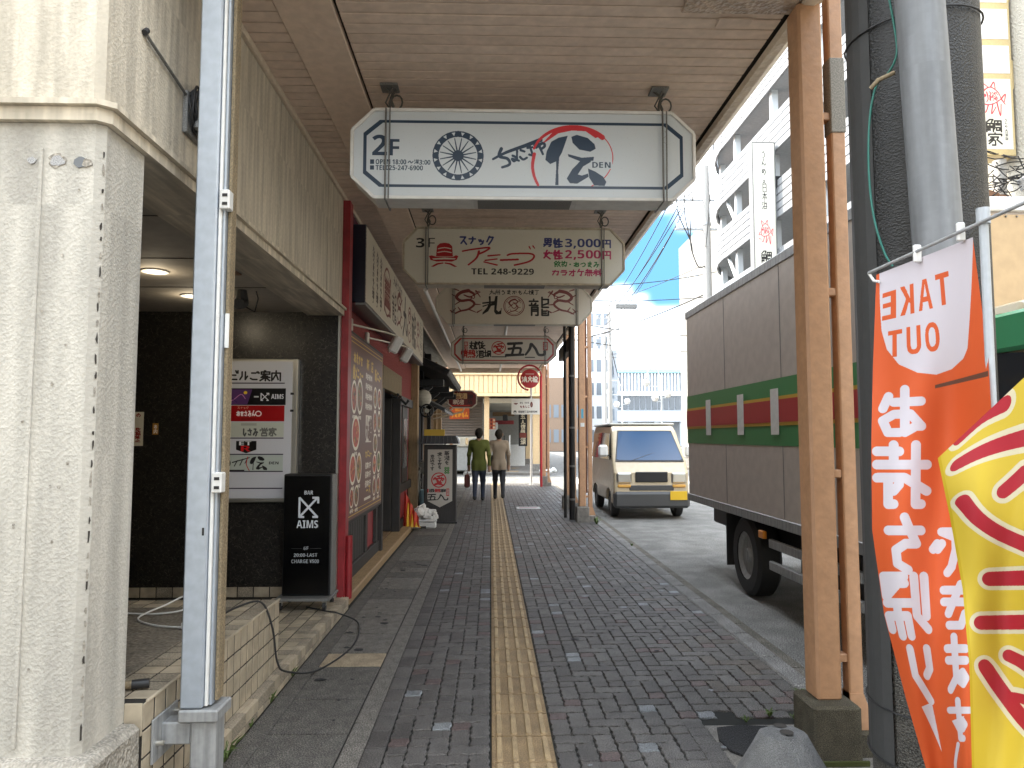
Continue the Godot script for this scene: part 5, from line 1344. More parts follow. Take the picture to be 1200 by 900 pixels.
# ---- the tavern with the tiled eave, and what stands in front of it ----
func tavern() -> void:
	mat("roof_tile", Color(0.035, 0.036, 0.04), 0.4, "soft", 0.3)
	mat("roof_tile_end", Color(0.22, 0.22, 0.22), 0.5, "soft", 0.3)
	mat("tavern_wall", Color(0.11, 0.09, 0.075), 0.8, "grain", 0.7, "", 0.5, 1.0, "blot", 0.9)
	mat("cloth_dark", Color(0.03, 0.035, 0.05), 0.9)
	mat("foam", Color(0.72, 0.71, 0.69), 0.7, "soft", 0.2, "n_grain", 0.1, 0.4)
	mat("bag_red", Color(0.50, 0.05, 0.03), 0.5)
	mat("bag_yellow", Color(0.68, 0.45, 0.05), 0.5)
	var b := thing("tavern", P(-1.7, 0, 18.5), "dark timber tavern front with a tiled eave over its entrance", "shop front")
	part(b, "body", Shape.new().span(P(-9.0, -0.05, 13.57), P(-1.75, 6.4, 23.8)), M.tavern_wall)
	part(b, "upper_wall", Shape.new().span(P(-1.749, 3.75, 13.57), P(-1.36, 6.4, 23.8)), M.concrete_wall)
	for d in [15.0, 17.2, 19.4, 21.6, 23.6]: part(b, "post", Shape.new().span(P(-1.75, -0.02, d), P(-1.58, 3.7, d + 0.16), 0.008), M.pale_timber if d > 20 else M.dark_timber)
	for d in [15.17, 17.37, 19.57]:
		part(b, "lattice_frame", Shape.new().span(P(-1.748, 0.5, d + 0.05), P(-1.7, 2.3, d + 1.95), 0.006), M.dark_timber)
		for k in 11: part(b, "lattice_bar", Shape.new().span(P(-1.699, 0.55, d + 0.12 + k * 0.17), P(-1.665, 2.25, d + 0.18 + k * 0.17), 0.004), M.old_timber)
	# eave: rafters, deck and rows of round tiles sloping to the street
	part(b, "eave_deck", Shape.new().prism(PackedVector2Array([Vector2(-1.75, 3.2), Vector2(-0.86, 2.78), Vector2(-0.86, 2.72), Vector2(-1.75, 3.1)]), P(0, 0, 14.6), Vector3.RIGHT, Vector3.UP, Vector3.FORWARD, 5.6), M.dark_timber)
	for k in 22:
		var d := 14.72 + k * 0.25
		part(b, "roof_tile", Shape.new().cyl(P(-1.75, 3.23, d), P(-0.84, 2.80, d), 0.055, 0.055, 8), M.roof_tile)
		part(b, "tile_end", Shape.new().cyl(P(-0.84, 2.80, d), P(-0.825, 2.793, d), 0.062, 0.062, 10), M.roof_tile_end)
	for d in [14.8, 16.8, 18.8, 20.0]:
		part(b, "eave_beam", Shape.new().span(P(-1.75, 2.52, d), P(-0.95, 2.66, d + 0.14), 0.008), M.black)
		part(b, "eave_strut", Shape.new().bar(P(-1.72, 2.1, d + 0.07), P(-1.2, 2.53, d + 0.07), 0.09, 0.09, 0.006), M.black)
	# second, lower awning with pale edges
	part(b, "lower_awning", Shape.new().prism(PackedVector2Array([Vector2(-1.75, 2.5), Vector2(-1.02, 2.12), Vector2(-1.02, 2.06), Vector2(-1.75, 2.42)]), P(0, 0, 16.4), Vector3.RIGHT, Vector3.UP, Vector3.FORWARD, 3.4), M.roof_tile)
	for k in 7: part(b, "awning_rib", Shape.new().bar(P(-1.75, 2.52, 16.45 + k * 0.55), P(-1.0, 2.13, 16.45 + k * 0.55), 0.05, 0.03, 0.004), M.roof_tile_end)
	var t := thing("paper_lantern", P(-1.35, 2.2, 14.9), "round pale lantern hanging under the tiled eave", "lantern")
	part(t, "globe", Shape.new().lathe([Vector2(0.04, 0.17), Vector2(0.11, 0.14), Vector2(0.155, 0.06), Vector2(0.165, 0.0), Vector2(0.155, -0.06), Vector2(0.11, -0.14), Vector2(0.04, -0.17)], P(-1.36, 2.28, 14.85), 16), M.sign_cream)
	part(t, "cap", Shape.new().cyl(P(-1.36, 2.45, 14.85), P(-1.36, 2.49, 14.85), 0.05, 0.04, 12), M.black)
	part(t, "base", Shape.new().cyl(P(-1.36, 2.07, 14.85), P(-1.36, 2.11, 14.85), 0.04, 0.05, 12), M.black)
	t = thing("wall_fan", P(-1.3, 2.0, 14.6), "small round black ventilator fan below the lantern", "fan")
	part(t, "guard", Shape.new().lathe([Vector2(0.14, 0.0), Vector2(0.14, 0.05), Vector2(0.11, 0.06), Vector2(0.11, 0.0)], P(-1.27, 2.02, 14.7), 18, Basis(Vector3.RIGHT, PI / 2)), M.black)
	part(t, "hub", Shape.new().cyl(P(-1.27, 2.02, 14.66), P(-1.27, 2.02, 14.7), 0.045, 0.045, 12), M.sign_cream)
	for k in 4:
		var an := TAU * k / 4.0 + 0.4
		part(t, "blade", Shape.new().bar(P(-1.27 + cos(an) * 0.03, 2.02 + sin(an) * 0.03, 14.69), P(-1.27 + cos(an) * 0.105, 2.02 + sin(an) * 0.105, 14.69), 0.05, 0.008, 0.002), M.dull_steel)
	# red projecting sign on a bracket
	t = thing("projecting_sign", P(-0.8, 2.4, 20.5), "dark red octagonal projecting sign on a pale bent bracket", "sign")
	var p := Print.new(256, 160, Color(0.42, 0.10, 0.09))
	p.kana(G, "情熱酒", 20, 16, 150, 60, 9, Color(0.85, 0.72, 0.5)); p.kana(G, "新潟", 40, 84, 100, 50, 8, Color(0.9, 0.82, 0.75)); p.kana(G, "場店", 176, 30, 50, 100, 8, Color(0.15, 0.08, 0.08), true)
	p.rect(20, 140, 200, 150, Color(0.85, 0.25, 0.15))
	part(t, "cabinet", Shape.new().prism(octagon(0.82, 0.5, 0.14, 0.12), P(-1.2, 2.3, 20.62), Vector3.RIGHT, Vector3.UP, Vector3.BACK, 0.14), M.sign_cream)
	part(t, "face", Shape.new().prism(octagon(0.76, 0.44, 0.12, 0.1), P(-1.17, 2.33, 20.48), Vector3.RIGHT, Vector3.UP, Vector3.BACK, 0.004), printed(p.tex(), 0.4))
	part(t, "bracket", Shape.new().tube([P(-1.6, 2.0, 20.55), P(-1.35, 2.06, 20.55), P(-0.78, 2.2, 20.55), P(-0.74, 2.3, 20.55)], 0.025, 6), M.edge_trim)
	part(t, "bracket", Shape.new().tube([P(-1.6, 2.12, 20.55), P(-1.25, 2.16, 20.55), P(-1.05, 2.3, 20.55)], 0.025, 6), M.edge_trim)
	# upright sign
	var W := Color(0.72, 0.70, 0.66); var K := Color(0.09, 0.08, 0.08); var R := Color(0.70, 0.12, 0.14)
	p = Print.new(344, 840, W).frame(Vector2(128, 252), Vector2(302, 660))
	p.kana(G, "新潟を", 246, 262, 34, 100, 5, K, true); p.kana(G, "愛しすぎる", 196, 272, 32, 120, 4.5, K, true); p.kana(G, "お店です", 144, 284, 32, 116, 4.5, K, true)
	for r in 3:
		for c in 2: p.ring(Vector2(254 + c * 18, 384 + r * 16), Vector2(9, 8), 4, Color(0.15, 0.42, 0.16), Color(0.45, 0.62, 0.4))
	p.ring(Vector2(207, 468), Vector2(54, 54), 8, R, W); p.kana(G, "愛", 168, 430, 78, 78, 10, R)
	p.rect(124, 530, 136, 556, R); p.kana(G, "越後情熱酒場", 140, 530, 116, 24, 4, K); p.kana(G, "情熱", 178, 530, 40, 24, 5, R)
	p.rect(260, 528, 280, 580, R); p.kana(G, "酒場", 262, 532, 15, 44, 2, W, true)
	brush_58(p, 126, 562, 146, 52, K)
	t = thing("tavern_stand_sign", P(-0.88, 0, 13.1), "dark wooden stand sign with a little roof and a white pointed banner face", "sign")
	part(t, "box", Shape.new().span(P(-1.16, 0.02, 12.9), P(-0.60, 1.36, 13.3), 0.01), M.dark_timber)
	part(t, "face", Shape.new().prism(PackedVector2Array([Vector2(0, 0.11), Vector2(0.215, 0), Vector2(0.43, 0.11), Vector2(0.43, 1.0), Vector2(0, 1.0)]), P(-1.095, 0.28, 12.899), Vector3.RIGHT, Vector3.UP, Vector3.BACK, 0.005), printed(p.tex(), 0.5))
	part(t, "roof", Shape.new().prism(PackedVector2Array([Vector2(-1.24, 1.38), Vector2(-0.55, 1.38), Vector2(-0.6, 1.52), Vector2(-1.19, 1.52)]), P(0, 0, 12.82), Vector3.RIGHT, Vector3.UP, Vector3.FORWARD, 0.55), M.roof_tile)
	for k in 9: part(t, "roof_rib", Shape.new().bar(P(-1.2 + k * 0.075, 1.385, 12.81), P(-1.17 + k * 0.068, 1.52, 12.815), 0.03, 0.02, 0.004), M.roof_tile)
	part(t, "foot", Shape.new().span(P(-1.18, 0.0, 12.88), P(-0.58, 0.03, 13.32), 0.005), M.black)
	# foam trays dumped beside the door
	for a in [[-1.12, 0.06, 12.35, 0.1, 0.0, "white foam fish box lying flat beside the stand sign"], [-1.28, 0.19, 12.3, -0.25, -0.55, "white foam fish box tilted against its neighbour"]]:
		var bt := Basis.from_euler(Vector3(0.1, a[3], -a[4]))
		t = thing("foam_box", P(a[0], a[1], a[2]), a[5], "foam box", "discarded foam boxes")
		var c := P(a[0], a[1] + 0.01, a[2])
		part(t, "tray", Shape.new().box(c, Vector3(0.44, 0.13, 0.3), 0.03, bt), M.foam)
		part(t, "rim", Shape.new().box(c + bt * Vector3(0, 0.07, 0), Vector3(0.46, 0.025, 0.32), 0.01, bt), M.foam)
		part(t, "notch", Shape.new().box(c + bt * Vector3(0, -0.04, 0.1515), Vector3(0.1, 0.05, 0.004), 0.001, bt), M.hole)
	t = thing("crumpled_wrap", P(-1.15, 0.2, 12.4), "crumpled white plastic wrap heaped on the foam boxes", "wrapping")
	var s := Shape.new()
	for i in 26:
		var c := P(-1.2 + rng.randf() * 0.3, 0.16 + rng.randf() * 0.14, 12.2 + rng.randf() * 0.3)
		s.box(c, Vector3(rng.randf_range(0.04, 0.12), rng.randf_range(0.02, 0.07), rng.randf_range(0.04, 0.1)), 0.012, Basis.from_euler(Vector3(rng.randf() * 3, rng.randf() * 3, rng.randf() * 3)))
	part(t, "film", s, M.foam)
	part(t, "cup", Shape.new().cyl(P(-1.1, 0.2, 12.25), P(-1.11, 0.38, 12.28), 0.035, 0.045, 12), M.foam)
	t = thing("flyer_bag", P(-1.36, 0.0, 12.1), "crumpled red and yellow plastic bag leaning on the sill", "bag")
	for k in 2:
		s = Shape.new()
		for i in 7:
			var x0 := -1.40 + i * 0.035 + k * 0.03
			var y1 := 0.62 - i * 0.07 - k * 0.15 + rng.randf() * 0.05
			s.quad(P(x0, 0.07, 12.0 - 0.08 * (i % 2) - k * 0.05), P(x0 + 0.05, 0.05, 12.0 - 0.08 * ((i + 1) % 2) - k * 0.05), P(x0 + 0.03, y1 - 0.05, 12.1 - 0.05 * ((i + 1) % 2)), P(x0, y1, 12.1 - 0.05 * (i % 2)))
		part(t, "fold", s, M.bag_red if k == 0 else M.bag_yellow)
	# parked bicycle and clutter past the posts
	bicycle(P(-1.45, 0, 14.3))
	t = thing("orange_notice_stand", P(-1.3, 0, 15.9), "small orange-topped white notice stand behind the stand sign", "stand")
	part(t, "panel", Shape.new().span(P(-1.42, 0.6, 15.9), P(-1.0, 1.42, 15.96), 0.006), M.sign_white)
	part(t, "header", Shape.new().span(P(-1.43, 1.43, 15.89), P(-0.99, 1.66, 15.97), 0.006), M.bag_yellow)
	for x in [-1.4, -1.04]: part(t, "leg", Shape.new().span(P(x, 0, 15.9), P(x + 0.03, 0.6, 15.96)), M.black)
	t = thing("water_bucket", P(-1.35, 0, 15.2), "pale blue plastic bucket beside the tavern wall", "bucket")
	part(t, "pail", Shape.new().lathe([Vector2(0.12, 0.0), Vector2(0.16, 0.42), Vector2(0.15, 0.42), Vector2(0.11, 0.02)], P(-1.36, 0.0, 15.2), 16), mat("pail_blue", Color(0.25, 0.38, 0.45), 0.4))
	t = thing("dark_noren", P(-1.55, 2.3, 15.1), "dark striped cloth hung by the tavern door", "curtain")
	s = Shape.new()
	for i in 12:
		var d := 14.2 + i * 0.07
		s.quad(P(-1.42 + 0.02 * (i % 2), 1.0, d), P(-1.42 + 0.02 * ((i + 1) % 2), 1.0, d + 0.07), P(-1.44, 2.1, d + 0.07), P(-1.44, 2.1, d))
	part(t, "cloth", s, M.cloth_dark)

func bicycle(at: Vector3) -> void:
	var t := thing("bicycle", at, "dark bicycle parked beside the tavern wall", "bicycle")
	for dz in [0.0, -1.0]:
		var pts := []
		for i in 25: pts.append(at + Vector3(0, 0.33 + sin(TAU * i / 24) * 0.31, dz + cos(TAU * i / 24) * 0.31))
		var w := part(t, "wheel", Shape.new().tube(pts, 0.018, 6), M.rubber)
		var sp := Shape.new()
		for i in 12: sp.cyl(at + Vector3(0, 0.33, dz), at + Vector3(0, 0.33 + sin(TAU * i / 12) * 0.3, dz + cos(TAU * i / 12) * 0.3), 0.002, 0.002, 4, false)
		part(w, "spokes", sp, M.silver)
	var f := Shape.new()
	var q := [at + Vector3(0, 0.33, 0), at + Vector3(0, 0.3, -0.42), at + Vector3(0, 0.75, -0.3), at + Vector3(0, 0.82, -0.85), at + Vector3(0, 0.33, -1.0)]
	for e in [[0, 1], [1, 2], [0, 2], [1, 3], [2, 3], [3, 4]]: f.cyl(q[e[0]], q[e[1]], 0.016, 0.016, 6)
	part(t, "frame", f, M.dull_steel)
	part(t, "saddle", Shape.new().box(at + Vector3(0, 0.88, -0.26), Vector3(0.16, 0.06, 0.26), 0.025), M.black)
	part(t, "seat_post", Shape.new().cyl(q[2], at + Vector3(0, 0.87, -0.27), 0.013, 0.013, 6), M.silver)
	part(t, "handlebar", Shape.new().tube([at + Vector3(-0.27, 1.0, -0.72), at + Vector3(-0.15, 1.02, -0.85), at + Vector3(0.15, 1.02, -0.85), at + Vector3(0.27, 1.0, -0.72)], 0.012, 6), M.silver)
	part(t, "basket", Shape.new().box(at + Vector3(0, 0.86, -1.06), Vector3(0.32, 0.24, 0.24), 0.02), M.dull_steel)

# ---- fire hydrant marker, drainpipe ----
func pole_signs() -> void:
	mat("hydrant_red", Color(0.45, 0.02, 0.03), 0.4, "soft", 0.4)
	var t := thing("hydrant_sign", P(1.53, 0, 22.3), "red pole with a round red fire hydrant sign in a hoop", "sign")
	part(t, "pole", Shape.new().cyl(P(1.53, -0.02, 22.3), P(1.53, 3.35, 22.3), 0.04, 0.04, 10), M.hydrant_red)
	var hoop := []
	for i in 21:
		var an := deg_to_rad(0 + i * 13.2)
		hoop.append(P(1.19 + cos(an) * 0.36, 3.3 + sin(an) * 0.38, 22.3))
	part(t, "hoop", Shape.new().tube(hoop, 0.028, 8), M.hydrant_red)
	var p := Print.new(256, 256, Color(0.68, 0.05, 0.06))
	p.kana(G, "消火栓", 22, 96, 212, 78, 15, Color(0.93, 0.91, 0.88)); p.rect(70, 60, 186, 70, Color(0.85, 0.75, 0.72))
	var disc := PackedVector2Array()
	for i in 28: disc.append(Vector2(cos(TAU * i / 28), sin(TAU * i / 28)) * 0.29)
	part(t, "disc", Shape.new().prism(disc, P(1.19, 3.27, 22.3), Vector3.RIGHT, Vector3.UP, Vector3.BACK, 0.03), printed(p.tex(), 0.35))
	for a in [[0.6], [2.5], [4.2]]: part(t, "clip", Shape.new().bar(P(1.19 + cos(a[0]) * 0.27, 3.28 + sin(a[0]) * 0.27, 22.29), P(1.19 + cos(a[0]) * 0.36, 3.29 + sin(a[0]) * 0.37, 22.29), 0.03, 0.03), M.silver)
	p = Print.new(384, 200, Color(0.86, 0.85, 0.82))
	p.oval(Vector2(60, 60), Vector2(26, 16), Color(0.4, 0.12, 0.1)); p.rect(36, 34, 84, 58, Color(0.86, 0.85, 0.82)); p.kana(G, "おもてさせる", 112, 40, 130, 26, 4, Color(0.3, 0.25, 0.25)); p.kana(G, "ミもしこ", 112, 84, 140, 34, 6, Color(0.45, 0.12, 0.12))
	p.oval(Vector2(272, 76), Vector2(18, 36), Color(0.36, 0.1, 0.08)); p.brush([262, 100, 274, 76, 282, 50], 4, 3, Color(0.8, 0.6, 0.5))
	p.oval(Vector2(48, 170), Vector2(20, 20), Color(0.1, 0.1, 0.1)); p.oval(Vector2(48, 178), Vector2(10, 12), Color(0.86, 0.85, 0.82)); p.kana(G, "信越横丁店内飲物料", 90, 152, 260, 28, 4, Color(0.15, 0.15, 0.15))
	sheet(t, "advert_plate", P(0.63, 2.18, 22.28), Vector3.RIGHT, Vector3.UP, 0.86, 0.48, p.tex(), 0.4, 0.03)
	t = thing("slim_white_pole", P(1.28, 0, 23.2), "slim white steel pole beside the red hydrant pole", "pole")
	part(t, "shaft", Shape.new().cyl(P(1.28, -0.06, 23.2), P(1.28, 3.6, 23.2), 0.035, 0.035, 10), M.white_plastic)
	part(t, "base_plate", Shape.new().cyl(P(1.28, -0.03, 23.2), P(1.28, 0.012, 23.2), 0.09, 0.08, 12), M.white_plastic)
	t = thing("drainpipe", P(1.47, 0, 13.5), "black drainpipe running down beside the orange post", "drainpipe")
	part(t, "pipe", Shape.new().cyl(P(1.49, 0.0, 13.45), P(1.49, 3.7, 13.45), 0.055, 0.055, 12), M.black)
	part(t, "pipe", Shape.new().cyl(P(1.40, 0.0, 13.8), P(1.40, 3.7, 13.8), 0.03, 0.03, 10), M.black)
	for y in [0.35, 0.95, 1.65, 2.6]: part(t, "clamp", Shape.new().cyl(P(1.49, y, 13.45), P(1.49, y + 0.035, 13.45), 0.062, 0.062, 12), M.dull_steel)
	part(t, "cross_beam", Shape.new().span(P(1.44, 3.1, 13.52), P(1.56, 3.35, 15.5), 0.006), M.dark_timber)
	t = thing("sticker", P(1.63, 1.9, 13.09), "small blue sticker on the orange post beside the drainpipe", "sticker")
	part(t, "sheet", Shape.new().span(P(1.62, 1.83, 13.091), P(1.66, 2.0, 13.094)), mat("sticker_blue", Color(0.08, 0.35, 0.5), 0.5))
	t = thing("metal_tag", P(1.63, 1.72, 13.09), "small white square tag on the orange post beside the drainpipe", "tag")
	part(t, "plate", Shape.new().span(P(1.605, 1.68, 13.09), P(1.675, 1.75, 13.094), 0.001), M.sign_white)
# a point seen at photograph pixel (x, y), d metres down the street
func pix(x: float, y: float, d: float) -> Vector3:
	var b := Basis.from_euler(Vector3(deg_to_rad(4.12), deg_to_rad(-1.665), 0))
	var r := b * Vector3((x - 600.0) / 860.0, -(y - 450.0) / 860.0, -1.0)
	return Vector3(0, 1.5, 0) + r * (d / -r.z)

func concrete_pole() -> void:
	mat("pole_concrete", Color(0.20, 0.19, 0.165), 0.95, "speck", 0.6, "n_grain", 0.4, 1.0, "blot", 0.7)
	mat("pole_sheath", Color(0.034, 0.034, 0.032), 0.55, "speck", 0.16, "n_stucco", 0.16, 1.6)
	mat("pole_strip", Color(0.05, 0.051, 0.051), 0.6, "soft", 0.3)
	mat("green_wire", Color(0.01, 0.13, 0.10), 0.4)
	var t := thing("concrete_pole", P(1.69, 0, 2.8), "stout concrete utility pole in a knobbly dark anti-poster sheath", "utility pole")
	var c := P(1.69, 0, 2.8)
	part(t, "shaft", Shape.new().cyl(c - Vector3.UP * 0.1, c + Vector3.UP * 14.0, 0.23, 0.19, 28), M.pole_concrete)
	part(t, "sheath", Shape.new().cyl(c + Vector3.UP * 1.0, c + Vector3.UP * 4.6, 0.2375, 0.2355, 32), M.pole_sheath)
	# smooth seam strip down the street side of the sheath
	var s := Shape.new()
	for i in 5:
		var a0 := deg_to_rad(158 + i * 11.0); var a1 := deg_to_rad(158 + (i + 1) * 11.0)
		var p0 := Vector3(cos(a0), 0, sin(a0)); var p1 := Vector3(cos(a1), 0, sin(a1))
		s.quad(c + p1 * 0.2405 + Vector3.UP * 0.3, c + p0 * 0.2405 + Vector3.UP * 0.3, c + p0 * 0.2405 + Vector3.UP * 4.6, c + p1 * 0.2405 + Vector3.UP * 4.6)
	part(t, "seam_strip", s, M.pole_strip)
	for y in [0.33, 0.52, 3.1]:
		var ring := []
		for i in 33: ring.append(c + Vector3(cos(TAU * i / 32) * 0.245, y + sin(TAU * i / 32 + 2.0) * 0.02, sin(TAU * i / 32) * 0.245))
		part(t, "strap", Shape.new().tube(ring, 0.004, 5), M.rubber)
	t = thing("riser_pipe", P(1.62, 0, 2.5), "thick weathered grey steel pipe strapped up the concrete pole", "pipe")
	part(t, "pipe", Shape.new().cyl(P(1.64, -0.1, 2.48), P(1.41, 7.0, 2.5), 0.08, 0.08, 24), mat("riser_steel", Color(0.2, 0.21, 0.22), 0.5, "soft", 0.4, "", 0.5, 1.0, "run", 0.7))
	part(t, "band", Shape.new().cyl(P(1.5735, 1.95, 2.486), P(1.5727, 1.975, 2.486), 0.083, 0.083, 24), M.dull_steel)
	t = thing("green_cable", P(1.5, 2.5, 2.57), "thin green cable hanging down the face of the sheathed pole", "cable")
	var pts := []
	for a in [[1036, -30], [1046, 20], [1051, 60], [1042, 84], [1027, 100], [1019, 140], [1018, 200], [1024, 255], [1036, 295], [1046, 312]]:
		pts.append(pix(a[0], a[1], 2.62 - 0.1 * clampf((a[0] - 1018.0) / 40.0, 0.0, 1.0)))
	part(t, "cable", Shape.new().tube(curve(pts), 0.004, 6), M.green_wire)
	t = thing("cable_tie", P(1.49, 2.8, 2.56), "cream cable tie holding the green cable", "cable tie")
	part(t, "tie", Shape.new().tube([pix(1020, 104, 2.575), pix(1029, 94, 2.555), pix(1048, 85, 2.54)], 0.008, 6), M.worn_wood)

func cloth_grid(rows: Array, cols: int, fold: float, phase: float) -> Shape:
	# rows: [x, y, d, x, y, d] at the two edges; resampled finer down the cloth
	var grid := []
	var sub := 4
	for i in rows.size() - 1:
		for k in sub + (1 if i == rows.size() - 2 else 0):
			var f := float(k) / sub
			var line := []
			var e := []
			for j in 6: e.append(lerpf(rows[i][j], rows[i + 1][j], f))
			var v := (i + f) / (rows.size() - 1)
			for c in cols + 1:
				var u := float(c) / cols
				var x := lerpf(e[0], e[3], u); var y := lerpf(e[1], e[4], u)
				var d := lerpf(e[2], e[5], u) + fold * (sin(u * 9.0 + v * 5.0 + phase) * 0.6 + sin(u * 4.0 - v * 7.0 + phase * 2.0) * 0.5) * smoothstep(0.0, 0.25, v)
				line.append([pix(x, y, d), Vector2(u, v)])
			grid.append(line)
	var s := Shape.new()
	var nrm := []
	for i in grid.size():
		var l := []
		for c in cols + 1:
			var a: Vector3 = grid[mini(i + 1, grid.size() - 1)][c][0] - grid[maxi(i - 1, 0)][c][0]
			var b: Vector3 = grid[i][mini(c + 1, cols)][0] - grid[i][maxi(c - 1, 0)][0]
			l.append(a.cross(b).normalized())
		nrm.append(l)
	for i in grid.size() - 1:
		for c in cols:
			for q in [[i, c], [i + 1, c + 1], [i + 1, c], [i, c], [i, c + 1], [i + 1, c + 1]]:
				s.vert(grid[q[0]][q[1]][0], nrm[q[0]][q[1]], grid[q[0]][q[1]][1])
	return s

func banners() -> void:
	var O := Color(0.77, 0.32, 0.12); var W := Color(0.76, 0.74, 0.77)
	var lo := Vector2.ZERO; var hi := Vector2(135, 675)
	var p := Print.new(405, 2025, O).frame(lo, hi)
	# white tongue at the head
	p.flat([4, -2, 136, -2, 112, 88, 106, 96, 92, 107, 74, 112, 52, 108, 30, 96, 16, 80, 9, 60, 6, 30], W)
	# the print seen from behind, so its letters run backwards
	var back := func(text: String, x0: float, y0: float, w: float, h: float, lean: float) -> void:
		var k := text.length()
		for i in k:
			var cell := Print.new(64, 64, W)
			cell.latin(sans_bold, text[i], 4, 4, 56, 56, O)
			var ox := x0 + w - (i + 1) * w / k
			for yy in 64:
				for xx in 64:
					if cell.im.get_pixel(63 - xx, yy).b < 0.5: p.rect(ox + xx * (w / k - 3) / 64.0, y0 + yy * h / 64.0 + (ox - x0) * lean, ox + (xx + 1.3) * (w / k - 3) / 64.0, y0 + (yy + 1.3) * h / 64.0 + (ox - x0) * lean, O)
	back.call("TAKE", 8, 20, 94, 32, -0.03)
	back.call("OUT", 16, 60, 68, 30, -0.02)
	var mirror := func(text: String, x: float, y: float, w: float, h: float, wt: float) -> void:
		var k := text.length()
		for i in k:
			for st in String(G[text[i]]).split("/", false):
				var q := []
				for tk in st.split(" ", false): q.append(Vector2(x + (9.5 - int(tk[0])) * w / 10.0, y + (i + (int(tk[1]) + 0.5) / 10.0) * h / k))
				for j in q.size() - 1: p.line(q[j], q[j + 1], wt, wt, W)
				for e in q: p.oval(e, Vector2(wt, wt) * 0.5, W)
	mirror.call("お持ち帰り", 3, 116, 62, 372, 11)
	mirror.call("できます", 66, 276, 54, 264, 10)
	p.flat([24, 492, 44, 486, 46, 556], W)
	p.flat([76, 512, 100, 505, 92, 538], W); p.brush([84, 545, 72, 580, 90, 596], 7, 6, W); p.oval(Vector2(64, 622), Vector2(9, 14), W)
	p.flat([72, 124, 134, 112, 134, 118, 72, 128], Color(0.35, 0.22, 0.16))
	var m := printed(p.tex(), 0.7)
	m.backlight_enabled = true
	m.backlight = Color(0.35, 0.22, 0.18)
	var t := thing("orange_banner", P(1.33, 0.3, 2.3), "orange take-out banner with white lettering hanging from a thin rod", "banner")
	var rows := [[1027, 322, 2.44, 1140, 278, 2.14], [1023, 430, 2.44, 1158, 418, 2.12], [1021, 520, 2.43, 1164, 520, 2.12], [1022, 620, 2.42, 1160, 620, 2.12], [1036, 720, 2.40, 1156, 720, 2.12], [1062, 820, 2.38, 1152, 820, 2.12], [1085, 900, 2.36, 1150, 900, 2.12], [1100, 985, 2.34, 1150, 985, 2.14]]
	part(t, "cloth", cloth_grid(rows, 22, 0.05, 0.6), m)
	var a := pix(1018, 320, 2.47); var e := pix(1152, 252, 2.1); var far := pix(1235, 222, 1.9)
	part(t, "rod", Shape.new().cyl(a, far, 0.006, 0.006, 8), M.galvanised)
	part(t, "knot", Shape.new().tube([a, a + Vector3(0.012, -0.03, 0.01), pix(1030, 330, 2.42)], 0.005, 6), M.sign_white)
	for x in [1079, 1128]:
		var f: float = (x - 1018.0) / 134.0
		var q := a.lerp(e, f)
		part(t, "loop", Shape.new().span(q + Vector3(-0.012, -0.045, -0.004), q + Vector3(0.012, 0.012, 0.009), 0.003), M.sign_white)
	part(t, "pole", Shape.new().cyl(Vector3(e.x, -0.02, e.z), e + Vector3.UP * 0.012, 0.0135, 0.0125, 12), M["pale_pole"])
	part(t, "pole_cap", Shape.new().cyl(e - Vector3.UP * 0.028, e + Vector3.UP * 0.02, 0.019, 0.019, 14), M["pale_pole"])
	part(t, "base", Shape.new().lathe([Vector2(0.0, 0.2), Vector2(0.1, 0.19), Vector2(0.14, 0.12), Vector2(0.16, 0.0)], Vector3(e.x, 0.0, e.z), 18), M.black)
	# yellow banner in front
	hi = Vector2(140, 520)
	var Y := Color(0.76, 0.66, 0.19); var R := Color(0.62, 0.08, 0.15); var Wh := Color(0.78, 0.75, 0.64)
	p = Print.new(490, 1820, Y).frame(lo, hi)
	var marks := [[[24.8, 0.0, 50.6, 0.0, 77.1, 7.8], 14], [[17.4, 31.2, 44.9, 36.4, 91.2, 49.4, 123.5, 57.2], 15], [[61.2, 91.0, 85.7, 80.6], 15], [[16.6, 85.8, 28.9, 114.4, 55.0, 143.0, 102.7, 174.2], 17], [[93.9, 88.4, 104.5, 124.8], 15], [[34.6, 197.6, 111.9, 202.8], 19], [[19.8, 254.8, 111.0, 257.4], 19], [[20.0, 312.0, 39.5, 335.4, 75.8, 371.8, 115.1, 392.6], 17], [[51.8, 299.0, 76.7, 312.0, 102.1, 330.2], 16], [[48.2, 343.2, 76.1, 348.4, 115.2, 371.8], 10]]
	for w in [[11.0, Wh], [0.0, R]]:
		for q in marks: p.brush(q[0], q[1] + w[0], q[1] + w[0], w[1])
	p.rect(0, 0, 3, 520, Color(0.72, 0.62, 0.08))
	m = printed(p.tex(), 0.65)
	m.backlight_enabled = true
	m.backlight = Color(0.3, 0.25, 0.07)
	t = thing("yellow_banner", P(1.35, 0.3, 1.85), "yellow banner with bold red lettering curling in front of the orange one", "banner")
	rows = [[1099, 537, 1.95, 1240, 405, 1.76], [1113, 605, 1.96, 1262, 570, 1.74], [1128, 690, 1.95, 1262, 680, 1.74], [1136, 780, 1.94, 1262, 780, 1.75], [1139, 900, 1.93, 1262, 900, 1.76], [1140, 985, 1.93, 1262, 985, 1.77]]
	part(t, "cloth", cloth_grid(rows, 22, 0.045, 2.1), m)
	var yp := pix(1245, 395, 1.75)
	part(t, "pole", Shape.new().cyl(Vector3(yp.x, -0.02, yp.z), yp + Vector3.UP * 0.35, 0.0135, 0.0125, 12), M["pale_pole"])
	part(t, "base", Shape.new().lathe([Vector2(0.0, 0.2), Vector2(0.1, 0.19), Vector2(0.14, 0.12), Vector2(0.16, 0.0)], Vector3(yp.x, 0.0, yp.z), 18), M.black)

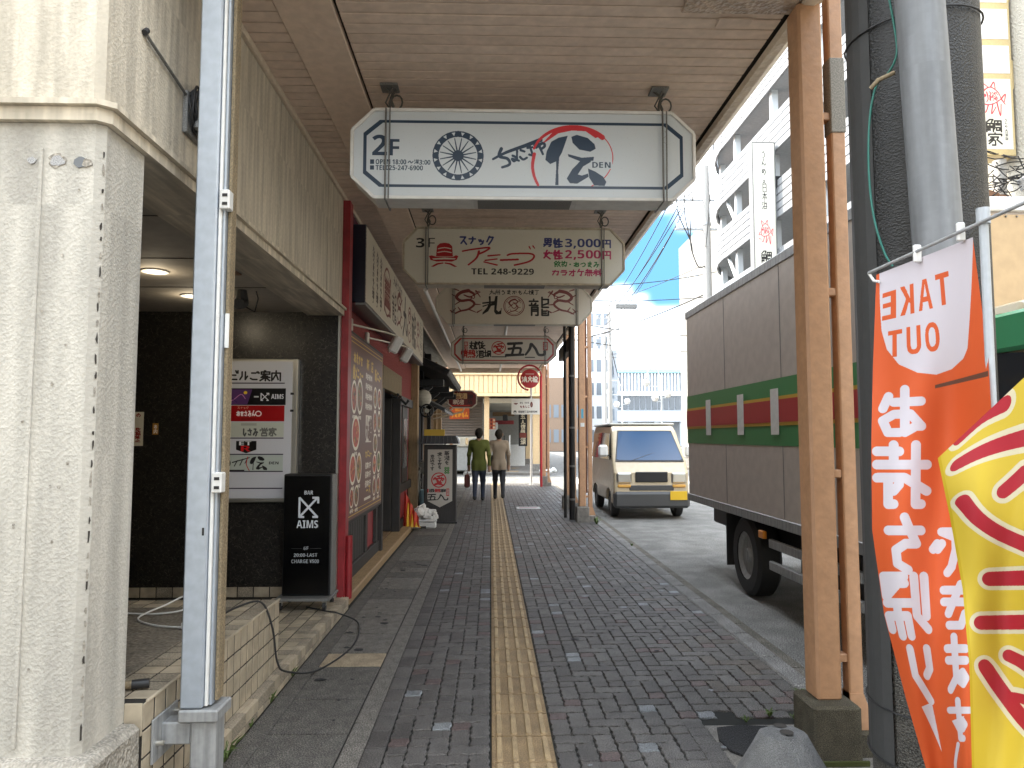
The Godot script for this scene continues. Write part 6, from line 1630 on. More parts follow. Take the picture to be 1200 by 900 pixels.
func flag_weight() -> void:
	mat("rough_concrete", Color(0.36, 0.36, 0.355), 0.95, "speck", 0.25, "n_stucco", 0.25, 1.2, "blot", 0.4)
	var t := thing("concrete_weight", P(1.222, 0, 3.12), "low rounded concrete banner weight with two finger holes", "concrete weight")
	var s := Shape.new()
	var prof := [Vector2(0.0, 0.285), Vector2(0.06, 0.283), Vector2(0.09, 0.268), Vector2(0.125, 0.2), Vector2(0.165, 0.13), Vector2(0.195, 0.07), Vector2(0.21, 0.0)]
	var seg := 28
	var rings := []
	for q in prof:
		var l := []
		for k in seg:
			var a := TAU * k / seg
			var sq := 1.0 / maxf(absf(cos(a)), absf(sin(a)))
			var rr: float = q.x * lerpf(1.0, sq, 0.35) * (1.0 + rng.randf_range(-0.012, 0.012))
			l.append(P(1.222 + cos(a) * rr * 1.05, q.y, 3.12 + sin(a) * rr * 0.8))
		rings.append(l)
	for i in prof.size() - 1:
		for k in seg:
			var l := (k + 1) % seg
			var e := [rings[i][k], rings[i + 1][k], rings[i + 1][l], rings[i][l]]
			var ns := []
			for v in e: ns.append(Vector3(v.x - 1.222, 0.12 if i > 1 else 0.5, v.z + 3.12).normalized())
			s.squad(e, ns)
	part(t, "body", s, M.rough_concrete)
	for d in [3.085, 3.155]: part(t, "finger_hole", Shape.new().lathe([Vector2(0.028, 0.002), Vector2(0.024, 0.001), Vector2(0.0, 0.001)], P(1.222, 0.285, d), 14), M.hole)

# ---- vehicles ----
# a side outline carried across the width, rounded at both flanks and drawn in above the waist
func loft(prof: PackedVector2Array, x0: float, x1: float, waist: float, lean: float, bev: float) -> Shape:
	var c := Vector2.ZERO
	for p in prof: c += p / prof.size()
	var rows := []
	for k in [[0.0, bev], [bev * 0.3, bev * 0.3], [bev, 0.0], [-bev, 0.0], [-bev * 0.3, bev * 0.3], [0.0, bev]]:
		var first: bool = rows.size() < 3
		var l := []
		for p in prof:
			var q: Vector2 = p + (c - p).normalized() * k[1]
			var inn := maxf(0.0, p.y - waist) * lean
			l.append(Vector3((x0 + k[0] + inn) if first else (x1 + k[0] - inn), q.y, -q.x))
		rows.append(l)
	var s := Shape.new()
	var n := prof.size()
	var area := 0.0
	for i in n: area += prof[i].cross(prof[(i + 1) % n])
	for i in 5:
		for j in n:
			var b := (j + 1) % n
			if area > 0: s.quad(rows[i][b], rows[i][j], rows[i + 1][j], rows[i + 1][b])
			else: s.quad(rows[i][j], rows[i][b], rows[i + 1][b], rows[i + 1][j])
	var idx := Geometry2D.triangulate_polygon(prof)
	for i in range(0, idx.size(), 3):
		for e in [[0, Vector3.LEFT], [5, Vector3.RIGHT]]:
			var a: Vector3 = rows[e[0]][idx[i]]; var b: Vector3 = rows[e[0]][idx[i + 1]]; var d: Vector3 = rows[e[0]][idx[i + 2]]
			if (b - a).cross(d - a).dot(e[1]) > 0: s.tri(a, b, d)
			else: s.tri(a, d, b)
	return s

func wheel_set(t: Node3D, at: Vector3, r: float, w: float) -> void:
	var side := Basis(Vector3.FORWARD, PI / 2)
	var o := part(t, "wheel", Shape.new().lathe([Vector2(r * 0.6, -w / 2), Vector2(r * 0.9, -w / 2), Vector2(r, -w * 0.36), Vector2(r, w * 0.36), Vector2(r * 0.9, w / 2), Vector2(r * 0.6, w / 2)], at, 24, side), M.rubber)
	part(o, "rim", Shape.new().lathe([Vector2(r * 0.6, -w * 0.45), Vector2(r * 0.5, -w * 0.3), Vector2(r * 0.2, -w * 0.3), Vector2(r * 0.16, -w * 0.42), Vector2(0.0, -w * 0.42)], at, 20, side), M.galvanised)
	part(o, "rim", Shape.new().lathe([Vector2(0.0, w * 0.42), Vector2(r * 0.16, w * 0.42), Vector2(r * 0.2, w * 0.3), Vector2(r * 0.5, w * 0.3), Vector2(r * 0.6, w * 0.45)], at, 20, side), M.galvanised)

func truck() -> void:
	mat("truck_side", Color(0.52, 0.46, 0.415), 0.45, "soft", 1.3)
	mat("truck_cream", Color(0.5, 0.355, 0.2), 0.45, "soft", 1.0)
	mat("truck_green", Color(0.06, 0.24, 0.09), 0.4)
	mat("truck_red", Color(0.42, 0.04, 0.045), 0.4)
	mat("truck_yellow", Color(0.55, 0.35, 0.05), 0.4)
	mat("cab_green", Color(0.06, 0.3, 0.14), 0.25)
	mat("van_cream", Color(0.54, 0.45, 0.31), 0.25, "soft", 1.0)
	mat("glass_dark", Color(0.02, 0.025, 0.03), 0.05)
	var t := thing("box_truck", P(3.6, -0.1, 6.5), "cream box truck with a green and red side stripe at the kerb", "truck")
	var x0 := 2.55; var x1 := 4.65
	part(t, "cargo_box", Shape.new().span(P(x0, 0.70, 4.78), P(x1, 3.1, 9.45), 0.03), M.truck_side)
	part(t, "front_panel", Shape.new().span(P(x0 + 0.04, 0.75, 4.765), P(x1 - 0.04, 3.0, 4.779), 0.003), M.truck_cream)
	for k in 4:
		var x := x0 + 0.06 + k * 0.66
		for j in 9: part(t, "rivet", Shape.new().cyl(P(x, 3.02 - j * 0.085, 4.764), P(x, 3.02 - j * 0.085, 4.755), 0.009, 0.007, 6), M.dull_steel)
	for k in 26: part(t, "rivet", Shape.new().cyl(P(x0 + 0.1 + k * 0.075, 2.985, 4.764), P(x0 + 0.1 + k * 0.075, 2.985, 4.755), 0.008, 0.006, 6), M.dull_steel)
	part(t, "top_rail", Shape.new().span(P(x0 - 0.006, 3.02, 4.75), P(x1 + 0.006, 3.12, 4.8), 0.008), M.sign_white)
	part(t, "top_rail", Shape.new().span(P(x0 - 0.008, 3.03, 4.81), P(x0 + 0.04, 3.12, 9.46), 0.006), M.galvanised)
	part(t, "bottom_rail", Shape.new().span(P(x0 - 0.008, 0.69, 4.8), P(x0 + 0.03, 0.78, 9.46), 0.006), M.galvanised)
	part(t, "stripe", Shape.new().span(P(x0 - 0.0035, 1.42, 4.8), P(x0 - 0.0005, 2.02, 9.44)), M.truck_green)
	part(t, "stripe", Shape.new().span(P(x0 - 0.0075, 1.60, 4.8), P(x0 - 0.004, 1.86, 9.44)), M.truck_yellow)
	part(t, "stripe", Shape.new().span(P(x0 - 0.0115, 1.63, 4.8), P(x0 - 0.008, 1.83, 9.44)), M.truck_red)
	for d in [6.4, 7.3, 8.4]: part(t, "printed_mark", Shape.new().span(P(x0 - 0.0155, 1.52, d), P(x0 - 0.012, 1.93, d + 0.18)), M.sign_white)
	for d in [6.35, 7.9]: part(t, "panel_seam", Shape.new().span(P(x0 - 0.003, 0.79, d), P(x0 + 0.001, 3.02, d + 0.008)), M.dull_steel)
	part(t, "chassis", Shape.new().span(P(x0 + 0.3, 0.42, 3.2), P(x1 - 0.3, 0.68, 9.4), 0.02), M.black)
	part(t, "side_guard", Shape.new().span(P(x0 + 0.02, 0.28, 5.1), P(x0 + 0.06, 0.36, 6.8), 0.006), M.galvanised)
	part(t, "side_guard", Shape.new().span(P(x0 + 0.02, 0.48, 5.1), P(x0 + 0.06, 0.56, 6.8), 0.006), M.galvanised)
	part(t, "tool_box", Shape.new().span(P(x0 + 0.1, 0.25, 5.2), P(x0 + 0.5, 0.66, 6.3), 0.02), M.black)
	part(t, "mud_flap", Shape.new().span(P(x0 + 0.05, 0.1, 8.1), P(x0 + 0.45, 0.66, 8.12)), M.rubber)
	part(t, "marker_lamp", Shape.new().span(P(x0 - 0.01, 0.55, 6.86), P(x0 + 0.03, 0.62, 6.98), 0.006), mat("amber", Color(0.6, 0.2, 0.02), 0.3))
	for d in [3.75, 7.5]:
		wheel_set(t, P(x0 + 0.16, 0.3, d), 0.4, 0.24)
		wheel_set(t, P(x1 - 0.16, 0.3, d), 0.4, 0.24)
	# cab: side outline pushed across the width, facing the viewer
	var prof := PackedVector2Array([Vector2(2.98, 0.35), Vector2(2.93, 0.6), Vector2(2.96, 1.15), Vector2(3.16, 1.85), Vector2(3.32, 2.12), Vector2(3.6, 2.2), Vector2(4.6, 2.2), Vector2(4.66, 2.1), Vector2(4.66, 0.5), Vector2(4.2, 0.5), Vector2(4.1, 0.72), Vector2(3.75, 0.8), Vector2(3.4, 0.72), Vector2(3.3, 0.4)])
	part(t, "cab", loft(prof, x0 + 0.05, x1 - 0.05, 1.2, 0.06, 0.06), M.van_cream)
	part(t, "cab_stripe", Shape.new().span(P(x0 + 0.045, 1.93, 3.4), P(x0 + 0.16, 2.13, 4.64), 0.02), M.cab_green)
	part(t, "windscreen", Shape.new().prism(PackedVector2Array([Vector2(0.1, 0), Vector2(1.78, 0), Vector2(1.7, 0.74), Vector2(0.18, 0.74)]), P(x0 + 0.12, 1.18, 2.95), Vector3.RIGHT, Vector3(0, 0.961, -0.275), Vector3(0, 0.275, 0.961), 0.01), M.glass_dark)
	part(t, "side_window", Shape.new().prism(PackedVector2Array([Vector2(3.1, 1.25), Vector2(3.3, 1.9), Vector2(4.0, 1.95), Vector2(4.0, 1.25)]), P(x0 + 0.056, 0, 0), Vector3.FORWARD, Vector3.UP, Vector3.LEFT, 0.006), M.glass_dark)
	part(t, "bumper", Shape.new().span(P(x0 + 0.05, 0.12, 2.86), P(x1 - 0.05, 0.42, 3.1), 0.04), M.sign_white)
	for x in [x0 + 0.25, x1 - 0.25]: part(t, "headlight", Shape.new().box(P(x, 0.58, 2.93), Vector3(0.26, 0.18, 0.06), 0.03), M.silver)
	var mr := part(t, "wing_mirror", Shape.new().box(P(x0 - 0.12, 1.6, 2.95), Vector3(0.16, 0.34, 0.08), 0.03), M.black)
	part(mr, "stay", Shape.new().tube([P(x0 + 0.08, 1.85, 3.1), P(x0 - 0.1, 1.85, 2.95), P(x0 - 0.1, 1.4, 2.95), P(x0 + 0.08, 1.3, 3.05)], 0.012, 6), M.black)
	part(t, "aerial", Shape.new().cyl(P(x0 + 0.62, 1.95, 3.6), P(x0 + 0.45, 2.62, 3.4), 0.003, 0.003, 6), M.black)

func van() -> void:
	mat("van_cream", Color(0.54, 0.45, 0.31), 0.25, "soft", 1.0)
	mat("windscreen_sky_tint", Color(0.015, 0.05, 0.12), 0.05)  # blue of the reflected sky is put into the glass colour
	mat("plate_yellow", Color(0.72, 0.45, 0.02), 0.4)
	mat("lamp_amber", Color(0.65, 0.35, 0.08), 0.25)
	var x0 := 2.40; var x1 := 3.87; var f := 14.3
	var t := thing("small_van", P(3.13, -0.1, 15.9), "small cream van with a yellow number plate following the truck", "van")
	var prof := PackedVector2Array([Vector2(f + 0.08, 0.18), Vector2(f, 0.42), Vector2(f + 0.02, 0.8), Vector2(f + 0.16, 1.0), Vector2(f + 0.66, 1.62), Vector2(f + 0.84, 1.72), Vector2(f + 3.1, 1.74), Vector2(f + 3.25, 1.6), Vector2(f + 3.3, 0.3), Vector2(f + 3.0, 0.2), Vector2(f + 2.85, 0.4), Vector2(f + 2.6, 0.47), Vector2(f + 2.35, 0.4), Vector2(f + 2.25, 0.2), Vector2(f + 0.98, 0.2), Vector2(f + 0.88, 0.4), Vector2(f + 0.62, 0.47), Vector2(f + 0.37, 0.4), Vector2(f + 0.3, 0.18)])
	part(t, "body", loft(prof, x0, x1, 1.0, 0.11, 0.06), M.van_cream)
	part(t, "roof_cap", Shape.new().span(P(x0 + 0.04, 1.735, f + 0.9), P(x1 - 0.04, 1.79, f + 3.1), 0.03), mat("roof_grey", Color(0.36, 0.36, 0.33), 0.4))
	var up := Vector3(0, 0.62, -0.5).normalized()
	part(t, "windscreen", Shape.new().prism(PackedVector2Array([Vector2(0.0, 0.03), Vector2(0.04, 0.0), Vector2(1.26, 0.0), Vector2(1.3, 0.03), Vector2(1.19, 0.69), Vector2(1.14, 0.73), Vector2(0.16, 0.73), Vector2(0.11, 0.69)]), P(x0 + 0.085, 1.035, f + 0.175), Vector3.RIGHT, up, Vector3.RIGHT.cross(up), 0.012), M.windscreen_sky_tint)
	part(t, "side_window", Shape.new().prism(PackedVector2Array([Vector2(f + 0.5, 1.05), Vector2(f + 0.8, 1.58), Vector2(f + 1.7, 1.6), Vector2(f + 1.7, 1.05)]), P(x0 - 0.115, 0.0, 0), Vector3.FORWARD, Vector3(0.11, 1, 0).normalized(), Vector3(-1, 0.11, 0).normalized(), 0.012), M.glass_dark)
	part(t, "side_window", Shape.new().prism(PackedVector2Array([Vector2(f + 1.8, 1.05), Vector2(f + 1.8, 1.6), Vector2(f + 3.0, 1.58), Vector2(f + 3.0, 1.05)]), P(x0 - 0.115, 0.0, 0), Vector3.FORWARD, Vector3(0.11, 1, 0).normalized(), Vector3(-1, 0.11, 0).normalized(), 0.012), M.glass_dark)
	part(t, "grille", Shape.new().span(P(x0 + 0.42, 0.62, f - 0.012), P(x1 - 0.42, 0.82, f + 0.02), 0.01), M.black)
	part(t, "bumper", Shape.new().span(P(x0 - 0.005, 0.12, f - 0.06), P(x1 + 0.005, 0.44, f + 0.18), 0.05), M["bumper_dark"])
	for x in [x0 + 0.2, x1 - 0.2]:
		var l := part(t, "headlight", Shape.new().box(P(x, 0.7, f + 0.01), Vector3(0.3, 0.22, 0.07), 0.04), M.silver)
		part(l, "indicator", Shape.new().box(P(x, 0.545, f + 0.005), Vector3(0.26, 0.06, 0.05), 0.015), M.lamp_amber)
	part(t, "number_plate", Shape.new().span(P(3.48, 0.28, f - 0.075), P(3.81, 0.45, f - 0.062), 0.003), M.plate_yellow)
	var p := P(x0 - 0.14, 1.22, f + 0.45)
	part(t, "wing_mirror", Shape.new().box(p, Vector3(0.2, 0.24, 0.1), 0.04), M.sign_white)
	part(t, "wing_mirror", Shape.new().box(P(x1 + 0.14, 1.22, f + 0.45), Vector3(0.2, 0.24, 0.1), 0.04), M.sign_white)
	part(t, "mirror_stay", Shape.new().cyl(p + Vector3(0.06, -0.06, 0), P(x0 + 0.02, 1.1, f + 0.5), 0.015, 0.015, 6), M.black)
	part(t, "screen_surround", Shape.new().prism(PackedVector2Array([Vector2(-0.03, -0.03), Vector2(1.33, -0.03), Vector2(1.2, 0.76), Vector2(0.1, 0.76)]), P(x0 + 0.085, 1.035, f + 0.175), Vector3.RIGHT, up, Vector3.RIGHT.cross(up), 0.006), M.black)
	part(t, "lower_trim", Shape.new().span(P(x0 + 0.3, 0.46, f - 0.01), P(x1 - 0.3, 0.56, f + 0.04), 0.01), M.bumper_dark)
	part(t, "wiper", Shape.new().cyl(P(x0 + 0.4, 1.04, f + 0.165), P(x0 + 0.9, 1.2, f + 0.3), 0.008, 0.006, 6), M.black)
	for d in [f + 0.62, f + 2.6]:
		wheel_set(t, P(x0 + 0.1, 0.17, d), 0.27, 0.16)
		wheel_set(t, P(x1 - 0.1, 0.17, d), 0.27, 0.16)
# ---- buildings across the road ----
func siding_panel(w: float, h: float) -> ArrayMesh:
	var s := Shape.new()
	var k := 5
	for i in k:
		var y := -h / 2 + i * h / k
		s.box(Vector3(0, y + h / k / 2, 0), Vector3(w - 0.02, h / k - 0.03, 0.06), 0.012)
	s.box(Vector3(0, 0, -0.04), Vector3(w - 0.02, h, 0.04))
	return s.mesh()

func garage() -> void:
	mat("siding", Color(0.23, 0.238, 0.246), 0.5, "soft", 2.0)
	mat("siding_b", Color(0.215, 0.224, 0.234), 0.5, "soft", 2.0)
	mat("deck_grey", Color(0.36, 0.38, 0.40), 0.8, "soft", 1.5)
	mat("frame_white", Color(0.62, 0.66, 0.68), 0.5)
	var t := thing("parking_garage", P(16, 0, 30), "white panelled multi-storey parking garage with a rounded corner across the road", "building")
	var X := 12.0
	var path := []                                   # points and headings along the facade
	var d := 19.4
	while d < 36.5:
		path.append([P(X, 0, d + 0.6), 0.0])
		d += 1.2
	var cR := 8.0
	var cc := P(X + cR, 0, 36.8)
	for i in 9:
		var a := deg_to_rad(4.3 + i * 8.6)
		path.append([cc + Vector3(-cos(a), 0, -sin(a)) * cR, a])
	var pm := siding_panel(1.2, 1.62)
	for f in 6:
		var top := 3.55 + f * 2.9
		for q in path:
			var o := piece(t, "siding_panel", pm, M.siding if (f * 7 + int(q[0].z * 3.0)) % 3 else M.siding_b, q[0] + Vector3.UP * (top - 0.81), -PI / 2 - q[1])
		if f == 0: continue
		# deck, with straight and rounded edge
		var outline := PackedVector2Array([Vector2(X + 0.12, 19.4), Vector2(X + 0.12, 36.8)])
		for i in 10:
			var a := deg_to_rad(i * 9.0)
			outline.append(Vector2(cc.x - cos(a) * (cR - 0.12), 36.8 + sin(a) * (cR - 0.12)))
		outline.append(Vector2(X + 18.0, 36.8 + cR - 0.12)); outline.append(Vector2(X + 18.0, 19.4))
		part(t, "deck", Shape.new().prism(outline, Vector3(0, top - 1.45, 0), Vector3.RIGHT, Vector3.FORWARD, Vector3.UP, 0.3), M.deck_grey)
	for i in path.size():
		if i % 4 == 1:
			var q: Vector3 = path[i][0]
			var inw := Vector3(cos(path[i][1]), 0, sin(path[i][1]))
			part(t, "column", Shape.new().span(q + inw * 0.35 + Vector3(-0.14, 0, -0.14), q + inw * 0.35 + Vector3(0.14, 17.5, 0.14)), M.frame_white)
			if i + 1 < path.size():
				for f in range(2, 5):
					var r: Vector3 = path[i + 1][0]
					part(t, "brace", Shape.new().bar(q + inw * 0.2 + Vector3.UP * (0.6 + f * 2.9), r + inw * 0.2 + Vector3.UP * (2.0 + f * 2.9), 0.12, 0.12), M.frame_white)
	part(t, "back_wall", Shape.new().span(P(X + 18.0, 0, 19.4), P(X + 18.3, 18, 44)), M.deck_grey)
	part(t, "core_wall", Shape.new().span(P(X + 9.0, 0, 20), P(X + 9.4, 17, 40)), M.deck_grey)
	# neighbour towards the viewer
	mat("cream_render", Color(0.42, 0.39, 0.325), 0.9, "soft", 1.0, "n_stucco", 0.9, 0.9)
	mat("window_dark", Color(0.05, 0.06, 0.07), 0.1)
	t = thing("cream_building", P(16, 0, 8), "tall cream rendered building behind the vertical fish sign", "building")
	part(t, "wall", Shape.new().span(P(12.05, -0.05, -26), P(26, 13.4, 19.2)), M.cream_render)
	for f in 3:
		for k in 6:
			var w := part(t, "window", Shape.new().span(P(12.0, 4.2 + f * 3.2, -8 + k * 3.0), P(12.06, 5.8 + f * 3.2, -6.4 + k * 3.0), 0.01), M.frame_white)
			part(w, "pane", Shape.new().span(P(11.985, 4.28 + f * 3.2, -7.92 + k * 3.0), P(11.995, 5.72 + f * 3.2, -6.48 + k * 3.0)), M.window_dark)
	part(t, "shopfront", Shape.new().span(P(11.96, 0.1, 2), P(12.03, 2.8, 18), 0.02), M.window_dark)
	# white building farther on
	t = thing("white_building", P(22, 0, 55), "plain white building beyond the parking garage", "building")
	part(t, "wall", Shape.new().span(P(15.7, -0.05, 48), P(34, 17.2, 60)), mat("far_white", Color(0.26, 0.257, 0.24), 0.9, "soft", 2.0))
	for k in 4:
		for f in 4: part(t, "window", Shape.new().span(P(15.67, 3.0 + f * 3.3, 49 + k * 2.7), P(15.71, 4.3 + f * 3.3, 49.7 + k * 2.7), 0.005), M.window_dark)
	# the long building closing the view
	mat("louvre_white", Color(0.62, 0.66, 0.70), 0.5)
	t = thing("louvred_hall", P(28, 0, 132), "pale hall with upright louvres closing the far end of the street", "building")
	part(t, "wall", Shape.new().span(P(16, -0.05, 131), P(44, 13.0, 150)), M.deck_grey)
	part(t, "roof_edge", Shape.new().span(P(15.8, 13.0, 130.4), P(44.2, 13.6, 150)), mat("roof_blue", Color(0.25, 0.42, 0.52), 0.5))
	for k in 46: part(t, "louvre", Shape.new().span(P(16.2 + k * 0.6, 9.6, 130.6), P(16.45 + k * 0.6, 12.9, 130.98)), M.louvre_white)
	part(t, "band", Shape.new().span(P(16, 8.9, 130.5), P(44, 9.6, 131)), M.louvre_white)
	for k in 26: part(t, "window", Shape.new().span(P(16.4 + k * 1.05, 6.4, 130.8), P(17.2 + k * 1.05, 8.7, 130.98)), M.window_dark)
	part(t, "viaduct_band", Shape.new().span(P(14, 4.2, 128.5), P(46, 6.0, 130.4), 0.05), M.louvre_white)
	for k in 7: part(t, "pier", Shape.new().span(P(15 + k * 4.6, -0.1, 128.8), P(15.9 + k * 4.6, 4.2, 130)), M.deck_grey)
	# left-hand row bending into view
	mat("fascia_cream_b", Color(0.66, 0.485, 0.27), 0.6, "soft", 1.0)
	mat("pink_dull", Color(0.24, 0.17, 0.12), 0.8, "soft", 1.0)
	mat("glass_blue", Color(0.16, 0.19, 0.22), 0.3)
	for a in [[11.2, 13.9, 84.0, 18.5, "slim blue-grey office block at the bend of the street", "louvre_white"], [13.9, 16.0, 92.0, 12.5, "low grey block beside the slim office block", "deck_grey"], [2.5, 11.1, 80.0, 8.0, "brown shop block at the bend of the street", "pink_dull"]]:
		t = thing("bend_building", P((a[0] + a[1]) / 2, 0, a[2]), a[4], "building", "buildings at the bend of the street")
		part(t, "wall", Shape.new().span(P(a[0], -0.05, a[2]), P(a[1], a[3], a[2] + 14)), M[a[5]])
		var n := maxi(2, int((a[1] - a[0]) / 0.85))
		for f in int(a[3] / 2.7):
			for k in n:
				var x: float = a[0] + 0.12 + k * (a[1] - a[0] - 0.1) / n
				part(t, "window", Shape.new().span(P(x, 0.9 + f * 2.7, a[2] - 0.05), P(x + 0.55, 2.3 + f * 2.7, a[2] - 0.005)), M.glass_blue)

func fish(p: Print, x: float, y: float, w: float, h: float, col: Color) -> void:
	var r := RandomNumberGenerator.new()
	r.seed = 8
	var q := func(a: Array) -> Array:
		var o := []
		for i in range(0, a.size(), 2): o.append_array([x + a[i] * w, y + a[i + 1] * h])
		return o
	for a in [[0.18, 0.45, 0.28, 0.25, 0.5, 0.15, 0.75, 0.3, 0.85, 0.5], [0.18, 0.45, 0.2, 0.62, 0.4, 0.68, 0.65, 0.62, 0.85, 0.5], [0.28, 0.25, 0.2, 0.02, 0.42, 0.16], [0.5, 0.15, 0.62, 0.0, 0.66, 0.2], [0.85, 0.5, 1.0, 0.36, 0.96, 0.58], [0.85, 0.5, 0.98, 0.66], [0.1, 0.5, 0.02, 0.62, 0.16, 0.6], [0.4, 0.68, 0.3, 0.9, 0.2, 0.86], [0.55, 0.66, 0.5, 0.95, 0.66, 0.74], [0.7, 0.62, 0.8, 1.0, 0.84, 0.66], [0.36, 0.3, 0.4, 0.5, 0.34, 0.6], [0.02, 0.78, 0.2, 0.8]]:
		p.brush(q.call(a), w * 0.05, w * 0.03, col)
	p.oval(Vector2(x + 0.29 * w, y + 0.4 * h), Vector2(w, h) * 0.05, col)
	for i in 16: p.brush(q.call([0.42 + r.randf() * 0.35, 0.26 + r.randf() * 0.3, 0.45 + r.randf() * 0.35, 0.28 + r.randf() * 0.3]), w * 0.025, w * 0.02, col)

func fish_signs() -> void:
	var R := Color(0.80, 0.20, 0.27); var K := Color(0.10, 0.10, 0.10); var W := Color(0.84, 0.83, 0.78)
	mat("sign_edge", Color(0.55, 0.43, 0.22), 0.5, "soft", 0.5)
	var t := thing("vertical_sign", P(11.45, 7.9, 16), "tall cream light-box sign with a red fish on the cream building", "sign", "vertical fish signs")
	part(t, "cabinet", Shape.new().span(P(10.9, 7.9, 16.0), P(12.0, 13.35, 16.5), 0.02), M.sign_edge)
	var p := Print.new(256, 420, W)
	fish(p, 40, 20, 180, 200, R)
	p.kana(G, "鯛家", 90, 240, 100, 160, 10, K, true); p.kana(G, "うんめぇ日本海", 206, 236, 20, 130, 2.2, K, true)
	sheet(t, "face", P(10.97, 8.05, 15.998), Vector3.RIGHT, Vector3.UP, 0.96, 1.66, p.tex(), 0.35)
	for a in [[9.84, 10.5], [10.66, 11.38], [11.54, 12.3], [12.46, 13.2]]: part(t, "blank_panel", Shape.new().span(P(10.97, a[0], 15.99), P(11.93, a[1], 15.999)), M.sign_white)
	for y in [9.5, 11.6]: part(t, "bracket", Shape.new().span(P(11.99, y, 16.05), P(12.6, y + 0.7, 16.4), 0.02), M.sign_edge)
	t = thing("vertical_sign", P(11.37, 5.5, 29.6), "slim white vertical sign with a red fish on the parking garage", "sign", "vertical fish signs")
	part(t, "cabinet", Shape.new().span(P(10.87, 6.4, 29.6), P(11.88, 13.83, 30.0), 0.02), M.dull_steel)
	p = Print.new(220, 1600, W)
	p.kana(G, "うんめぇ日本海", 82, 60, 56, 560, 6, K, true)
	fish(p, 40, 720, 150, 220, R)
	p.kana(G, "鯛家", 62, 1000, 110, 230, 11, K, true)
	sheet(t, "face", P(10.93, 6.46, 29.598), Vector3.RIGHT, Vector3.UP, 0.89, 7.3, p.tex(), 0.35)
	for y in [8.5, 12.0]: part(t, "bracket", Shape.new().span(P(11.87, y, 29.7), P(12.2, y + 0.4, 29.95)), M.black)

func utility_pole(label: String, x: float, d: float, h: float, r: float, arms: Array) -> void:
	mat("far_concrete", Color(0.36, 0.35, 0.33), 0.9, "soft", 0.6)
	var t := thing("utility_pole", P(x, 0, d), label, "utility pole", "utility poles along the street")
	part(t, "shaft", Shape.new().cyl(P(x, -0.05, d), P(x, h, d), r, r * 0.72, 14), M.far_concrete)
	for a in arms:
		part(t, "cross_arm", Shape.new().span(P(x - a[1], a[0], d - 0.06), P(x + a[2], a[0] + 0.1, d + 0.02), 0.005), M.galvanised)
		for k in 3:
			var ix: float = x - a[1] + 0.12 + k * 0.42
			part(t, "insulator", Shape.new().cyl(P(ix, a[0] + 0.1, d), P(ix, a[0] + 0.32, d), 0.06, 0.04, 8), M.white_plastic)
	part(t, "band", Shape.new().cyl(P(x, h * 0.8, d), P(x, h * 0.8 + 0.12, d), r * 0.9, r * 0.9, 14), M.galvanised)

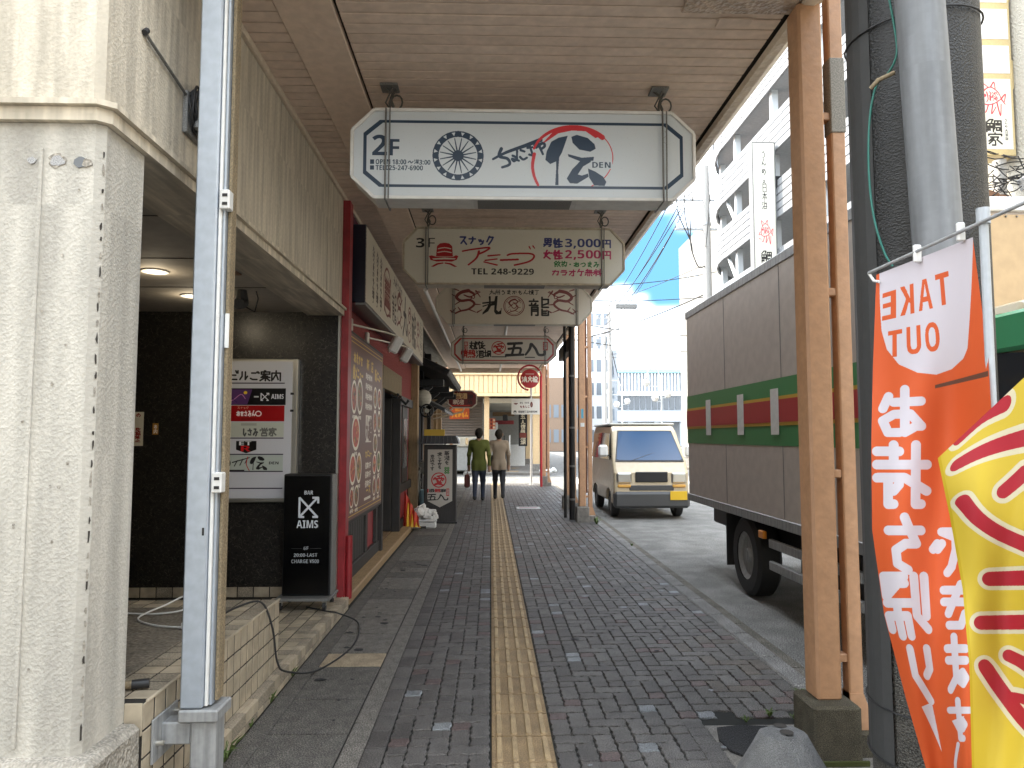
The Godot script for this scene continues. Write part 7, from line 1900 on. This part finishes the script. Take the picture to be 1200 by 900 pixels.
func street_poles() -> void:
	utility_pole("concrete utility pole with cross-arms before the rounded garage corner", 10.15, 33.7, 14.3, 0.24, [[12.6, 1.6, 0.4], [11.2, 1.5, 0.5]])
	utility_pole("utility pole beyond the white building", 10.8, 66.0, 13.5, 0.22, [[12.2, 1.2, 1.2], [11.2, 1.0, 1.0]])
	utility_pole("utility pole in front of the slim office block", 11.6, 74.0, 12.5, 0.2, [[11.4, 1.2, 1.0], [10.4, 0.9, 0.9]])
	var t := thing("brown_pole", P(11.45, 0, 15.8), "brown square pole crowded with wires below the fish sign", "pole")
	part(t, "shaft", Shape.new().span(P(11.32, 0.0, 15.7), P(11.58, 6.9, 15.95), 0.02), M.brown_paint)
	part(t, "head", Shape.new().cyl(P(11.45, 6.9, 15.82), P(11.45, 7.7, 15.82), 0.13, 0.15, 10), M.far_concrete)
	part(t, "arm", Shape.new().bar(P(10.7, 7.1, 15.8), P(11.4, 6.85, 15.8), 0.14, 0.14, 0.01), M.brown_paint)
	var s := Shape.new()
	for i in 34:
		var a := P(11.45 + rng.randf_range(-0.3, 0.3), 7.4 + rng.randf_range(-0.5, 0.4), 15.6)
		var b := a + Vector3(rng.randf_range(-0.9, 1.0), rng.randf_range(-0.5, 0.45), rng.randf_range(-0.3, 0.3))
		s.tube(sag(a, b, rng.randf_range(-0.08, 0.2), 5), 0.014, 4)
	part(t, "cable_tangle", s, M.rubber)
	t = thing("grey_equipment_box", P(12.3, 7.0, 15.4), "slanting grey metal equipment box hung on wires by the brown pole", "equipment box")
	part(t, "case", Shape.new().bar(P(11.7, 7.05, 15.5), P(12.7, 7.45, 15.3), 0.3, 0.28, 0.02), M.galvanised)
	# overhead wires, each strung between supports
	var runs := [[P(10.0, 14.0, 33.7), P(10.6, 12.5, 66), 0.5, 0.03], [P(8.6, 12.9, 33.7), P(9.8, 12.4, 66), 0.6, 0.025], [P(9.1, 12.9, 33.7), P(10.4, 12.4, 66), 0.7, 0.025], [P(9.5, 12.9, 33.7), P(11.6, 12.4, 66), 0.5, 0.025],
		[P(8.7, 11.4, 33.7), P(10.0, 11.4, 66), 0.7, 0.03], [P(10.1, 9.6, 33.7), P(-1.6, 7.2, 40), 0.6, 0.03], [P(10.1, 10.4, 33.7), P(1.6, 12.8, 2.9), 1.2, 0.035], [P(10.1, 8.2, 33.7), P(1.7, 7.0, 46), 0.5, 0.035],
		[P(10.8, 11.6, 66), P(11.6, 10.8, 74), 0.2, 0.03], [P(10.8, 12.4, 66), P(20.0, 11.5, 128), 1.2, 0.05], [P(10.8, 11.4, 66), P(22.0, 10.2, 128), 1.5, 0.05], [P(10.8, 10.2, 66), P(24.0, 9.4, 128), 1.5, 0.05], [P(10.8, 9.0, 66), P(19.0, 9.2, 60), 0.2, 0.03], [P(11.6, 9.6, 74), P(19.0, 8.6, 60), 0.3, 0.03],
		[P(1.8, 9.5, 46), P(16.0, 9.0, 54), 0.4, 0.03], [P(1.8, 8.4, 46), P(16.0, 7.8, 54), 0.4, 0.03], [P(1.8, 10.4, 46), P(15.8, 11.6, 52), 0.3, 0.03], [P(1.8, 11.2, 46), P(15.8, 13.0, 50), 0.5, 0.03], [P(2.2, 9.0, 46), P(10.8, 11.0, 66), 0.6, 0.03], [P(2.0, 12.0, 46), P(10.1, 13.4, 33.7), 0.4, 0.03]]
	var ends := ["overhead wire between the garage-corner pole and the pole beyond the white building", "overhead wire from the garage-corner pole to the pink house", "overhead wire from the garage-corner pole to the sheathed concrete pole", "overhead wire from the garage-corner pole to the pole behind the far canopy", "short overhead wire between the two farthest utility poles", "overhead wire running on towards the louvred hall", "overhead wire running into the white building from the farthest poles", "overhead wire crossing from the pole behind the far canopy to the white building"]
	var which := [0, 0, 0, 0, 0, 1, 2, 3, 4, 5, 5, 5, 6, 6, 7, 7, 7, 7, 4, 3]
	for i in runs.size():
		var w: Array = runs[i]
		var o := thing("overhead_wire", w[0], ends[which[i]], "wire", "overhead wires")
		part(o, "wire", Shape.new().tube(sag(w[0], w[1], w[2], 12), w[3] * (0.55 if i in [5, 6] else 1.0), 5), M.rubber)
	t = thing("looped_jumper", P(9.2, 12, 33.7), "three black jumper cables looping between the pole's cross-arms", "cable")
	for k in 3: part(t, "loop", Shape.new().tube(curve([P(8.7 + k * 0.42, 13.0, 33.6), P(8.75 + k * 0.3, 11.9, 33.4), P(9.3, 10.6, 33.4), P(9.4, 10.0, 33.4), P(9.7, 9.4, 33.5), P(10.05, 9.5, 33.6)]), 0.03, 5), M.rubber)
	utility_pole("slim utility pole rising behind the far canopy", 1.75, 46.0, 12.5, 0.2, [[11.6, 0.9, 0.9], [10.8, 0.8, 0.8]])
	t = thing("hanging_traffic_device", P(7.5, 8.0, 40), "long grey signal box hung on overhead wires", "signal box")
	part(t, "case", Shape.new().span(P(6.9, 8.6, 40), P(8.1, 8.85, 40.3), 0.02), M.dull_steel)
	for a in [[12.6, 70.0, "white globe street lamp standing beyond the white building"], [13.6, 58.0, "white globe street lamp standing beside the white building"]]:
		t = thing("globe_lamp", P(a[0], 0, a[1]), a[2], "street lamp", "globe street lamps")
		part(t, "post", Shape.new().cyl(P(a[0], 0, a[1]), P(a[0], 6.2, a[1]), 0.08, 0.06, 10), M.frame_white)
		part(t, "hoop", Shape.new().tube([P(a[0], 6.2, a[1]), P(a[0] - 0.4, 6.9, a[1]), P(a[0] - 1.0, 6.9, a[1]), P(a[0] - 1.2, 6.2, a[1])], 0.05, 6), M.frame_white)
		for g in [[-1.2, 5.8], [0.5, 4.9], [-0.5, 4.6]]:
			part(t, "globe", Shape.new().lathe([Vector2(0, 0.3), Vector2(0.2, 0.24), Vector2(0.3, 0.0), Vector2(0.2, -0.24), Vector2(0, -0.3)], P(a[0] + g[0], g[1], a[1]), 14), M.sign_white)
			part(t, "globe_arm", Shape.new().cyl(P(a[0], g[1] - 0.3, a[1]), P(a[0] + g[0], g[1] - 0.28, a[1]), 0.03, 0.03, 6), M.frame_white)

# ---- the block beyond the side road ----
func far_block() -> void:
	mat("fascia_cream", Color(0.70, 0.52, 0.29), 0.6, "soft", 1.0)
	mat("fascia_cream_b", Color(0.66, 0.485, 0.27), 0.6, "soft", 1.0)
	mat("shutter_brown", Color(0.13, 0.105, 0.085), 0.6, "soft", 1.0)
	mat("shop_grey", Color(0.33, 0.33, 0.31), 0.8, "soft", 1.2)
	mat("post_cream", Color(0.60, 0.43, 0.24), 0.6, "soft", 0.8)
	var t := thing("far_canopy", P(0.5, 3.2, 34), "cream slatted arcade canopy beyond the side road", "canopy")
	part(t, "deck", Shape.new().span(P(-5.0, 3.3, 31.25), P(2.2, 4.1, 75)), M.fascia_cream_b)
	for k in 38: part(t, "fascia_slat", Shape.new().span(P(-5.3 + k * 0.2, 3.36, 31.14), P(-5.115 + k * 0.2, 4.12, 31.24), 0.012), M.fascia_cream if k % 2 else M.fascia_cream_b)
	part(t, "top_trim", Shape.new().span(P(-5.35, 4.13, 31.06), P(2.4, 4.28, 31.3), 0.01), M.fascia_cream)
	part(t, "blue_line", Shape.new().span(P(-5.35, 4.285, 31.05), P(2.4, 4.36, 31.3), 0.01), M.navy)
	part(t, "bottom_trim", Shape.new().span(P(-5.35, 3.22, 31.06), P(2.4, 3.35, 31.3), 0.01), M.fascia_cream)
	for k in 40: part(t, "side_slat", Shape.new().span(P(2.21, 3.36, 31.3 + k * 0.5), P(2.3, 4.12, 31.76 + k * 0.5), 0.012), M.fascia_cream_b)
	part(t, "side_trim", Shape.new().span(P(2.2, 3.22, 31.31), P(2.38, 3.35, 75), 0.01), M.fascia_cream)
	part(t, "side_trim", Shape.new().span(P(2.2, 4.13, 31.31), P(2.38, 4.26, 75), 0.01), M.fascia_cream)
	# corner shop with a ribbed shutter wall
	t = thing("shutter_shop", P(-3, 0, 38), "brown ribbed shutter shop under the far canopy", "building")
	part(t, "body", Shape.new().span(P(-12, -0.05, 33.2), P(-0.35, 5.5, 60)), M.shop_grey)
	for k in 15: part(t, "shutter_slat", Shape.new().span(P(-3.4, 1.55 + k * 0.118, 33.1 + 0.03 * (k % 2)), P(-0.36, 1.66 + k * 0.118, 33.19), 0.02), M.shutter_brown)
	part(t, "counter", Shape.new().span(P(-3.4, 0.0, 32.95), P(-0.5, 1.05, 33.18), 0.02), M.shop_grey)
	part(t, "counter_top", Shape.new().span(P(-3.4, 1.07, 32.85), P(-0.5, 1.5, 33.18), 0.02), M.sign_cream)
	for k in 8: part(t, "goods", Shape.new().box(P(-3.1 + k * 0.34, 1.3, 32.8), Vector3(0.22, 0.3, 0.1), 0.03, Basis(Vector3.UP, k * 0.3)), M[["sign_white", "fascia_cream", "shop_grey", "black", "orange_paint"][k % 5]])
	t = thing("orange_poster", P(-1.4, 2.5, 33.05), "tilted orange poster with yellow writing on the brown shutter", "poster")
	var p := Print.new(256, 150, Color(0.72, 0.30, 0.10))
	p.kana(G, "新店内", 70, 14, 120, 40, 6, Color(0.85, 0.55, 0.15)); p.kana(G, "うまかもん", 14, 62, 228, 66, 11, Color(0.88, 0.62, 0.15))
	var ux := Vector3(1, 0.01, 0).normalized()
	sheet(t, "sheet", P(-1.84, 2.29, 33.05), ux, Vector3.UP, 0.88, 0.54, p.tex(), 0.6, 0.01)
	# upright shops right of the shutter
	t = thing("far_shop_front", P(1.0, 0, 40), "grey shop front with hanging lamps beyond the shutter", "shop front")
	part(t, "wall", Shape.new().span(P(-0.34, -0.05, 42), P(2.0, 3.2, 43)), M.shop_grey)
	part(t, "ceiling", Shape.new().span(P(-0.34, 3.0, 32.5), P(2.0, 3.2, 42)), M.sign_cream)
	part(t, "side_sign", Shape.new().span(P(-0.3, 0.6, 36), P(0.35, 2.2, 36.1), 0.02), M.sign_white)
	part(t, "white_case", Shape.new().span(P(0.9, 0.0, 37.5), P(1.75, 1.1, 38.1), 0.02), M.sign_white)
	part(t, "shelf", Shape.new().span(P(0.1, 2.55, 37), P(1.2, 2.75, 37.4), 0.02), M.old_timber)
	part(t, "red_board", Shape.new().span(P(0.15, 2.15, 38), P(1.2, 2.35, 38.1), 0.02), M.red_paint)
	part(t, "lamp", Shape.new().span(P(0.6, 2.3, 36.4), P(0.85, 2.6, 36.6), 0.03), M.black)
	part(t, "counter", Shape.new().span(P(-0.3, 0.0, 38.5), P(0.8, 0.9, 39.5), 0.02), M.black)
	p = Print.new(100, 400, Color(0.05, 0.05, 0.05))
	p.kana(G, "五八情熱酒場", 22, 14, 56, 370, 9, Color(0.85, 0.8, 0.7), true); p.rect(10, 240, 90, 300, Color(0.5, 0.2, 0.15))
	t = thing("black_vertical_sign", P(1.5, 1.0, 36), "black vertical shop sign with white writing under the far canopy", "sign")
	sheet(t, "panel", P(1.37, 1.05, 36.0), Vector3.RIGHT, Vector3.UP, 0.42, 1.62, p.tex(), 0.5, 0.08)
	part(t, "hanger", Shape.new().span(P(1.55, 2.67, 35.93), P(1.6, 3.2, 35.98)), M.black)
	p = Print.new(120, 120, Color(0.75, 0.35, 0.2))
	for i in 9: p.oval(Vector2(20 + (i % 3) * 40, 20 + (i / 3) * 40), Vector2(14, 14), [Color(0.9, 0.7, 0.5), Color(0.4, 0.1, 0.08), Color(0.85, 0.8, 0.7)][i % 3])
	t = thing("food_poster", P(-0.2, 2.1, 34), "small orange food poster by the far canopy post", "poster")
	sheet(t, "panel", P(-0.16, 1.85, 34.0), Vector3.RIGHT, Vector3.UP, 0.38, 0.5, p.tex(), 0.5, 0.04)
	t = thing("menu_easel", P(0.7, 0, 33.5), "black menu easel with a white edge beyond the side road", "easel")
	part(t, "board", Shape.new().bar(P(0.62, 0.05, 33.5), P(0.62, 1.55, 33.6), 0.45, 0.05, 0.01), M.black)
	part(t, "edge", Shape.new().bar(P(0.87, 0.02, 33.48), P(0.87, 1.57, 33.58), 0.05, 0.06, 0.01), M.sign_white)
	for a in [[-2.35, 31.5, "slender cream post at the shutter shop corner"], [-0.28, 31.5, "slender cream post between the shutter and the grey shop"], [1.85, 32.2, "broad cream post at the far canopy corner"], [1.9, 40.0, "cream canopy post farther along the arcade"], [1.9, 48.0, "cream canopy post deep along the arcade"]]:
		t = thing("far_post", P(a[0], 0, a[1]), a[2], "post", "posts of the far canopy")
		var w := 0.22 if a[0] < 1 else 0.3
		part(t, "column", Shape.new().span(P(a[0], 0.3, a[1]), P(a[0] + w, 3.25, a[1] + w), 0.02), M.post_cream)
		part(t, "footing", Shape.new().span(P(a[0] - 0.05, -0.05, a[1] - 0.05), P(a[0] + w + 0.05, 0.32, a[1] + w + 0.05), 0.02), M.pedestal_grey)
		if a[0] > 1:
			part(t, "second_column", Shape.new().span(P(a[0] + 0.5, 0.1, a[1] + 0.05), P(a[0] + 0.62, 3.25, a[1] + 0.17), 0.01), M.post_cream)
			for y in [0.9, 1.7, 2.5]: part(t, "tie", Shape.new().span(P(a[0] + w - 0.01, y, a[1] + 0.08), P(a[0] + 0.51, y + 0.07, a[1] + 0.15), 0.01), M.post_cream)
	p = Print.new(64, 320, Color(0.80, 0.15, 0.22))
	p.kana(G, "お店です", 10, 20, 44, 280, 7, Color(0.92, 0.9, 0.88), true)
	t = thing("red_nobori", P(3.0, 0, 40), "red and white upright flag far along the arcade", "flag")
	sheet(t, "cloth", P(2.75, 0.7, 42.0), Vector3.RIGHT, Vector3.UP, 0.42, 1.9, p.tex(), 0.7, 0.01)
	part(t, "pole", Shape.new().cyl(P(3.2, -0.1, 42.02), P(3.2, 2.7, 42.02), 0.02, 0.02, 8), M.white_plastic)
	# rounded pink house above the far canopy
	mat("pink_render", Color(0.60, 0.38, 0.28), 0.8, "soft", 1.0)
	t = thing("pink_house", P(-3, 4, 36), "pinkish upper storeys above the far canopy corner", "building")
	part(t, "wall", Shape.new().span(P(-12, 4.3, 33), P(2.0, 8.8, 60), 0.3), M.pink_render)
	for k in 3: part(t, "window", Shape.new().span(P(-6.0 + k * 2.6, 5.4, 32.95), P(-4.6 + k * 2.6, 7.0, 33.01), 0.01), M.window_dark)
	# white crumpled bag by the roadside
	t = thing("white_sack", P(2.3, 0, 31.2), "white crumpled sack lying at the far kerb", "sack")
	var s := Shape.new()
	for i in 9: s.box(P(2.15 + i * 0.07, 0.08 + 0.05 * sin(i * 2.0), 31.0 + 0.06 * cos(i * 3.0)), Vector3(0.2, 0.16, 0.18), 0.06, Basis.from_euler(Vector3(i, i * 0.7, i * 1.3)))
	part(t, "sack", s, M.sign_white)
# ---- people: one smooth surface from tapered limbs ----
func body_mesh(bones: Array, cell: float, blend: float) -> ArrayMesh:
	# bones: [a, b, ra, rb, colour]
	var lo := Vector3(1e9, 1e9, 1e9); var hi := -lo
	for b in bones:
		var r := Vector3.ONE * (maxf(b[2], b[3]) + cell * 3)
		lo = lo.min(b[0] - r).min(b[1] - r); hi = hi.max(b[0] + r).max(b[1] + r)
	var n := Vector3i(((hi - lo) / cell).ceil()) + Vector3i.ONE
	var field := PackedFloat32Array()
	field.resize(n.x * n.y * n.z)
	field.fill(1.0)
	for b in bones:
		var a: Vector3 = b[0]; var e: Vector3 = b[1]
		var reach := maxf(b[2], b[3]) + blend + cell * 2
		var p0 := Vector3i(((a.min(e) - Vector3.ONE * reach - lo) / cell).floor()).clamp(Vector3i.ZERO, n - Vector3i.ONE)
		var p1 := Vector3i(((a.max(e) + Vector3.ONE * reach - lo) / cell).ceil()).clamp(Vector3i.ZERO, n - Vector3i.ONE)
		var ab := e - a
		var l2 := maxf(ab.length_squared(), 1e-6)
		for z in range(p0.z, p1.z + 1):
			for y in range(p0.y, p1.y + 1):
				for x in range(p0.x, p1.x + 1):
					var p := lo + Vector3(x, y, z) * cell
					var t := clampf((p - a).dot(ab) / l2, 0.0, 1.0)
					var d := p.distance_to(a + ab * t) - lerpf(b[2], b[3], t)
					var i := (z * n.y + y) * n.x + x
					var o := field[i]
					var h := maxf(blend - absf(o - d), 0.0) / blend
					field[i] = minf(o, d) - h * h * blend * 0.25
	var at := {}
	var verts := PackedVector3Array()
	var step := [Vector3i(0, 0, 0), Vector3i(1, 0, 0), Vector3i(0, 1, 0), Vector3i(1, 1, 0), Vector3i(0, 0, 1), Vector3i(1, 0, 1), Vector3i(0, 1, 1), Vector3i(1, 1, 1)]
	var edges := [[0, 1], [2, 3], [4, 5], [6, 7], [0, 2], [1, 3], [4, 6], [5, 7], [0, 4], [1, 5], [2, 6], [3, 7]]
	for z in n.z - 1:
		for y in n.y - 1:
			for x in n.x - 1:
				var i0 := (z * n.y + y) * n.x + x
				var v0 := field[i0]
				if absf(v0) > cell * 2.0: continue
				var vals := []
				var neg := 0
				for s in step:
					var v := field[((z + s.z) * n.y + y + s.y) * n.x + x + s.x]
					vals.append(v)
					if v < 0: neg += 1
				if neg == 0 or neg == 8: continue
				var sum := Vector3.ZERO
				var k := 0
				for e in edges:
					var fa: float = vals[e[0]]; var fb: float = vals[e[1]]
					if (fa < 0) != (fb < 0):
						sum += Vector3(step[e[0]]).lerp(Vector3(step[e[1]]), fa / (fa - fb))
						k += 1
				at[Vector3i(x, y, z)] = verts.size()
				verts.append(lo + (Vector3(x, y, z) + sum / k) * cell)
	var s := Shape.new()
	var look := func(p: Vector3) -> Array:
		var best := 1e9
		var c := Color.WHITE
		for b in bones:
			var ab: Vector3 = b[1] - b[0]
			var t := clampf((p - b[0]).dot(ab) / maxf(ab.length_squared(), 1e-6), 0.0, 1.0)
			var d: float = p.distance_to(b[0] + ab * t) - lerpf(b[2], b[3], t)
			if d < best:
				best = d; c = b[4]
		return [best, c]
	var cols := []
	var norms := []
	for p in verts:
		cols.append(look.call(p)[1])
		var q := (p - lo) / cell
		var i := Vector3i(q.round()).clamp(Vector3i.ONE, n - Vector3i.ONE * 2)
		var f := func(x: int, y: int, z: int) -> float: return field[(z * n.y + y) * n.x + x]
		norms.append(Vector3(f.call(i.x + 1, i.y, i.z) - f.call(i.x - 1, i.y, i.z), f.call(i.x, i.y + 1, i.z) - f.call(i.x, i.y - 1, i.z), f.call(i.x, i.y, i.z + 1) - f.call(i.x, i.y, i.z - 1)).normalized())
	for c in at:
		for ax in 3:
			var u: int = (ax + 1) % 3; var w: int = (ax + 2) % 3
			if c[u] == 0 or c[w] == 0: continue
			var e: Vector3i = c
			e[ax] += 1
			var fa := field[(c.z * n.y + c.y) * n.x + c.x]; var fb := field[(e.z * n.y + e.y) * n.x + e.x]
			if (fa < 0) == (fb < 0): continue
			var c1: Vector3i = c; c1[u] -= 1
			var c2: Vector3i = c1; c2[w] -= 1
			var c3: Vector3i = c; c3[w] -= 1
			if not (at.has(c1) and at.has(c2) and at.has(c3)): continue
			var q := [at[c], at[c1], at[c2], at[c3]]
			if fa < 0: q.reverse()
			for i in [0, 1, 2, 0, 2, 3]:
				s.ink = cols[q[i]]
				s.vert(verts[q[i]], norms[q[i]])
	return s.mesh(true)

func person(at: Vector3, h: float, label: String, top: Color, legs: Color, hair: Color, stride: float, bag: bool) -> void:
	var t := thing("person", at, label, "person")
	var skin := Color(0.42, 0.25, 0.17); var shoe := Color(0.03, 0.03, 0.03)
	var k := h / 1.7
	var q := func(x: float, y: float, z: float) -> Vector3: return Vector3(x, y, z) * k
	# walking away: forward is -z
	var bones := []
	for s in [-1.0, 1.0]:
		var f: float = stride * s
		var hip: Vector3 = q.call(0.085 * s, 0.7, 0)
		bones.append([q.call(0.075 * s, 0.9, 0), q.call(0.082 * s, 0.79, 0), 0.1 * k, 0.1 * k, top])
		var knee: Vector3 = q.call(0.09 * s, 0.49, -0.02 - f * 0.18 - 0.03)
		var ankle: Vector3 = q.call(0.09 * s, 0.09 + maxf(0.0, -f) * 0.08, -f * 0.34 + (0.06 if f < 0 else 0.0))
		bones.append([hip, knee, 0.086 * k, 0.062 * k, legs]); bones.append([knee, ankle, 0.06 * k, 0.043 * k, legs])
		bones.append([ankle + q.call(0, -0.045, 0.03), ankle + q.call(0.005 * s, -0.05, -0.14), 0.042 * k, 0.034 * k, shoe])
		var sh: Vector3 = q.call(0.185 * s, 1.38, 0)
		var el: Vector3 = q.call(0.235 * s, 1.1, 0.03 + f * 0.1)
		var wr: Vector3 = q.call(0.245 * s, 0.86, -0.05 + f * 0.2)
		bones.append([sh, el, 0.058 * k, 0.046 * k, top]); bones.append([el, wr, 0.044 * k, 0.034 * k, top])
		bones.append([wr, wr + q.call(0.0, -0.08, -0.015), 0.03 * k, 0.03 * k, skin])
		for i in 4: bones.append([wr + q.call(0.0, -0.08, -0.035 + i * 0.018), wr + q.call(-0.008 * s, -0.155 + absf(i - 1.3) * 0.008, -0.03 + i * 0.016), 0.0115 * k, 0.009 * k, skin])
		bones.append([wr + q.call(-0.01 * s, -0.03, -0.03), wr + q.call(-0.022 * s, -0.09, -0.055), 0.013 * k, 0.01 * k, skin])
	bones.append([q.call(-0.065, 0.88, 0), q.call(0.065, 0.88, 0), 0.105 * k, 0.105 * k, top])
	bones.append([q.call(-0.065, 0.82, 0), q.call(-0.035, 1.2, 0.005), 0.095 * k, 0.118 * k, top])
	bones.append([q.call(0.065, 0.82, 0), q.call(0.035, 1.2, 0.005), 0.095 * k, 0.118 * k, top])
	bones.append([q.call(-0.07, 1.3, 0), q.call(0.07, 1.3, 0), 0.13 * k, 0.13 * k, top])
	bones.append([q.call(-0.15, 1.385, 0), q.call(0.15, 1.385, 0), 0.062 * k, 0.062 * k, top])
	bones.append([q.call(0, 1.42, 0.0), q.call(0, 1.52, -0.01), 0.055 * k, 0.05 * k, skin])
	bones.append([q.call(0, 1.565, -0.03), q.call(0, 1.615, -0.005), 0.075 * k, 0.088 * k, skin])
	bones.append([q.call(0, 1.57, -0.115), q.call(0, 1.6, -0.1), 0.016 * k, 0.01 * k, skin])
	for s in [-1.0, 1.0]: bones.append([q.call(0.085 * s, 1.57, 0), q.call(0.088 * s, 1.6, 0.005), 0.016 * k, 0.018 * k, skin])
	var o := MeshInstance3D.new()
	o.name = "figure"
	o.mesh = body_mesh(bones, 0.016, 0.045)
	var m := StandardMaterial3D.new()
	m.vertex_color_use_as_albedo = true
	m.roughness = 0.85
	o.material_override = m
	t.add_child(o)
	var hb := [[q.call(0, 1.6, 0.02), q.call(0, 1.63, 0.005), 0.092 * k, 0.094 * k, hair], [q.call(0, 1.53, 0.045), q.call(0, 1.6, 0.03), 0.06 * k, 0.08 * k, hair]]
	var ho := MeshInstance3D.new()
	ho.name = "hair"
	ho.mesh = body_mesh(hb, 0.014, 0.03)
	ho.material_override = m
	t.add_child(ho)
	if bag:
		var g := thing("hand_bag", at + q.call(-0.27, 0.5, 0), "dark red shopping bag held in a walker's hand", "bag")
		var c: Vector3 = at + q.call(-0.28, 0.47, -0.06 - stride * 0.2)
		part(g, "pouch", Shape.new().box(c, Vector3(0.13, 0.3, 0.36) * k, 0.03), M["bag_maroon"])
		part(g, "handle", Shape.new().tube(curve([c + q.call(0, 0.15, -0.1), c + q.call(0.015, 0.3, -0.03), c + q.call(0.015, 0.3, 0.03), c + q.call(0, 0.15, 0.1)]), 0.008, 6), M["bag_maroon"])

func people() -> void:
	mat("bag_maroon", Color(0.14, 0.03, 0.025), 0.6)
	person(P(-0.27, 0.004, 17.2), 1.68, "person in an olive green top walking away with a red bag", Color(0.13, 0.15, 0.035), Color(0.035, 0.04, 0.07), Color(0.02, 0.016, 0.013), 0.7, true)
	person(P(0.2, 0.004, 17.6), 1.66, "person in a beige top and black trousers walking away", Color(0.38, 0.30, 0.22), Color(0.025, 0.025, 0.028), Color(0.03, 0.02, 0.015), -0.8, false)
func _ready() -> void:
	rng.seed = 20240
	setup_view()
	make_materials()
	ground()
	pavement()
	canopy()
	canopy_post(3.52, "orange steel post on a mossy footing beside the concrete pole", M.pedestal, 0.26, true)
	canopy_post(13.1, "orange steel post beside the black drainpipe", M.pedestal_grey, 0.27)
	canopy_post(15.6, "orange steel post standing behind the black drainpipe", M.pedestal_grey, 0.27)
	canopy_post(22.6, "orange steel post next to the red hydrant pole", M.pedestal_grey, 0.3)
	unseen_row_behind()
	porch_building()
	red_shop()
	tavern()
	garage()
	far_block()
	truck()
	van()
	people()
	concrete_pole()
	silver_post()
	directory_board()
	standing_black_sign()
	hanging_signs()
	pole_signs()
	fish_signs()
	street_poles()
	banners()
	flag_weight()
	loose_porch_things()
